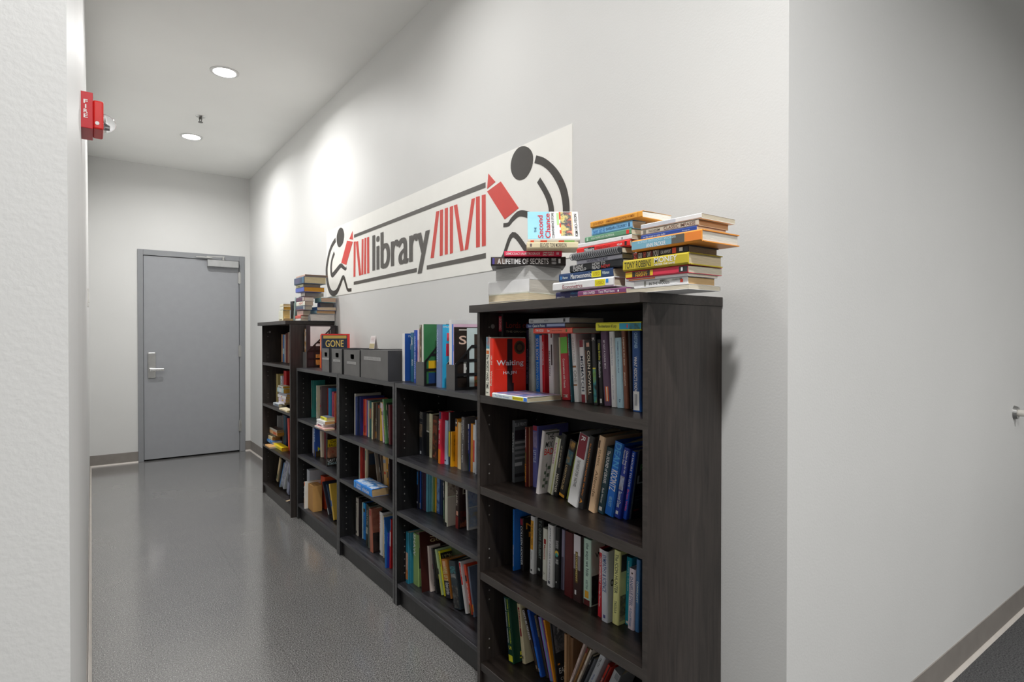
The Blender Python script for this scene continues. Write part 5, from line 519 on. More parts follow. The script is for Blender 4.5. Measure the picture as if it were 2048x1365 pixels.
('book', 'blue spine, pale wide capitals, standing on top of low bookcases', 'book', 'upright books on top of low bookcases', (1.2002, 2.4233, 1.0251), (0.0, 0.0, 0.0), 0.0214, 0.2419, 0.1597, '#2848a0', '#d9cdb4', 0, 0, [('T', 'MASTER CROSSWORDS', '#a8b8ec', 0.12, 0.92, 0.25, 0.85)]),
('book', 'slate spiral book, cyan cover, standing on top of low bookcases', 'book', 'upright books on top of low bookcases', (1.1752, 2.1649, 1.0257), (0.0138, 0.0, 0.0), 0.0454, 0.2629, 0.06, '#66789c', '#d9cdb4', 0, 0, [('T', 'OKLAHOMA CITY', '#a8b8d0', 0.08, 0.6, 0.1, 0.35), ('B', '#8a2a50', 0.0, 1, 0.93, 1), ('D', '#2fa6dc', 0, 1, 0, 1), ('D', '#d84858', 0.4, 1, 0.74, 0.87), ('D', '#c83048', 0.35, 1, 0.5, 0.7), ('D', '#e05848', 0.4, 0.8, 0.25, 0.35), ('D', '#e8c8c8', 0.4, 0.7, 0.13, 0.22), ('C', 'APPALACHIAN', '#c8e8f4', 0.1, 1, 0.95, 0.975)]),
('book', 'red paperback with white title lying on the books, top shelf of nearest bookcase', 'book', 'books lying on the books, top shelf of nearest bookcase', (1.1304, 1.2614, 1.2479), (-1.5708, 0.0, 0.0), 0.0166, 0.1837, 0.1112, '#d4412e', '#ddd2ba', 0, 0, [('T', 'THE EDGE', '#f2f0ea', 0.06, 0.28, 0.3, 0.8), ('T', 'Hansen', '#f2f0ea', 0.38, 0.44, 0.22, 0.78), ('B', '#e0604a', 0.45, 1, 0, 1), ('T', 'history of a poisoned', '#7a1a10', 0.5, 0.75, 0.35, 0.6), ('B', '#5a6a30', 0.84, 0.88, 0.25, 0.75)]),
('book', 'navy paperback, pale lettering lying on the books, top shelf of nearest bookcase', 'book', 'books lying on the books, top shelf of nearest bookcase', (1.1304, 1.2941, 1.2648), (-1.5708, 0.0, 0.0), 0.0141, 0.1875, 0.1248, '#1b2c5e', '#ddd2ba', 0, 0, [('T', 'Pearson', '#8fa4d0', 0.05, 0.14, 0.22, 0.78), ('T', 'Case in Point', '#c8d4f0', 0.18, 0.5, 0.2, 0.8), ('B', '#8a96b8', 0.55, 1, 0.3, 0.85)]),
('book', 'silver grey paperback lying on the books, top shelf of nearest bookcase', 'book', 'books lying on the books, top shelf of nearest bookcase', (1.1304, 1.2748, 1.2792), (-1.5708, 0.0, 0.0), 0.0154, 0.1931, 0.1393, '#a9abae', '#ddd2ba', 0, 0, [('T', 'Pearson', '#5a5c60', 0.04, 0.12, 0.22, 0.78), ('T', 'Revel', '#6a6c70', 0.4, 0.5, 0.35, 0.65), ('B', '#2a2a2e', 0.86, 0.91, 0.2, 0.8)]),
('book', 'yellow and turquoise paperback lying on the books, top shelf of nearest bookcase', 'book', 'books lying on the books, top shelf of nearest bookcase', (1.1354, 1.0068, 1.2542), (-1.5708, 0.0, 0.0), 0.0227, 0.1639, 0.05, '#d3cf2e', '#ddd2ba', 0, 0, [('B', '#1a90b4', 0.54, 1, 0, 1), ('T', 'The Inheritance of Lucy', '#4a4a20', 0.05, 0.48, 0.25, 0.75), ('B', '#e03a50', 0.7, 0.73, 0.3, 0.7), ('B', ('#1a90b4', '#1f5a5c', '#30b0c0'), 0.76, 0.98, 0, 1)]),
('book', 'blue white paperback by red one lying flat on top shelf of nearest bookcase', 'book', 'books lying flat on top shelf of nearest bookcase', (1.0896, 1.4245, 1.0343), (-1.5708, 0.0, 0.0), 0.0159, 0.1919, 0.1397, '#c9d4e6', '#dccfae', 0, 0, [('T', 'The Wild Woman', '#7a8cb0', 0.08, 0.5, 0.3, 0.7), ('B', '#e8c81c', 0.6, 0.9, 0, 1), ('T', 'MARIANNE MOORE', '#7a6a10', 0.62, 0.88, 0.3, 0.7), ('B', '#2a6ac8', 0.91, 1, 0, 1), ('D', ('#b8c8e8', '#5a7ac8', '#c8a8b8', '#e8ecf4'), 0.02, 0.98, 0.02, 0.98)]),
('book', 'limp white pamphlet, first from bottom in left pile on nearest bookcase', 'book', 'books in left pile on nearest bookcase', (1.0793, 1.4225, 1.3463), (-1.5708, 0.0, 0.0), 0.006, 0.2, 0.14, '#eceef0', '#ddd2ba', 0, 1, []),
('book', 'thick cream paperback, pages out, second from bottom in left pile on nearest bookcase', 'book', 'books in left pile on nearest bookcase', (1.1229, 1.4627, 1.3526), (-1.5708, 0.0, 0.1), 0.0257, 0.1965, 0.135, '#e4d9c2', '#dccdae', 0, 1, []),
('book', 'fat white catalogue with creased cover, third from bottom in left pile on nearest bookcase', 'book', 'books in left pile on nearest bookcase', (1.1314, 1.468, 1.3786), (-1.5708, 0.0, 0.12), 0.046, 0.2014, 0.1426, '#e8e8e6', '#cfcac0', 0, 0, [('B', '#e9e9e8', 0, 1, 0, 1)]),
('book', 'thick white glossy volume, fourth from bottom in left pile on nearest bookcase', 'book', 'books in left pile on nearest bookcase', (1.134, 1.469, 1.4249), (-1.5708, 0.0, 0.1), 0.0409, 0.1675, 0.1453, '#e4e5e5', '#e4e4e2', 0, 1, []),
('book', 'black hardback, large white title, fifth from bottom in left pile on nearest bookcase', 'book', 'books in left pile on nearest bookcase', (1.2318, 1.406, 1.4661), (-1.5708, 0.0, 0.93), 0.0275, 0.2401, 0.1489, '#241f1e', '#ddd2ba', 1, 0, [('B', '#4a3f8a', 0.02, 0.05, 0, 1), ('B', '#5a4a42', 0.05, 0.2, 0, 1), ('T', 'A LIFETIME OF SECRETS', '#f2f0ea', 0.09, 0.77, 0.15, 0.8), ('T', 'FRANK', '#c8c8c8', 0.81, 0.87, 0.5, 0.85), ('T', 'WARREN', '#c8c8c8', 0.81, 0.87, 0.12, 0.42), ('B', '#d8d8d8', 0.9, 0.93, 0.25, 0.75)]),
('book', 'crimson paperback, white capitals, sixth from bottom in left pile on nearest bookcase', 'book', 'books in left pile on nearest bookcase', (1.2146, 1.4049, 1.494), (-1.5708, 0.0, 0.93), 0.0161, 0.1837, 0.1139, '#cf1f48', '#ddd2ba', 0, 0, [('T', 'DEMOCRACY-IN-RETROGRADE', '#f8dce0', 0.03, 0.62, 0.25, 0.75), ('T', 'SAMI SAGE &', '#f8dce0', 0.67, 0.86, 0.52, 0.85), ('T', 'EMILY AMICK', '#f8dce0', 0.67, 0.86, 0.12, 0.45), ('B', '#f0a0b0', 0.9, 0.95, 0.25, 0.75)]),
('book', 'beige paperback, condensed dark title, seventh from bottom in left pile on nearest bookcase', 'book', 'books in left pile on nearest bookcase', (1.2167, 1.3303, 1.5103), (-1.5708, 0.0, 0.93), 0.0189, 0.1589, 0.0985, '#d9c9a8', '#ddd2ba', 0, 0, [('B', '#6a5a5a', 0.06, 0.1, 0.25, 0.75), ('T', 'BELOVED TONI MORRISON', '#3c3430', 0.26, 0.77, 0.15, 0.85)]),
('book', 'indigo textbook at the bottom, first from bottom in middle pile on nearest bookcase', 'book', 'books in middle pile on nearest bookcase', (1.1173, 1.222, 1.3463), (-1.5708, 0.0, 0.0), 0.0223, 0.098, 0.0574, '#2d2f6e', '#ddd2ba', 0, 0, [('T', 'FEENSTRA', '#f2f0ea', 0.05, 0.42, 0.08, 0.4), ('T', 'Advanced', '#5aa0d8', 0.66, 0.98, 0.55, 0.9), ('T', 'Macro', '#f2f0ea', 0.66, 0.95, 0.1, 0.4)]),
('book', 'white textbook with yellow sticker, second from bottom in middle pile on nearest bookcase', 'book', 'books in middle pile on nearest bookcase', (1.0913, 1.0607, 1.3689), (-1.5708, 0.0, 0.0), 0.0255, 0.2427, 0.05, '#e6e4e4', '#ddd2ba', 1, 0, [('T', 'Introduction to', '#b0a8a8', 0.18, 0.42, 0.62, 0.85), ('T', 'Econometrics', '#7c2a38', 0.18, 0.52, 0.18, 0.6), ('B', '#d8d8e4', 0.66, 0.7, 0, 1), ('B', '#f0cc1c', 0.72, 0.88, 0.12, 0.82), ('T', 'USED', '#9a7a10', 0.74, 0.86, 0.3, 0.65), ('B', '#2a80c8', 0.89, 0.93, 0.4, 0.8)]),
('book', 'navy textbook with yellow sticker, third from bottom in middle pile on nearest bookcase', 'book', 'books in middle pile on nearest bookcase', (1.0973, 1.068, 1.3946), (-1.5708, 0.0, 0.0), 0.0237, 0.2149, 0.05, '#1d3a63', '#ddd2ba', 0, 0, [('B', '#3a80c0', 0.03, 0.06, 0.3, 0.7), ('T', 'Pearson', '#c8d8e8', 0.08, 0.18, 0.35, 0.65), ('T', 'Macroeconomics', '#f2f0ea', 0.24, 0.64, 0.25, 0.8), ('B', '#f0cc1c', 0.63, 0.8, 0.12, 0.85), ('T', 'USED', '#9a7a10', 0.66, 0.78, 0.3, 0.7), ('T', 'Williamson', '#c8d8e8', 0.82, 0.94, 0.35, 0.7)]),
('book', 'black paperback, white and red title, fourth from bottom in middle pile on nearest bookcase', 'book', 'books in middle pile on nearest bookcase', (1.0993, 1.035, 1.4186), (-1.5708, 0.0, 0.0), 0.0201, 0.2029, 0.05, '#1c1f23', '#ddd2ba', 0, 0, [('T', 'ELAINE', '#f2f0ea', 0.07, 0.27, 0.52, 0.92), ('T', 'CASTILLO', '#f2f0ea', 0.07, 0.33, 0.08, 0.48), ('T', 'HOW TO', '#f2f0ea', 0.45, 0.69, 0.52, 0.94), ('T', 'READ', '#f2f0ea', 0.45, 0.6, 0.06, 0.48), ('T', 'NOW', '#d8302c', 0.62, 0.78, 0.06, 0.48)]),
('book', 'pale lilac paperback, fifth from bottom in middle pile on nearest bookcase', 'book', 'books in middle pile on nearest bookcase', (1.1033, 1.0416, 1.439), (-1.5708, 0.0, 0.0), 0.0122, 0.1721, 0.05, '#c7c7d8', '#ddd2ba', 0, 0, [('T', 'NAVIGATING THE MAZE', '#4a4a6a', 0.24, 0.7, 0.2, 0.75)]),
('notebook', 'spiral bound black notebook, sixth from bottom in middle pile on nearest bookcase', 'book', 'books in middle pile on nearest bookcase', (1.0913, 1.0312, 1.4515), (-1.5708, 0.0, 0.0), 0.0153, 0.1891, 0.05, '#2a2c30', '#ddd2ba', 0, 0, []),
('book', 'bright red paperback, seventh from bottom in middle pile on nearest bookcase', 'book', 'books in middle pile on nearest bookcase', (1.1013, 1.0136, 1.4671), (-1.5708, 0.0, 0.0), 0.0172, 0.1979, 0.05, '#d42221', '#ddd2ba', 0, 0, [('B', '#17171a', 0.15, 0.36, 0.15, 0.85), ('T', 'Millionaire', '#f2f0ea', 0.16, 0.35, 0.25, 0.75), ('T', 'Next Door', '#8a1010', 0.4, 0.66, 0.3, 0.7), ('T', 'HELLER', '#f2f0ea', 0.78, 0.87, 0.35, 0.65), ('B', '#2a1a1a', 0.91, 0.95, 0.2, 0.8)]),
('book', 'plain white paperback, eighth from bottom in middle pile on nearest bookcase', 'book', 'books in middle pile on nearest bookcase', (1.1033, 1.009, 1.4846), (-1.5708, 0.0, 0.0), 0.0122, 0.1991, 0.05, '#e4e4e2', '#ddd2ba', 0, 0, [('B', '#8a8a8a', 0.82, 0.85, 0.25, 0.7)]),
('book', 'green paperback, ninth from bottom in middle pile on nearest bookcase', 'book', 'books in middle pile on nearest bookcase', (1.1033, 1.0108, 1.4971), (-1.5708, 0.0, 0.0), 0.0143, 0.1696, 0.05, '#5c8c6c', '#ddd2ba', 0, 0, [('B', '#a8c8b0', 0.04, 0.08, 0.2, 0.8), ('T', 'YOUR THUMBS AND THE MANUAL', '#c8dcc8', 0.14, 0.66, 0.3, 0.7), ('B', '#d8302c', 0.9, 0.96, 0.15, 0.85)]),
('book', 'sky blue paperback, dark serif name, tenth from bottom in middle pile on nearest bookcase', 'book', 'books in middle pile on nearest bookcase', (1.1053, 1.0095, 1.5117), (-1.5708, 0.0, 0.0), 0.0212, 0.1461, 0.05, '#78aed6', '#ddd2ba', 0, 0, [('T', 'Sweet Salt Air', '#3a74b0', 0.03, 0.36, 0.15, 0.85), ('T', 'BARBARA DELINSKY', '#24486c', 0.38, 0.88, 0.3, 0.68), ('B', '#24486c', 0.91, 0.95, 0.25, 0.75)]),
('book', 'orange paperback on top, eleventh from bottom in middle pile on nearest bookcase', 'book', 'books in middle pile on nearest bookcase', (1.1013, 0.9732, 1.5331), (-1.5708, 0.0, 0.0), 0.0167, 0.1836, 0.1101, '#ee9434', '#ece8dc', 0, 0, [('T', 'LUCIA BERLIN', '#8a4a10', 0.06, 0.27, 0.3, 0.7), ('T', 'A MANUAL FOR CLEANING WOMEN', '#8a4a10', 0.32, 0.86, 0.3, 0.7), ('B', '#a85a14', 0.92, 0.93, 0, 1)]),
('book', 'purple and orange paperback at the foot of the middle pile on nearest bookcase', 'book', 'books at the foot of the middle pile on nearest bookcase', (1.0873, 1.0135, 1.3463), (-1.5708, 0.0, 0.0), 0.0165, 0.178, 0.13, '#6f3560', '#ddd2ba', 0, 0, [('B', '#e07a30', 0, 1, 0, 0.22), ('T', 'BELOVED', '#e8c8d0', 0.13, 0.38, 0.38, 0.78), ('T', 'Toni Morrison', '#e8c8d0', 0.45, 0.78, 0.38, 0.82), ('B', '#e8e0e0', 0.84, 0.87, 0.4, 0.7)]),
('book', 'cream paperback, pages out, first from bottom in right pile on nearest bookcase', 'book', 'books in right pile on nearest bookcase', (1.0973, 0.8317, 1.3463), (-1.5708, 0.0, 0.0), 0.012, 0.1839, 0.1198, '#eae6da', '#e8dfca', 0, 1, []),
('book', 'white paperback with bare branches, second from bottom in right pile on nearest bookcase', 'book', 'books in right pile on nearest bookcase', (1.1033, 0.8393, 1.3586), (-1.5708, 0.0, 0.0), 0.0181, 0.1618, 0.101, '#dcdcd6', '#c9a877', 0, 0, [('T', 'IN THE WOODS', '#2c2c2c', 0.3, 0.68, 0.25, 0.65), ('B', ('#dcdcd6', '#5a5a54', '#c8c8c2'), 0.5, 0.9, 0.6, 1), ('B', '#d8402c', 0.87, 0.92, 0.3, 0.7), ('B', '#8a8a84', 0.2, 0.24, 0, 1)]),
('book', 'thin white booklet, orange stripe, third from bottom in right pile on nearest bookcase', 'book', 'books in right pile on nearest bookcase', (1.0973, 0.8347, 1.377), (-1.5708, 0.0, 0.0), 0.006, 0.1884, 0.1133, '#e8e6e4', '#ddd2ba', 0, 0, [('B', '#e0702c', 0.05, 0.5, 0.2, 0.7)]),
('book', 'yellow black and red paperback, fourth from bottom in right pile on nearest bookcase', 'book', 'books in right pile on nearest bookcase', (1.0933, 0.8317, 1.3833), (-1.5708, 0.0, 0.0), 0.0183, 0.1891, 0.1292, '#c8324a', '#d8d0bc', 0, 0, [('B', '#e0b32a', 0, 0.12, 0, 1), ('B', '#2c2a26', 0.12, 0.42, 0, 1), ('T', 'SATURDAY', '#f0a028', 0.18, 0.38, 0.52, 0.8), ('T', 'NIGHT', '#f0a028', 0.18, 0.38, 0.15, 0.48), ('B', '#e0b32a', 0.42, 0.47, 0, 1), ('B', '#2c2c2e', 0.87, 1, 0, 1), ('B', '#d8d8d8', 0.9, 0.93, 0.3, 0.75)]),
('book', 'thick mustard hardback, fifth from bottom in right pile on nearest bookcase', 'book', 'books in right pile on nearest bookcase', (1.0873, 0.8271, 1.4019), (-1.5708, 0.0, 0.0), 0.0275, 0.1969, 0.1307, '#b3a22b', '#d6c7a6', 1, 0, [('T', 'TONY ROBBINS', '#26241c', 0.03, 0.46, 0.2, 0.8), ('T', 'MONEY', '#f2f0ea', 0.51, 0.85, 0.42, 0.88), ('T', 'MASTER THE GAME', '#f2f0ea', 0.51, 0.82, 0.18, 0.34)]),
('book', 'black hardback, red and white words, sixth from bottom in right pile on nearest bookcase', 'book', 'books in right pile on nearest bookcase', (1.1013, 0.8378, 1.4297), (-1.5708, 0.0, 0.0), 0.0185, 0.1676, 0.1159, '#201d1f', '#a8957a', 1, 0, [('T', 'SO', '#e05040', 0.03, 0.1, 0.1, 0.9), ('T', 'GOOD', '#c8c8c8', 0.12, 0.19, 0.15, 0.85), ('T', 'THEY', '#d85a4a', 0.21, 0.27, 0.15, 0.85), ('T', "CAN'T", '#f2f0ea', 0.29, 0.36, 0.15, 0.85), ('T', 'IGNORE', '#8a2a24', 0.35, 0.39, 0.15, 0.85), ('T', 'YOU', '#f2f0ea', 0.4, 0.5, 0.1, 0.9), ('T', 'CAL NEWPORT', '#c8c8c8', 0.54, 0.72, 0.3, 0.7), ('B', '#d8502c', 0.74, 0.81, 0.15, 0.85), ('B', '#e0e0e0', 0.86, 0.92, 0.3, 0.75)]),
('book', 'blue spined hardback with orange boards, seventh from bottom in right pile on nearest bookcase', 'book', 'books in right pile on nearest bookcase', (1.0853, 0.7902, 1.4485), (-1.5708, 0.0, 0.0), 0.027, 0.2028, 0.1437, '#dd8a35', '#e8e4d8', 1, 0, [('B', '#6f9fb2', 0, 0.78, 0, 1), ('B', '#55524c', 0.6, 0.78, 0, 1), ('T', 'SONGS WITHOUT WORDS', '#a8c8d4', 0.1, 0.66, 0.62, 0.82), ('T', 'ANN PACKER', '#f2f0ea', 0.23, 0.52, 0.15, 0.52), ('B', '#d87a30', 0.79, 1, 0, 1)]),
('book', 'royal blue thin paperback, eighth from bottom in right pile on nearest bookcase', 'book', 'books in right pile on nearest bookcase', (1.1013, 0.8145, 1.4758), (-1.5708, 0.0, 0.0), 0.0118, 0.1628, 0.1111, '#22408a', '#ddd2ba', 0, 0, [('T', 'on the road to new delhi', '#a8b8e0', 0.04, 0.46, 0.3, 0.7), ('T', 'Penguin', '#a8b8e0', 0.76, 0.94, 0.3, 0.6)]),
('book', 'grey beige paperback, upside down title, ninth from bottom in right pile on nearest bookcase', 'book', 'books in right pile on nearest bookcase', (1.1033, 0.8105, 1.4879), (-1.5708, 0.0, 0.0), 0.0142, 0.1686, 0.1129, '#b8b2a4', '#b8926a', 0, 0, [('B', '#6a6860', 0.04, 0.1, 0.2, 0.8), ('T', 'NOISSIM', '#4a463e', 0.15, 0.35, 0.25, 0.7), ('T', 'CLASSIC IMPASSE', '#6a4a40', 0.42, 0.95, 0.25, 0.8)]),
('book', 'white magazine lying on top, tenth from bottom in right pile on nearest bookcase', 'book', 'books in right pile on nearest bookcase', (1.1013, 0.8019, 1.5024), (-1.5708, 0.0, 0.0), 0.012, 0.1755, 0.1291, '#dfe0e2', '#ddd2ba', 0, 0, [('B', '#b8bcc4', 0.0, 0.6, 0, 1)]),
('book', 'thick bright blue paperback lying flat on middle shelf of middle low bookcase', 'book', 'books lying flat on middle shelf of middle low bookcase', (1.1299, 2.7476, 0.4373), (-1.5708, 0.0, 0.0), 0.0386, 0.2431, 0.0893, '#1f7fd4', '#c9a878', 0, 0, [('T', 'The Book of', '#f2f0ea', 0.16, 0.4, 0.5, 0.85), ('T', 'House', '#f2f0ea', 0.16, 0.4, 0.15, 0.48), ('T', 'of the Same', '#f2f0ea', 0.5, 0.86, 0.2, 0.7), ('B', '#7ac0f0', 0.04, 0.07, 0.3, 0.8), ('D', ('#1f5fb4', '#4a9ce4', '#e8f0f8', '#1f7fd4'), 0.02, 0.98, 0.02, 0.98)]),
('book', 'white and coral paperback, first from bottom in pile inside left low bookcase', 'book', 'books in pile inside left low bookcase', (1.1115, 3.4068, 0.6828), (-1.5708, 0.0, 0.0), 0.0108, 0.1895, 0.0605, '#e8a8a0', '#e8cfa0', 0, 0, [('B', '#eceae8', 0, 0.5, 0, 1)]),
('book', 'white paperback with mauve picture, second from bottom in pile inside left low bookcase', 'book', 'books in pile inside left low bookcase', (1.122, 3.468, 0.6939), (-1.5708, 0.0, 0.0), 0.0184, 0.1251, 0.071, '#e6e2e6', '#eee8e0', 0, 0, [('B', '#8a5a72', 0.2, 0.75, 0.1, 0.6)]),
('book', 'plain white paperback, tan pages, third from bottom in pile inside left low bookcase', 'book', 'books in pile inside left low bookcase', (1.124, 3.442, 0.7126), (-1.5708, 0.0, 0.0), 0.0195, 0.1547, 0.06, '#ebe9e8', '#d8a868', 0, 0, []),
('book', 'yellow paperback, dark cover, fourth from bottom in pile inside left low bookcase', 'book', 'books in pile inside left low bookcase', (1.139, 3.4558, 0.7324), (-1.5708, 0.0, 0.0), 0.0188, 0.1118, 0.05, '#d8cf2c', '#e2c690', 0, 0, [('D', ('#1f2430', '#8a90a0', '#3a3f50'), 0, 1, 0, 1), ('B', '#9a9420', 0.1, 0.6, 0.2, 0.7)]),
('book', 'grey white paperback, first from bottom in pile on second shelf of farthest bookcase', 'book', 'books in pile on second shelf of farthest bookcase', (1.1304, 4.515, 0.7123), (-1.5708, 0.0, 0.0), 0.0219, 0.1594, 0.0576, '#a8aeb4', '#d8c8a0', 0, 0, [('B', '#6a7684', 0.3, 0.9, 0, 1)]),
('book', 'pale lilac paperback, second from bottom in pile on second shelf of farthest bookcase', 'book', 'books in pile on second shelf of farthest bookcase', (1.1504, 4.4348, 0.7345), (-1.5708, 0.0, 0.0), 0.018, 0.1591, 0.05, '#d6d0e0', '#d8b878', 0, 0, []),
('book', 'mauve paperback, yellow mark, third from bottom in pile on second shelf of farthest bookcase', 'book', 'books in pile on second shelf of farthest bookcase', (1.1504, 4.4026, 0.7528), (-1.5708, 0.0, 0.0), 0.0253, 0.1938, 0.05, '#c4b4c0', '#d8b070', 0, 0, [('B', '#c8b040', 0.5, 0.7, 0.3, 0.7)]),
('book', 'pinkish white paperback, fourth from bottom in pile on second shelf of farthest bookcase', 'book', 'books in pile on second shelf of farthest bookcase', (1.1504, 4.3898, 0.7784), (-1.5708, 0.0, 0.0), 0.0217, 0.231, 0.05, '#e0d4d4', '#d8b070', 0, 0, [('B', '#c86a40', 0.45, 0.55, 0.3, 0.7)]),
('book', 'slate grey paperback, fifth from bottom in pile on second shelf of farthest bookcase', 'book', 'books in pile on second shelf of farthest bookcase', (1.1504, 4.3708, 0.8005), (-1.5708, 0.0, 0.0), 0.0166, 0.2249, 0.05, '#8a8a98', '#c8a060', 0, 0, []),
('book', 'light blue paperback, sixth from bottom in pile on second shelf of farthest bookcase', 'book', 'books in pile on second shelf of farthest bookcase', (1.1504, 4.4542, 0.8173), (-1.5708, 0.0, 0.0), 0.0341, 0.1772, 0.05, '#b4cfe4', '#dca840', 0, 0, [('B', '#e8f0f4', 0.3, 0.7, 0, 1)]),
('book', 'cream paperback, golden pages, seventh from bottom in pile on second shelf of farthest bookcase', 'book', 'books in pile on second shelf of farthest bookcase', (1.1504, 4.4673, 0.8518), (-1.5708, 0.0, 0.0), 0.0173, 0.1387, 0.05, '#d8cfc0', '#e0a020', 0, 0, [('B', '#6a6a78', 0.1, 0.7, 0.1, 0.5)]),
('book', 'loose cream paperback lying on second shelf of farthest bookcase', 'book', 'books lying on second shelf of farthest bookcase', (1.0945, 4.1526, 0.7123), (-1.5708, 0.0, 0.0), 0.0137, 0.2057, 0.05, '#d8c8a8', '#e8d4a0', 0, 0, [('B', '#a89878', 0.2, 0.8, 0.2, 0.6)]),
('book', 'small tan paperback, first from bottom in pile on third shelf of farthest bookcase', 'book', 'books in pile on third shelf of farthest bookcase', (1.0894, 4.6077, 0.3923), (-1.5708, 0.0, 0.0), 0.012, 0.1468, 0.05, '#c89a60', '#ddd2ba', 0, 0, []),
('book', 'blue flat paperback, second from bottom in pile on third shelf of farthest bookcase', 'book', 'books in pile on third shelf of farthest bookcase', (1.1304, 4.7065, 0.4046), (-1.5708, 0.0, 0.0), 0.022, 0.1642, 0.0726, '#3f74b0', '#e2e4e0', 0, 0, [('B', '#a8c4dc', 0.3, 0.5, 0, 1)]),
('book', 'cream orange paperback, third from bottom in pile on third shelf of farthest bookcase', 'book', 'books in pile on third shelf of farthest bookcase', (1.1404, 4.7475, 0.4269), (-1.5708, 0.0, 0.0), 0.0292, 0.1232, 0.0626, '#e0c49a', '#c8843c', 0, 0, []),
('book', 'grey brown paperback, fourth from bottom in pile on third shelf of farthest bookcase', 'book', 'books in pile on third shelf of farthest bookcase', (1.1504, 4.6926, 0.4564), (-1.5708, 0.0, 0.0), 0.018, 0.1781, 0.0526, '#6a6052', '#8a7048', 0, 0, []),
('book', 'peach paperback, fifth from bottom in pile on third shelf of farthest bookcase', 'book', 'books in pile on third shelf of farthest bookcase', (1.1504, 4.6402, 0.4747), (-1.5708, 0.0, 0.0), 0.0271, 0.2305, 0.0526, '#d8a878', '#b8842c', 0, 0, [('B', '#c85a34', 0.5, 0.9, 0.2, 0.8)]),
('book', 'grey paperback with dark cover, sixth from bottom in pile on third shelf of farthest bookcase', 'book', 'books in pile on third shelf of farthest bookcase', (1.1504, 4.6475, 0.5021), (-1.5708, 0.0, 0.0), 0.0169, 0.2232, 0.0526, '#b8b4a8', '#a88a5c', 0, 0, [('D', ('#3a3430', '#6a4a40'), 0, 1, 0, 1)]),
('book', 'yellow paperback lying on third shelf of farthest bookcase', 'book', 'books lying on third shelf of farthest bookcase', (1.1332, 4.4435, 0.3923), (-1.5708, 0.0, 0.0), 0.0267, 0.2302, 0.05, '#ecbb14', '#e0a020', 0, 0, [('B', '#f4d850', 0.1, 0.5, 0, 1)]),
('book', 'flecked cream paperback, first from bottom in small pile on top of farthest bookcase', 'book', 'books in small pile on top of farthest bookcase', (1.1173, 4.328, 1.3463), (-1.5708, 0.0, 0.0), 0.0194, 0.1189, 0.0685, '#e0ccac', '#dcb884', 0, 0, [('B', '#4a4038', 0.1, 0.7, 0.5, 0.8)]),
('book', 'thick cream paperback, second from bottom in small pile on top of farthest bookcase', 'book', 'books in small pile on top of farthest bookcase', (1.1273, 4.3743, 1.366), (-1.5708, 0.0, 0.0), 0.0621, 0.1155, 0.05, '#e4d6c4', '#d8b478', 0, 0, []),
('book', 'ivory paperback, third from bottom in small pile on top of farthest bookcase', 'book', 'books in small pile on top of farthest bookcase', (1.1273, 4.3592, 1.4285), (-1.5708, 0.0, 0.0), 0.0254, 0.104, 0.05, '#e6dcc8', '#c89438', 0, 0, []),
('book', 'worn ivory paperback, fourth from bottom in small pile on top of farthest bookcase', 'book', 'books in small pile on top of farthest bookcase', (1.1273, 4.3635, 1.4541), (-1.5708, 0.0, 0.0), 0.0188, 0.0915, 0.05, '#dccfb8', '#d8b88a', 0, 0, []),
('book', 'white pink paperback, first from bottom in tall pile on top of farthest bookcase', 'book', 'books in tall pile on top of farthest bookcase', (1.1773, 4.1096, 1.3463), (-1.5708, 0.0, 0.0), 0.0166, 0.1301, 0.05, '#e4d4d0', '#ddd2ba', 0, 0, []),
('book', 'salmon red paperback, second from bottom in tall pile on top of farthest bookcase', 'book', 'books in tall pile on top of farthest bookcase', (1.1773, 4.1096, 1.3632), (-1.5708, 0.0, 0.0), 0.0213, 0.1349, 0.05, '#c65850', '#ddd2ba', 0, 0, []),
('book', 'pale pink paperback, third from bottom in tall pile on top of farthest bookcase', 'book', 'books in tall pile on top of farthest bookcase', (1.1873, 4.0877, 1.3848), (-1.5708, 0.0, 0.0), 0.0332, 0.1426, 0.05, '#d4b8b0', '#ddd2ba', 0, 0, []),
('book', 'blue grey hardback, rust foot, fourth from bottom in tall pile on top of farthest bookcase', 'book', 'books in tall pile on top of farthest bookcase', (1.1773, 4.021, 1.4183), (-1.5708, 0.0, 0.0), 0.0305, 0.208, 0.0541, '#47566e', '#b8b0a0', 1, 0, [('B', '#8a3a34', 0, 1, 0, 0.2), ('B', '#e0d8c8', 0.9, 1, 0, 1)]),
('book', 'cream spine with red writing, fifth from bottom in tall pile on top of farthest bookcase', 'book', 'books in tall pile on top of farthest bookcase', (1.1773, 4.0146, 1.4492), (-1.5708, 0.0, 0.0), 0.0298, 0.2041, 0.0562, '#dcd6c8', '#b8a898', 0, 0, [('T', 'HEAT', '#c0483a', 0.35, 0.8, 0.3, 0.8)]),
('book', 'plum hardback, red boards, sixth from bottom in tall pile on top of farthest bookcase', 'book', 'books in tall pile on top of farthest bookcase', (1.1773, 4.0421, 1.4792), (-1.5708, 0.0, 0.0), 0.0298, 0.1812, 0.0716, '#5a3a54', '#d8ccc0', 1, 0, [('B', '#e8d0c0', 0.88, 1, 0, 1)]),
('book', 'thin navy paperback, seventh from bottom in tall pile on top of farthest bookcase', 'book', 'books in tall pile on top of farthest bookcase', (1.1973, 4.1174, 1.5093), (-1.5708, 0.0, 0.0), 0.009, 0.1126, 0.1242, '#26344e', '#e8d8b8', 0, 0, []),
('book', 'off white paperback, eighth from bottom in tall pile on top of farthest bookcase', 'book', 'books in tall pile on top of farthest bookcase', (1.2073, 4.114, 1.5186), (-1.5708, 0.0, 0.0), 0.0259, 0.0971, 0.1307, '#d6cec0', '#d8ccc0', 0, 0, []),
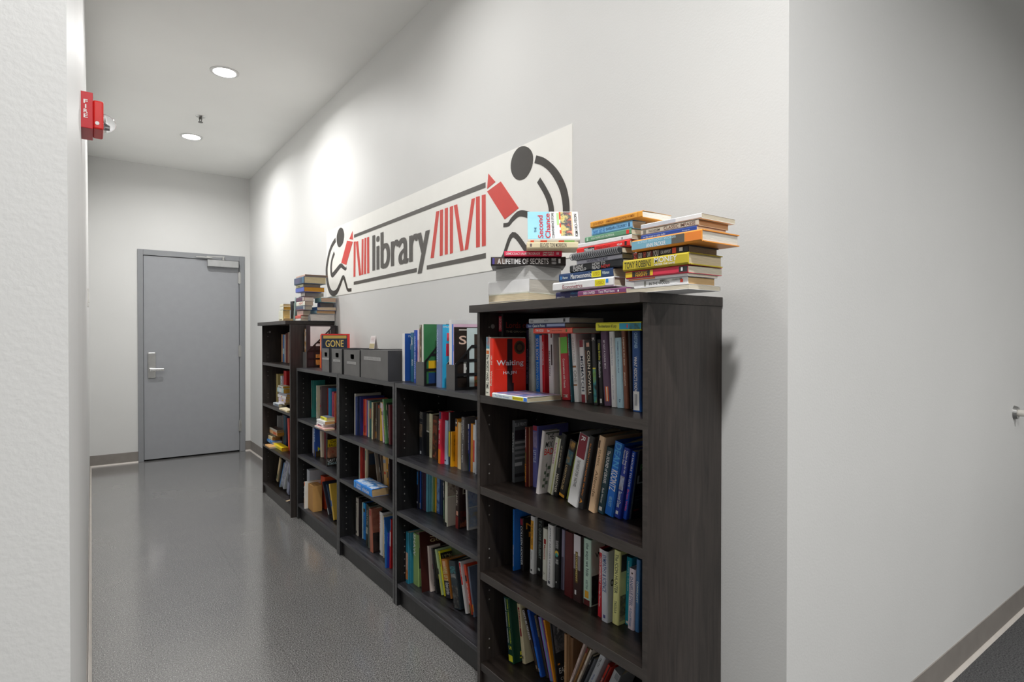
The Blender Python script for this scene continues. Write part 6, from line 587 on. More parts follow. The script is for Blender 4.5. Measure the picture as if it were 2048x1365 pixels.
('book', 'periwinkle blue paperback, ninth from bottom in tall pile on top of farthest bookcase', 'book', 'books in tall pile on top of farthest bookcase', (1.1773, 4.0329, 1.5448), (-1.5708, 0.0, 0.0), 0.0322, 0.1998, 0.1388, '#5566b4', '#d89c38', 0, 0, []),
('book', 'sage cream paperback, tenth from bottom in tall pile on top of farthest bookcase', 'book', 'books in tall pile on top of farthest bookcase', (1.1773, 4.0486, 1.5773), (-1.5708, 0.0, 0.0), 0.0199, 0.1787, 0.1165, '#c6c29c', '#c8b8a4', 0, 0, [('B', '#7a8054', 0.3, 0.6, 0.2, 0.6)]),
('book', 'large navy hardback, eleventh from bottom in tall pile on top of farthest bookcase', 'book', 'books in tall pile on top of farthest bookcase', (1.1673, 3.9987, 1.5974), (-1.5708, 0.0, 0.0), 0.0483, 0.2323, 0.1516, '#3c5068', '#d8cba4', 1, 0, [('B', '#5a5a74', 0.1, 0.6, 0.2, 0.8), ('B', '#4a88a8', 0.88, 0.94, 0, 1)]),
('book', 'thin brown pink volume, topmost, twelfth from bottom in tall pile on top of farthest bookcase', 'book', 'books in tall pile on top of farthest bookcase', (1.1773, 4.0091, 1.6461), (-1.5708, 0.0, 0.0), 0.0132, 0.2106, 0.1562, '#b49484', '#8a7868', 0, 0, []),
('book', 'patterned grey hardback, white pages, first from bottom in right pile on top of farthest bookcase', 'book', 'books in right pile on top of farthest bookcase', (1.2273, 4.066, 1.3463), (-1.5708, 0.0, 0.0), 0.0498, 0.1531, 0.1727, '#8492a0', '#e6e2da', 0, 0, [('B', ('#8492a0', '#d8dce0', '#4a5460'), 0, 1, 0, 1), ('B', '#c85a3a', 0.3, 0.8, 0.9, 1)]),
('book', 'ice blue paperback, second from bottom in right pile on top of farthest bookcase', 'book', 'books in right pile on top of farthest bookcase', (1.2673, 4.0526, 1.3964), (-1.5708, 0.0, 0.0), 0.023, 0.2105, 0.1298, '#a4c6ec', '#c8a478', 0, 0, []),
('book', 'cornflower blue paperback, third from bottom in right pile on top of farthest bookcase', 'book', 'books in right pile on top of farthest bookcase', (1.2673, 4.0394, 1.4196), (-1.5708, 0.0, 0.0), 0.0235, 0.1901, 0.1324, '#4878c0', '#dcc8a8', 0, 0, []),
('book', 'grey violet paperback, fourth from bottom in right pile on top of farthest bookcase', 'book', 'books in right pile on top of farthest bookcase', (1.3073, 4.0996, 1.4434), (-1.5708, 0.0, 0.0), 0.0315, 0.0606, 0.0927, '#8a7c9c', '#c8b4a0', 0, 0, []),
('book', 'pale teal paperback, fifth from bottom in right pile on top of farthest bookcase', 'book', 'books in right pile on top of farthest bookcase', (1.2873, 4.0178, 1.4752), (-1.5708, 0.0, 0.0), 0.0307, 0.1372, 0.1035, '#8ab6b4', '#c8ac94', 0, 0, []),
('magazine', 'white and pink magazine in second magazine holder', 'magazine', 'magazines in second magazine holder', (1.1579, 2.3029, 1.0292), (0.0, 0.0, 0.0), 0.0155, 0.2426, 0.215, '#d8c8d0', '#e8e6e0', 0, 0, [('B', ('#d8c8d0', '#b86a70'), 0.2, 0.9, 0, 1)]),
('magazine', 'magazine with leafy photograph spine in second magazine holder', 'magazine', 'magazines in second magazine holder', (1.1579, 2.2858, 1.0292), (0.0, 0.0, 0.0), 0.0231, 0.2596, 0.215, '#6a6a60', '#e8e6e0', 0, 0, [('B', ('#9ab0c8', '#b8b090', '#6a4a24', '#3a2a14', '#8a8a40'), 0, 1, 0, 1)]),
('magazine', 'ivory magazine spine in second magazine holder', 'magazine', 'magazines in second magazine holder', (1.1579, 2.2602, 1.0292), (0.0, 0.0, 0.0), 0.0135, 0.2619, 0.215, '#dcd8cc', '#e8e6e0', 0, 0, []),
('magazine', 'green magazine cover in second magazine holder', 'magazine', 'magazines in second magazine holder', (1.1579, 2.2451, 1.0292), (0.0, 0.0, 0.0), 0.0054, 0.262, 0.215, '#2f6a40', '#e8e6e0', 0, 0, [('D', '#2f6a40', 0, 1, 0, 1), ('C', 'Mac', '#f2f0ea', 0.3, 0.75, 0.55, 0.6), ('C', 'SO', '#f2f0ea', 0.3, 0.6, 0.48, 0.53), ('D', '#1c3a6c', 0.1, 0.6, 0.02, 0.2), ('D', '#d8a81c', 0.1, 0.6, 0.22, 0.4)]),
('magazine', 'tall white magazine in magazine holder beside nearest bookcase', 'magazine', 'magazines in magazine holder beside nearest bookcase', (1.1647, 2.0382, 1.0292), (0.0, 0.0, 0.0), 0.0181, 0.2762, 0.215, '#e6e4e2', '#e8e6e0', 0, 0, [('B', '#e0e4ec', 0.0, 1, 0, 1), ('D', '#e2dfdc', 0, 1, 0.8, 1)]),
('magazine', 'blue and white magazine in magazine holder beside nearest bookcase', 'magazine', 'magazines in magazine holder beside nearest bookcase', (1.1647, 2.0212, 1.0292), (0.0, 0.0, 0.0), 0.0182, 0.2582, 0.215, '#3a74c4', '#e8e6e0', 0, 0, [('B', '#e8e8ec', 0, 1, 0, 0.4), ('B', '#d8c840', 0.75, 0.8, 0, 1)]),
('magazine', 'pink magazine with blue ball in magazine holder beside nearest bookcase', 'magazine', 'magazines in magazine holder beside nearest bookcase', (1.1647, 2.0031, 1.0292), (0.0, 0.0, 0.0), 0.003, 0.2585, 0.215, '#d4b4c8', '#e8e6e0', 0, 0, [('B', '#2a34c0', 0.32, 0.42, 0.0, 1)]),
('magazine', 'dark magazine, large pale initial in magazine holder beside nearest bookcase', 'magazine', 'magazines in magazine holder beside nearest bookcase', (1.1647, 1.9986, 1.0292), (0.0, 0.0, 0.0), 0.003, 0.2466, 0.215, '#251c18', '#e8e6e0', 0, 0, [('C', 'Smith', '#d8b8a8', 0.1, 1.2, 0.72, 0.86), ('D', '#d8d0c8', 0.1, 0.8, 0.945, 0.965), ('C', 'BIH', '#e8dcd0', 0.2, 0.8, 0.2, 0.45)]),
('magazine', 'magazine framed in pale blue in magazine holder beside nearest bookcase', 'magazine', 'magazines in magazine holder beside nearest bookcase', (1.2219, 1.9941, 1.0292), (0.0, 0.0, 0.0), 0.003, 0.2429, 0.1661, '#c4d4e8', '#e8e6e0', 0, 0, [('D', '#33271f', 0.2, 1, 0, 0.9), ('C', 'FO', '#f2f0ea', 0.3, 1, 0.72, 0.84), ('D', ('#c88a30', '#3a5a28', '#a84a28', '#2a2a20'), 0.2, 1, 0.03, 0.2)]),
('magazine', 'folder with amber and pale blotches in far magazine holder', 'magazine', 'magazines in far magazine holder', (1.1875, 4.0601, 1.0292), (0.0, 0.0, 0.0), 0.0395, 0.2614, 0.2025, '#3a3c44', '#e8e6e0', 0, 0, [('B', ('#3a3c44', '#a87a3a', '#c8d4e0'), 0, 1, 0, 1)]),  # amber and pale blotches over a dark spine
('magazine', 'black folder with white sheet in far magazine holder', 'magazine', 'magazines in far magazine holder', (1.1875, 4.0178, 1.0292), (0.0, 0.0, 0.0), 0.0092, 0.2863, 0.2025, '#2c2428', '#e8e6e0', 0, 0, [('D', '#e4e4e6', 0.12, 0.8, 0.5, 0.97), ('D', ('#e89a3c', '#f0b060', '#2c2428'), 0.3, 0.75, 0.05, 0.3)]),
]
HOLDERS = [(1.1835, 4.004, 4.0845, 1.0249, 0.1077, 0.2145, 0.2872, 0.1826, 'black magazine holder beside the farthest bookcase'), (1.1539, 2.2351, 2.3069, 1.0249, 0.103, 0.25, 0.27, 0.15, 'black magazine holder between blue books and slate spiral book'), (1.1607, 1.9871, 2.0523, 1.0249, 0.1012, 0.2353, 0.1796, 0.0802, 'black magazine holder touching the nearest bookcase')]
BOXES = [(1.1416, 3.4128, 3.5465, 1.025, 0.1416, 0.22, 1, 'narrow grey storage box, leftmost of four on low bookcases', (0.05, 0.95, 0.52, 0.6)), (1.1508, 3.223, 3.4021, 1.025, 0.142, 0.22, 1, 'narrow grey storage box, second from left on low bookcases', (0.18, 0.82, 0.47, 0.57)), (1.1415, 2.931, 3.167, 1.025, 0.1404, 0.22, 1, 'medium grey storage box touching the largest grey box', (0.2, 0.76, 0.45, 0.55)), (1.145, 2.5834, 2.9316, 1.025, 0.1452, 0.22, 0, 'largest grey storage box with dark side and no handle', (0.14, 0.75, 0.64, 0.76))]
SIGN = {'bars': [[(3.6952, 1.9044), (2.1315, 1.9128), (2.1315, 1.8898), (3.6953, 1.885)], [(3.7019, 1.5971), (2.7929, 1.6013), (2.7929, 1.5798), (3.702, 1.5766)], [(2.6796, 1.6031), (2.1296, 1.6035), (2.1296, 1.5809), (2.6796, 1.5822)]], 'strokes': [[(3.7003, 1.859), (3.6691, 1.8575), (3.6752, 1.6295), (3.7065, 1.6295)], [(3.6643, 1.8543), (3.6265, 1.8537), (3.5745, 1.6298), (3.6091, 1.6293)], [(3.5618, 1.8572), (3.5346, 1.8561), (3.5403, 1.6312), (3.5699, 1.6311)], [(3.5166, 1.8571), (3.4878, 1.8565), (3.4934, 1.6305), (3.5268, 1.6309)], [(3.4746, 1.8564), (3.4419, 1.8561), (3.4409, 1.631), (3.4736, 1.6314)], [(2.5779, 1.8624), (2.5472, 1.8611), (2.6053, 1.6347), (2.6384, 1.6362)], [(2.539, 1.8623), (2.5104, 1.8613), (2.5135, 1.6366), (2.5422, 1.6365)], [(2.4915, 1.8619), (2.4624, 1.8613), (2.4641, 1.6369), (2.492, 1.6368)], [(2.4427, 1.8611), (2.4131, 1.8609), (2.4147, 1.6365), (2.4418, 1.6357)], [(2.4042, 1.8618), (2.3739, 1.8608), (2.3153, 1.6375), (2.3445, 1.6366)], [(2.2453, 1.8612), (2.2178, 1.8608), (2.2771, 1.6373), (2.3069, 1.6365)], [(2.2088, 1.8633), (2.1785, 1.8616), (2.1776, 1.6367), (2.2078, 1.6368)], [(2.1609, 1.8618), (2.1305, 1.86), (2.1295, 1.636), (2.16, 1.6363)]], 'pencilR': [[(2.108, 1.9448), (2.0548, 1.8982), (2.1176, 1.8816)], [(2.0144, 1.8906), (1.8882, 1.757), (1.9858, 1.727), (2.1176, 1.8698)]], 'pencilL': [[(3.7242, 1.9326), (3.7148, 1.8752), (3.7788, 1.8883)], [(3.8218, 1.8832), (3.7197, 1.8616), (3.8407, 1.7211), (3.9374, 1.7456)]], 'headR': [(1.8476, 1.9952), (1.8167, 1.9775), (1.7985, 1.9543), (1.7942, 1.9321), (1.7994, 1.9069), (1.8167, 1.8844), (1.8448, 1.8677), (1.8836, 1.868), (1.9159, 1.8849), (1.9366, 1.9117), (1.9423, 1.9408), (1.9347, 1.9667), (1.9141, 1.9891), (1.8836, 2.0004)], 'headL': [(3.9357, 1.9878), (3.9014, 1.9706), (3.8807, 1.9352), (3.8888, 1.8995), (3.9153, 1.8705), (3.9688, 1.8568), (4.0068, 1.8728), (4.0259, 1.9084), (4.0229, 1.946), (3.9952, 1.9751), (3.9679, 1.987)], 'figR': [([(1.7789, 1.9267), (1.7321, 1.9054), (1.6861, 1.8714), (1.6478, 1.8299), (1.6165, 1.7794), (1.6014, 1.7296), (1.5984, 1.6872), (1.6028, 1.6362), (1.6291, 1.5804), (1.6795, 1.5361), (1.7401, 1.522), (1.782, 1.5369), (1.8341, 1.58), (1.93, 1.6552), (2.0025, 1.566), (2.0632, 1.5639)], 0.036), ([(1.7586, 1.8414), (1.7198, 1.7929), (1.6916, 1.7464), (1.682, 1.704), (1.6915, 1.67), (1.7238, 1.6648), (1.8036, 1.7101), (1.879, 1.7336), (1.93, 1.719), (1.9586, 1.7024), (1.9946, 1.704)], 0.03)], 'figL': [([(4.0508, 1.9194), (4.1247, 1.8877), (4.1832, 1.8412), (4.2252, 1.777), (4.2436, 1.7194), (4.2263, 1.6388), (4.1764, 1.5714), (4.1043, 1.5446), (4.0256, 1.5551), (3.9652, 1.5955), (3.8983, 1.6435), (3.8467, 1.5916), (3.8137, 1.5528), (3.7462, 1.5475)], 0.04), ([(4.0767, 1.8308), (4.1255, 1.7861), (4.1461, 1.73), (4.1263, 1.6777), (4.0468, 1.6967), (3.9509, 1.7273), (3.8979, 1.711), (3.8589, 1.6953), (3.8382, 1.7025)], 0.034)], 'text': ((3.3907, 1.8548), (3.3707, 1.6315), (2.6453, 1.7955), (2.7508, 1.5689))}

# ------------------------------------------------------------------ grey door
d1 = bpy.data.objects.new('door_1', None); C.objects.link(d1); d1.location = (DX0, LY, 0); d1['kind'] = 'structure'
d1['label'] = 'flat grey metal door with lever lock and closer in grey frame'
def dl(name, x0, x1, y0, y1, z0, z1, mat, bevel=0, parent=None):
    return box(name, x0 - DX0, x1 - DX0, y0, y1, z0, z1, mat, parent or d1, bevel)
leaf = dl('door_leaf', DX0 + 0.003, DX1 - 0.003, 0.002, 0.045, 0.014, DZ - 0.003, M_DOOR, 0.002)
dl('door_frame_left', 0.377, DX0, -0.012, 0.10, 0, DZ + 0.055, M_FRAME, 0.003)
dl('door_frame_right', DX1, 1.352, -0.012, 0.10, 0, DZ + 0.055, M_FRAME, 0.003)
dl('door_frame_head', DX0, DX1, -0.012, 0.10, DZ, DZ + 0.055, M_FRAME, 0.003)
dl('threshold_gap', DX0, DX1, 0.03, 0.10, 0.0, 0.012, plain('#0a0a0a', 0.8))
dl('door_stop_strip', DX0, DX1, 0.05, 0.06, 0.0, DZ, M_FRAME)
for zz in (1.865, 1.08, 0.28):
    bm = bmesh.new(); cyl(bm, (DX1 - DX0 + 0.002, -0.010, zz - 0.062), (DX1 - DX0 + 0.002, -0.010, zz + 0.062), 0.0085, 12)
    bx(bm, DX1 - DX0 - 0.012, DX1 - DX0 + 0.016, -0.0135, -0.001, zz - 0.058, zz + 0.058)
    obj('hinge', bm, M_STEEL, d1)
cl = dl('door_closer', 0.987, 1.284, -0.058, 0.002, 1.966, 2.036, M_ALU, 0.004)
bm = bmesh.new(); bx(bm, 0.45, 0.60, -0.036, -0.030, DZ + 0.012, DZ + 0.022, mat=Matrix.Translation((0.01, 0, 0)))
cyl(bm, (0.715, -0.03, DZ - 0.004), (0.715, -0.03, DZ + 0.03), 0.011, 12)
bx(bm, 0.575, 0.725, -0.105, -0.099, DZ + 0.020, DZ + 0.028, mat=Matrix.Translation((0.65, -0.07, 0)) @ Matrix.Rotation(-0.5, 4, 'Z') @ Matrix.Translation((-0.65, 0.102, 0)))
obj('closer_arm', bm, M_STEEL, d1)
bm = bmesh.new(); bx(bm, 0.055, 0.098, -0.04, -0.012, DZ + 0.008, DZ + 0.03, mat=Matrix.Translation((0.50, 0, 0))); obj('arm_shoe', bm, M_STEEL, d1)
lk = dl('lock_plate', 0.459, 0.528, -0.016, 0.003, 0.822, 1.080, M_STEEL, 0.012)
dl('lever_hub', 0.468, 0.50, -0.05, -0.014, 0.892, 0.924, M_STEEL, 0.006)
dl('lever_handle', 0.474, 0.596, -0.062, -0.044, 0.894, 0.922, plain('#dcdcda', 0.25, 0.9), 0.006)

# ------------------------------------------------------------------ fire alarm on the left wall
fx = XN + (XF - XN) * (1.95 - CY) / (LY - CY)
fa = thing('fire_alarm', 'red fire alarm strobe with white letters high on left wall', 'fire alarm', (fx, 1.89, 1.785))
M_RED = plain('#c8202a', 0.35); M_RED2 = plain('#d92420', 0.35)
box('back_box', -0.006, 0.0255, 0, 0.115, 0.0, 0.095, M_RED, fa, 0.0015)
box('strobe_housing', 0.0255, 0.0485, 0.008, 0.107, 0.0045, 0.080, M_RED2, fa, 0.004)
bm = bmesh.new(); bmesh.ops.create_uvsphere(bm, u_segments=20, v_segments=12, radius=1)
for v in bm.verts: v.co = Vector((0.0485 + max(0, v.co.x) * 0.029, 0.056 + v.co.y * 0.032, 0.036 + v.co.z * 0.024))
obj('strobe_lens', bm, M_GLASS, fa, smooth=True)
bm = bmesh.new(); cyl(bm, (0.0485, 0.056, 0.026), (0.062, 0.056, 0.026), 0.006, 12); cyl(bm, (0.049, 0.045, 0.036), (0.058, 0.067, 0.036), 0.003, 10)
obj('flash_tube', bm, plain('#8a8a8c', 0.3, 0.6), fa)
bm = bmesh.new(); cyl(bm, (0.0345, 0.0082, 0.0195), (0.0345, 0.0068, 0.0195), 0.0048, 16); obj('screw', bm, M_STEEL, fa)
bm = bmesh.new()
for i, ch in enumerate('FIRE'): put_text(bm, ch, (0.0055 if ch != 'I' else 0.0085, -0.0008, 0.064 - i * 0.0125), (1, 0, 0), (0, 0, 1), 0.009 if ch != 'I' else 0.003, 0.0102, bold=0.02)
obj('lettering', bm, plain('#f4f2f0', 0.5), fa)

sp = thing('ceiling_sprinkler', 'small metal fire sprinkler head on ceiling between two downlights', 'sprinkler', (0.699, 5.07, ZC))
bm = bmesh.new(); cyl(bm, (0, 0, 0), (0, 0, -0.006), 0.036, 24, r2=0.03); obj('escutcheon', bm, M_STEEL, sp)
bm = bmesh.new(); cyl(bm, (0, 0, -0.006), (0, 0, -0.022), 0.010, 12)
for s in (-1, 1): cyl(bm, (s * 0.010, 0, -0.016), (s * 0.003, 0, -0.045), 0.003, 8)
obj('frame_arms', bm, plain('#6d6c68', 0.35, 0.8), sp)
bm = bmesh.new(); cyl(bm, (0, 0, -0.044), (0, 0, -0.047), 0.017, 16); obj('deflector', bm, plain('#6d6c68', 0.35, 0.8), sp)

sw = thing('light_switch', 'white light switch plate seen edge-on on the left wall', 'switch', (XN + (XF - XN) * (4.6 - CY) / (LY - CY), 4.6, 1.485))
box('plate', -0.002, 0.006, -0.036, 0.036, -0.058, 0.058, plain('#deddd8', 0.4), sw, 0.002)
box('rocker', 0.006, 0.010, -0.014, 0.014, -0.03, 0.03, plain('#e8e7e3', 0.35), sw, 0.001)

ds = thing('door_bumper', 'round chrome wall bumper with white rubber tip on right wall', 'door stop', (3.272, CY, 0.905))
bm = bmesh.new(); cyl(bm, (0, 0.002, 0), (0, -0.014, 0), 0.032, 28, r2=0.026); obj('rosette', bm, M_STEEL, ds)
bm = bmesh.new(); cyl(bm, (0, -0.014, 0), (0, -0.05, 0), 0.015, 20, r2=0.013); obj('stem', bm, plain('#d8d4cc', 0.4), ds)
bm = bmesh.new(); cyl(bm, (0, -0.05, 0), (0, -0.062, 0), 0.011, 20, r2=0.009); obj('rubber_tip', bm, plain('#b0884c', 0.5), ds)

# ------------------------------------------------------------------ library sign on the wall
SY0, SY1, SZ0, SZ1 = 4.247, 1.5688, 1.5237, 2.0035
sg = thing('library_sign', 'long white wall sign with red pencils, grey seated readers and library lettering', 'sign', (WX, SY1, SZ0))
def sx(p): return (p[0] - SY1, p[1] - SZ0)
box('sign_panel', -0.0025, 0, 0, SY0 - SY1, 0, SZ1 - SZ0, plain('#f8f7f1', 0.45, var=0.01), sg)
M_INK = plain('#57534e', 0.45, var=0.03); M_INKD = plain('#3f3b37', 0.45); M_SRED = plain('#dc463c', 0.45, var=0.03)
def flat(name, polys, mat, depth=0.0014):
    bm = bmesh.new()
    for q in polys: prism(bm, [sx(p) for p in q], 'x', -0.0025 - depth, -0.0024)
    return obj(name, bm, mat, sg)
for q in SIGN['bars']: flat('bar', [q], M_INK)
for q in SIGN['strokes']: flat('book_stroke', [q], M_SRED)
flat('pencil', SIGN['pencilR'], M_SRED); flat('pencil', SIGN['pencilL'], M_SRED)
def ring(pts, n=3):
    P = [Vector((*p, 0)) for p in pts]; out = []
    k = len(P)
    for i in range(k):
        a, b, c, d = P[i-1], P[i], P[(i+1) % k], P[(i+2) % k]
        for j in range(n):
            t = j / n
            out.append(0.5 * ((2*b) + (c - a) * t + (2*a - 5*b + 4*c - d) * t*t + (3*b - a - 3*c + d) * t**3))
    return [(v.x, v.y) for v in out]
def stroke(pts, w):
    P = [Vector((*p, 0)) for p in pts]; Q = []
    P = [2*P[0]-P[1]] + P + [2*P[-1]-P[-2]]
    for i in range(1, len(P) - 2):
        a, b, c, d = P[i-1], P[i], P[i+1], P[i+2]
        for j in range(6):
            t = j / 6
            Q.append(0.5 * ((2*b) + (c - a) * t + (2*a - 5*b + 4*c - d) * t*t + (3*b - a - 3*c + d) * t**3))
    Q.append(P[-2])
    polys = []; n = len(Q); L = []; R_ = []
    for i in range(n):
        tdir = (Q[min(n-1, i+1)] - Q[max(0, i-1)]).normalized(); nn = Vector((-tdir.y, tdir.x, 0))
        s = i / (n - 1); ww = w * (0.55 + 0.45 * math.sin(PI * min(1, max(0.12, s) * 1.1) ** 0.8)) / 2
        L.append(Q[i] + nn * ww); R_.append(Q[i] - nn * ww)
    for i in range(n - 1): polys.append([(L[i].x, L[i].y), (L[i+1].x, L[i+1].y), (R_[i+1].x, R_[i+1].y), (R_[i].x, R_[i].y)])
    return polys
for hd, fg in (('headR', 'figR'), ('headL', 'figL')):
    flat('reader_head', [ring(SIGN[hd])], M_INKD)
    for nm, (pts, w) in zip(('reader_body', 'reader_arm'), SIGN[fg]): flat(nm, stroke(pts, w), M_INKD)
bm = bmesh.new(); ta, tb, tc, td = SIGN['text']
for k in range(-3, 4): put_text(bm, 'library', (-0.0042 - 0.00003 * k, ta[0] - SY1 - 0.009 - 0.0030 * k, td[1] - SZ0), (0, -1, 0), (0, 0, 1), ta[0] - tc[0] - 0.018, ta[1] - td[1], res=12)
obj('lettering', bm, M_INK, sg)

# ------------------------------------------------------------------ bookcases
def bookcase(label, y0, y1, xf, H, shelves, bottom, tall, sh_t, side_t):
    xb = 1.403
    t = thing('bookcase', label, 'bookcase', (xf, y0, 0), 'dark bookcases along the wall')
    d = xb - xf; w = y1 - y0
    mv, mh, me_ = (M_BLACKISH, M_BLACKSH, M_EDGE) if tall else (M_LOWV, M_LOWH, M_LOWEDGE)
    tt = 0.025 if tall else 0.02
    ph = H - tt if tall else H
    for ya in (0, w - side_t):
        o = box('side_panel', 0.001, d, ya, ya + side_t, 0, ph, mv, t, 0.0006)
        box('edge_band', 0.0, 0.001, ya, ya + side_t, 0, ph, me_, o)
    if tall:
        o = box('top_panel', -0.032, d, -0.003, w + 0.001, H - tt, H, mh, t, 0.001)
        box('edge_band', -0.033, -0.032, -0.003, w + 0.001, H - tt, H, me_, o)
    else:
        o = box('top_panel', 0.001, d, side_t, w - side_t, H - tt, H, mh, t, 0.001)
        box('edge_band', 0.0, 0.001, side_t, w - side_t, H - tt, H, me_, o)
    box('back_panel', d - 0.005, d - 0.001, side_t, w - side_t, 0.02, ph, M_BACK, t)
    for z in shelves:
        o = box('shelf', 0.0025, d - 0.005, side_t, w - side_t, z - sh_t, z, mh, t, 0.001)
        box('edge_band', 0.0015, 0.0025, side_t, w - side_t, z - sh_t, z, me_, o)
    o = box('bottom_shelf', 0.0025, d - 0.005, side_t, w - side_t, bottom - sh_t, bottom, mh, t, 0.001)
    box('kick_plate', 0.018 if not tall else 0.012, 0.034, side_t, w - side_t, 0, bottom - sh_t, mv, t)
    bm = bmesh.new()
    lv = [bottom] + sorted(shelves) + [H]
    for lo, hi in zip(lv[:-1], lv[1:]):
        n = 4 if not tall else 2
        zs = [lo + 0.04 + 0.032 * i for i in range(n)] + [hi - 0.075 - 0.032 * i for i in range(n)]
        for z in zs:
            for xx in (0.04, d - 0.05):
                cyl(bm, (xx, w - side_t + 0.0002, z), (xx, w - side_t - 0.0004, z), 0.0028, 8)
                cyl(bm, (xx, side_t - 0.0002, z), (xx, side_t + 0.0004, z), 0.0028, 8)
    o = obj('peg_holes', bm, plain('#8d8a86', 0.5), t); o['kind'] = 'stuff'
    if tall:
        bm = bmesh.new(); cyl(bm, (0.055, w - side_t + 0.0002, H - 0.072), (0.055, w - side_t - 0.0012, H - 0.072), 0.008, 20); obj('cam_lock', bm, plain('#8f8c88', 0.4), t)
    return t
bookcase('tall dark brown bookcase nearest the camera, crowded with books', 0.9545, 1.726, 1.1004, 1.346, [1.034, 0.714, 0.414], 0.094, True, 0.0265, 0.0155)
bookcase('low black bookcase touching the nearest tall bookcase', 1.7545, 2.4845, 1.134, 1.0247, [0.6825, 0.437], 0.103, False, 0.018, 0.018)
bookcase('low black bookcase in the middle of the low three', 2.4915, 3.2425, 1.134, 1.0247, [0.6825, 0.437], 0.103, False, 0.018, 0.018)
bookcase('low black bookcase beside the farthest tall bookcase', 3.2485, 4.060, 1.134, 1.0247, [0.6825, 0.437], 0.103, False, 0.018, 0.018)
bookcase('tall dark brown bookcase farthest away, near the grey door', 4.0856, 4.888, 1.1004, 1.346, [1.034, 0.712, 0.392], 0.085, True, 0.02, 0.0155)

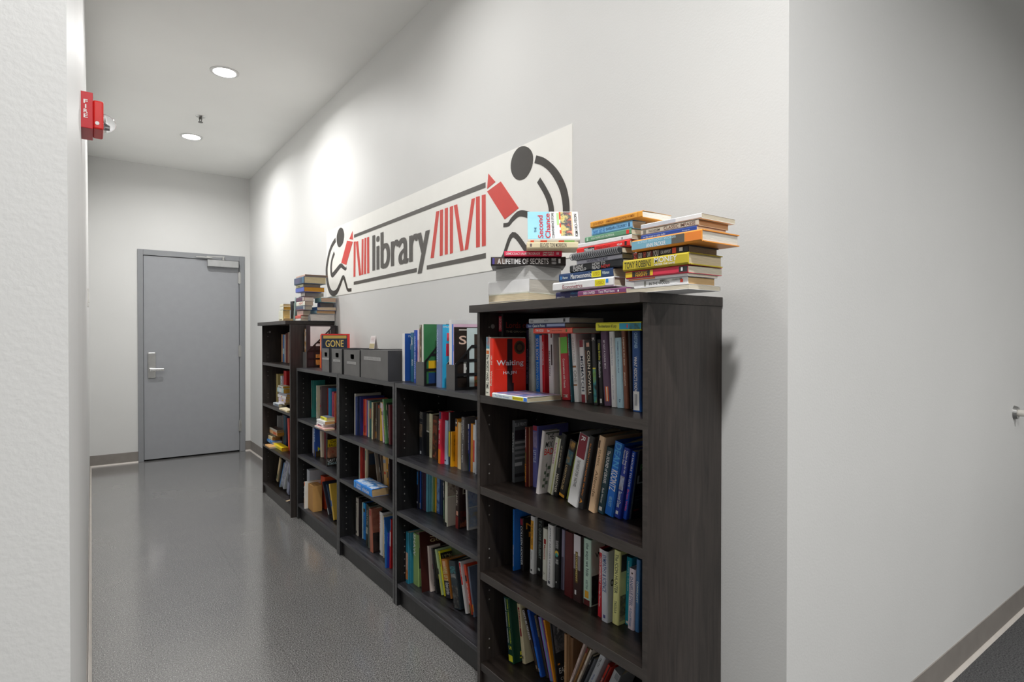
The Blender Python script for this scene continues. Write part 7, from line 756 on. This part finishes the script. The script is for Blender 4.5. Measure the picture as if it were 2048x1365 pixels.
# ------------------------------------------------------------------ books
def make_book(name, label, cat, group, loc, rot, t, h, d, col, page, hb, rev, prints):
    root = thing(name, label, cat, loc, group, rot)
    c = 0.0024 if hb else 0.0009
    c = min(c, t * 0.22)
    ov = 0.003 if hb else 0.0006
    b = min(t * 0.16, 0.004); cs = min(c * 1.4, t * 0.3)
    fx_ = (lambda x: d - x) if rev else (lambda x: x)
    if hb:   # hinge grooves by the spine
        prof = [(d, 0), (0.012, 0), (0.009, -c * 0.7), (0.006, 0), (b, 0), (0, -b), (0, -t + b), (b, -t), (0.006, -t), (0.009, -t + c * 0.7), (0.012, -t), (d, -t), (d, -t + c), (cs + 0.001, -t + c), (cs + 0.001, -c), (d, -c)]
    else:
        prof = [(d, 0), (b, 0), (0, -b), (0, -t + b), (b, -t), (d, -t), (d, -t + c), (cs, -t + c), (cs, -c), (d, -c)]
    bm = bmesh.new(); prism(bm, [(fx_(x), y) for x, y in prof], 'z', 0, h)
    obj('cover', bm, col if not isinstance(col, str) else plain(bright(col), 0.42), root)
    bm = bmesh.new(); x0, x1 = sorted((fx_(cs + 0.0005), fx_(d - ov)))
    bx(bm, x0, x1, -t + c + 0.0001, -c - 0.0001, ov, h - ov); obj('page_block', bm, pages(page), root)
    blocks = [k for k, p in enumerate(prints) if p[0] not in 'TC']; words = [k for k, p in enumerate(prints) if p[0] in 'TC']
    sets = [('lettering', words)] + ([('printed_panel', [k]) for k in blocks] if len(blocks) <= 5 else [('cover_print', blocks)])
    for part_name, which in sets:
        if not which: continue
        bm = bmesh.new(); mats = []
        def mi(cc, txt=False):
            m = art(*cc) if isinstance(cc, tuple) else plain(bright(cc), 0.45)
            if m not in mats: mats.append(m)
            return mats.index(m)
        ex, ey = (0, 0, -1), (0, -1, 0); e = 0.0003
        for k in which:
            p = prints[k]
            e = 0.00025 + 0.00012 * k
            if p[0] == 'B':
                _, cc, s0, s1, a0, a1 = p
                a0 = max(a0, b / t * 0.9); a1 = min(a1, 1 - b / t * 0.9)
                quad(bm, (-e, -a0 * t, h * (1 - s0) - 0.0004), ex, ey, h * (s1 - s0) - 0.0006, t * (a1 - a0), mi(cc))
            elif p[0] == 'T':
                _, s, cc, s0, s1, a0, a1 = p
                w_ = h * (s1 - s0); hh = t * (a1 - a0); asp = text_geo(s, 0.01)[2]
                if w_ / hh > asp * 1.8: w2 = hh * asp * 1.8
                else: w2 = w_
                put_text(bm, s, (-e, -a0 * t, h * (1 - s0)), ex, ey, w2, hh, mi(cc), 0.012)
            elif p[0] == 'D':
                _, cc, u0, u1, v0, v1 = p
                quad(bm, (max(u0 * d, b * 1.05), -t - e, v0 * h + 0.0003), (1, 0, 0), (0, 0, 1), (min(u1, 0.995) * d - max(u0 * d, b * 1.05)), h * (v1 - v0) - 0.0006, mi(cc))
            elif p[0] in 'OP':
                _, cc, u, v, r = p
                if p[0] == 'O': o_, e1, e2, r = Vector((u * d, -t - e, v * h)), Vector((1, 0, 0)), Vector((0, 0, 1)), r * d
                else: o_, e1, e2, r = Vector((-e, -v * t, h * (1 - u))), Vector((0, -1, 0)), Vector((0, 0, 1)), r * t
                q = bm.faces.new([bm.verts.new(o_ + e1 * (r * math.cos(2*PI*i_/20)) + e2 * (r * math.sin(2*PI*i_/20))) for i_ in range(20)]); q.material_index = mi(cc)
            elif p[0] == 'C':
                _, s, cc, u0, u1, v0, v1 = p
                u1 = min(u1, 0.97)
                put_text(bm, s, (u0 * d, -t - e, v0 * h), (1, 0, 0), (0, 0, 1), (u1 - u0) * d, h * (v1 - v0), mi(cc), 0.012)
        bmesh_faces = len(bm.faces)
        if bmesh_faces:
            me = bpy.data.meshes.new(part_name); bm.to_mesh(me); bm.free()
            for m in mats: me.materials.append(m)
            o = bpy.data.objects.new(part_name, me); C.objects.link(o); o.parent = root
    if name == 'notebook':
        bm = bmesh.new(); n = 26
        for i in range(n):
            z = h * (0.03 + 0.94 * i / (n - 1)); r = t * 0.62; m_ = 10; prev = None
            for j in range(m_ + 1):
                a = 2 * PI * j / m_; q = Vector((0.002 - r * 0.5 + r * math.cos(a), -t / 2 + r * math.sin(a) * 0.95, z + 0.0015 * j / m_))
                if prev is not None: cyl(bm, prev, q, 0.0011, 5)
                prev = q
        obj('spiral_binding', bm, plain('#b9bcc0', 0.3, 0.7), root)
    return root
for (nm, lab, cat, grp, loc, rot, t, h, d, col, page, hb, rev, pr) in BOOKS:
    make_book(nm, lab, cat, grp, loc, rot, t, h, d, col, page, hb, rev, pr)

# the paperback leaning face-out on the left pile
phi = 0.65; cpsi, spsi = math.cos(0.93), math.sin(0.93)
m3 = Matrix(((math.sin(phi) * cpsi, math.cos(phi) * cpsi, -spsi), (math.sin(phi) * spsi, math.cos(phi) * spsi, cpsi), (math.cos(phi), -math.sin(phi), 0)))
LEAN_T, LEAN_H, LEAN_D = 0.017, 0.163, 0.130
sc_b = make_book('book', 'colourful shop-front paperback leaning face-out on the left pile of nearest bookcase', 'book', None,
    (1.246, 1.357, 1.5305), m3.to_euler('XYZ'), LEAN_T, LEAN_H, LEAN_D, '#dfe6e6', '#ddd2ba', 0, 0,
    [('B', '#e8e8e0', 0, 1, 0.3, 1), ('B', '#4a7a8c', 0, 1, 0, 0.3), ('B', '#d8502c', .05, .12, .3, .95), ('B', '#d8502c', .24, .37, .3, .95), ('B', '#d8502c', .59, .7, .3, .95), ('B', '#8ec07c', .7, .9, .3, .95),
     ('D', '#8fc4de', .0, 1, .56, 1), ('D', '#e4ece8', 0, 1, 0, .56), ('D', ('#c8b060', '#e8d890', '#4a5a6a', '#d87a5a', '#f0ece0'), .12, .98, .14, .36), ('D', '#a8c88a', .5, .95, .38, .43), ('D', '#d8502c', .7, .98, .345, .38), ('D', '#d8502c', .42, .56, .345, .38), ('D', '#d8502c', .2, .32, .345, .38), ('D', '#d8b894', .1, .98, .115, .14)])
def side_text(root, s, col, u0, u1, v0, v1, t, h, d):
    bm = bmesh.new(); put_text(bm, s, (u0 * d, -t - 0.0022, v0 * h), (1, 0, 0), (0, 0, 1), (u1 - u0) * d, h * (v1 - v0), bold=0.012)
    obj('title_lettering', bm, plain(col, 0.5), root)
for a in (('THE', '#28506a', .24, .42, .83, .87), ('Second', '#d02c3c', .04, .85, .70, .80), ('Chance', '#d02c3c', .04, .92, .56, .66), ('CONVENIENCE STORE', '#3a3a3c', .04, .95, .485, .53), ('KIM HO-YEON', '#3a3430', .1, .9, .03, .085)):
    side_text(sc_b, *a, LEAN_T, LEAN_H, LEAN_D)

# sheet curling up on the right pile
bm = bmesh.new(); rows = []
for i in range(9):
    s = i / 8; z = 0.012 * s + 0.022 * s * s
    rows.append([[bm.verts.new((0.02 + 0.17 * s, y, z + dz)) for y in (0.0, 0.115)] for dz in (0, 0.0012)])
for i in range(8):
    for k in (0, 1): bm.faces.new((rows[i][k][0], rows[i][k][1], rows[i+1][k][1], rows[i+1][k][0]))
    for j in (0, 1): bm.faces.new((rows[i][0][j], rows[i+1][0][j], rows[i+1][1][j], rows[i][1][j]))
for i in (0, 8): bm.faces.new((rows[i][0][0], rows[i][0][1], rows[i][1][1], rows[i][1][0]))
o = obj('booklet', bm, plain('#e6e6dc', 0.6)); o.location = (1.13, 0.98, 1.515)
tag(o, 'pale open booklet curling up from the top of the right pile', 'booklet')

# ------------------------------------------------------------------ storage boxes, holders and card on the low bookcases
for (x, y0, y1, z, h, d, handle, lab, st) in BOXES:
    t = thing('storage_box', lab, 'box', (x, y0, z), 'grey storage boxes on the low bookcases')
    w = y1 - y0; e = 0.003
    bm = bmesh.new()
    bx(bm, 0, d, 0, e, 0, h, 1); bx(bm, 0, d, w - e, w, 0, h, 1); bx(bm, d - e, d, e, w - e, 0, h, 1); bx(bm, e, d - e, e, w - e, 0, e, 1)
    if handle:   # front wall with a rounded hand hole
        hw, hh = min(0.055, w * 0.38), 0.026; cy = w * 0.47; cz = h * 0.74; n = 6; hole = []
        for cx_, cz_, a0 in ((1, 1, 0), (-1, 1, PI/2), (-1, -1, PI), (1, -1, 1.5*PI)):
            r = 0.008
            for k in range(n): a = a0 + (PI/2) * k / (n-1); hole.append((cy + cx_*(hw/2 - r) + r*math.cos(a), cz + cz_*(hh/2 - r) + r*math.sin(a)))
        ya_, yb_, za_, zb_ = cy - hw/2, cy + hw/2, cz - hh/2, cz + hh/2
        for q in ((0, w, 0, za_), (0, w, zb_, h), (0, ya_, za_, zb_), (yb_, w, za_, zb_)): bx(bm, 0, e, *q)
        for k, (py, pz) in enumerate(((yb_, zb_), (ya_, zb_), (ya_, za_), (yb_, za_))):
            prism(bm, [(py, pz)] + hole[k*n:(k+1)*n], 'x', 0, e)
    else:
        bx(bm, 0, e, e, w - e, 0, h)
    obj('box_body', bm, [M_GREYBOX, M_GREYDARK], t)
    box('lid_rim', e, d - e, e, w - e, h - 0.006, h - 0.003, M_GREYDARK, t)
    a0, a1, b0, b1 = st
    lb = box('label_strip', -0.0008, 0, w * (1 - a1), w * (1 - a0), h * b0, h * b1, plain('#aaa9a8', 0.5), t)
    bm = bmesh.new(); put_text(bm, 'SUPPLIES' if not handle else 'CARDS', (-0.0013, w * (1 - a0) - 0.006, h * b0 + 0.003), (0, -1, 0), (0, 0, 1), w * (a1 - a0) - 0.02, h * (b1 - b0) - 0.006); obj('label_lettering', bm, plain('#8b8a8a', 0.5), lb)

for (x, y0, y1, z, hf, d, hb_, xk, lab) in HOLDERS:
    t = thing('magazine_holder', lab, 'magazine holder', (x, y0, z), 'black magazine holders on the low bookcases')
    w = y1 - y0; e = 0.0025
    box('front_panel', 0, e, 0, w, 0, hf, plain('#5d5c5b', 0.5), t)
    box('base', e, d, 0, w, 0, 0.0035, M_MESH, t)
    box('back_panel', d - e, d, 0, w, 0.0035, hb_, M_MESH, t)
    def ztop(xx): return hf + (hb_ - hf) * min(1, xx / max(0.01, xk))
    def xat(zz): return 0 if zz <= hf else xk * (zz - hf) / (hb_ - hf)
    for ya in (-0.0005, w - e + 0.0005):
        bm = bmesh.new(); bw = 0.011
        nv = 4
        for i in range(nv + 1):
            xc = e + (d - bw - 2*e) * i / nv; za, zb = ztop(xc), ztop(xc + bw)
            prism(bm, [(xc, 0), (xc + bw, 0), (xc + bw, zb), (xc, za)], 'y', ya, ya + e)
        nz = max(2, int(hb_ / 0.055))
        for j in range(nz + 1):
            zc = (hb_ - bw) * j / nz; xs = max(e, xat(zc + bw))
            bx(bm, xs, d - e, ya + 0.0003, ya + e - 0.0003, zc, zc + bw)
        prism(bm, [(e, hf - bw), (xk, hb_ - bw), (xk, hb_), (e, hf)], 'y', ya + 0.0002, ya + e - 0.0002)
        obj('mesh_side', bm, M_MESH, t)

bx4 = BOXES[3]
cd = thing('greeting_card', 'small white and gold folded card standing on the largest grey box', 'card', (1.30, 3.13, bx4[3] + bx4[4] - 0.0025))
for s, nm in ((1, 'card_front'), (-1, 'card_back')):
    bm = bmesh.new(); bx(bm, -0.0006, 0.0006, -0.035, 0.035, 0, 0.075, mat=Matrix.Translation((-0.012 * s, 0, 0)) @ Matrix.Rotation(s * 0.16, 4, 'Y'))
    obj(nm, bm, plain('#ece4e2', 0.5), cd)
bm = bmesh.new(); bx(bm, -0.0016, -0.0007, -0.033, 0.033, 0.003, 0.03, mat=Matrix.Translation((-0.012, 0, 0)) @ Matrix.Rotation(0.16, 4, 'Y')); obj('gold_panel', bm, plain('#c9b98c', 0.4), cd)
bm = bmesh.new()
for k in range(3): bx(bm, -0.0013, -0.0007, -0.024, 0.024, 0.045 + k * 0.008, 0.047 + k * 0.008, mat=Matrix.Translation((-0.012, 0, 0)) @ Matrix.Rotation(0.16, 4, 'Y'))
obj('printed_lines', bm, plain('#c8a0a4', 0.5), cd)

# slip of paper on the bottom shelf of the farthest bookcase
bm = bmesh.new(); bx(bm, 0, 0.09, 0, 0.018, 0, 0.0012); o = obj('paper_slip', bm, plain('#e0c8a4', 0.6)); o.location = (1.108, 4.20, 0.0853); o.rotation_euler = (0, 0, 0.5)
tag(o, 'small cream paper slip on bottom shelf edge of farthest bookcase', 'paper')
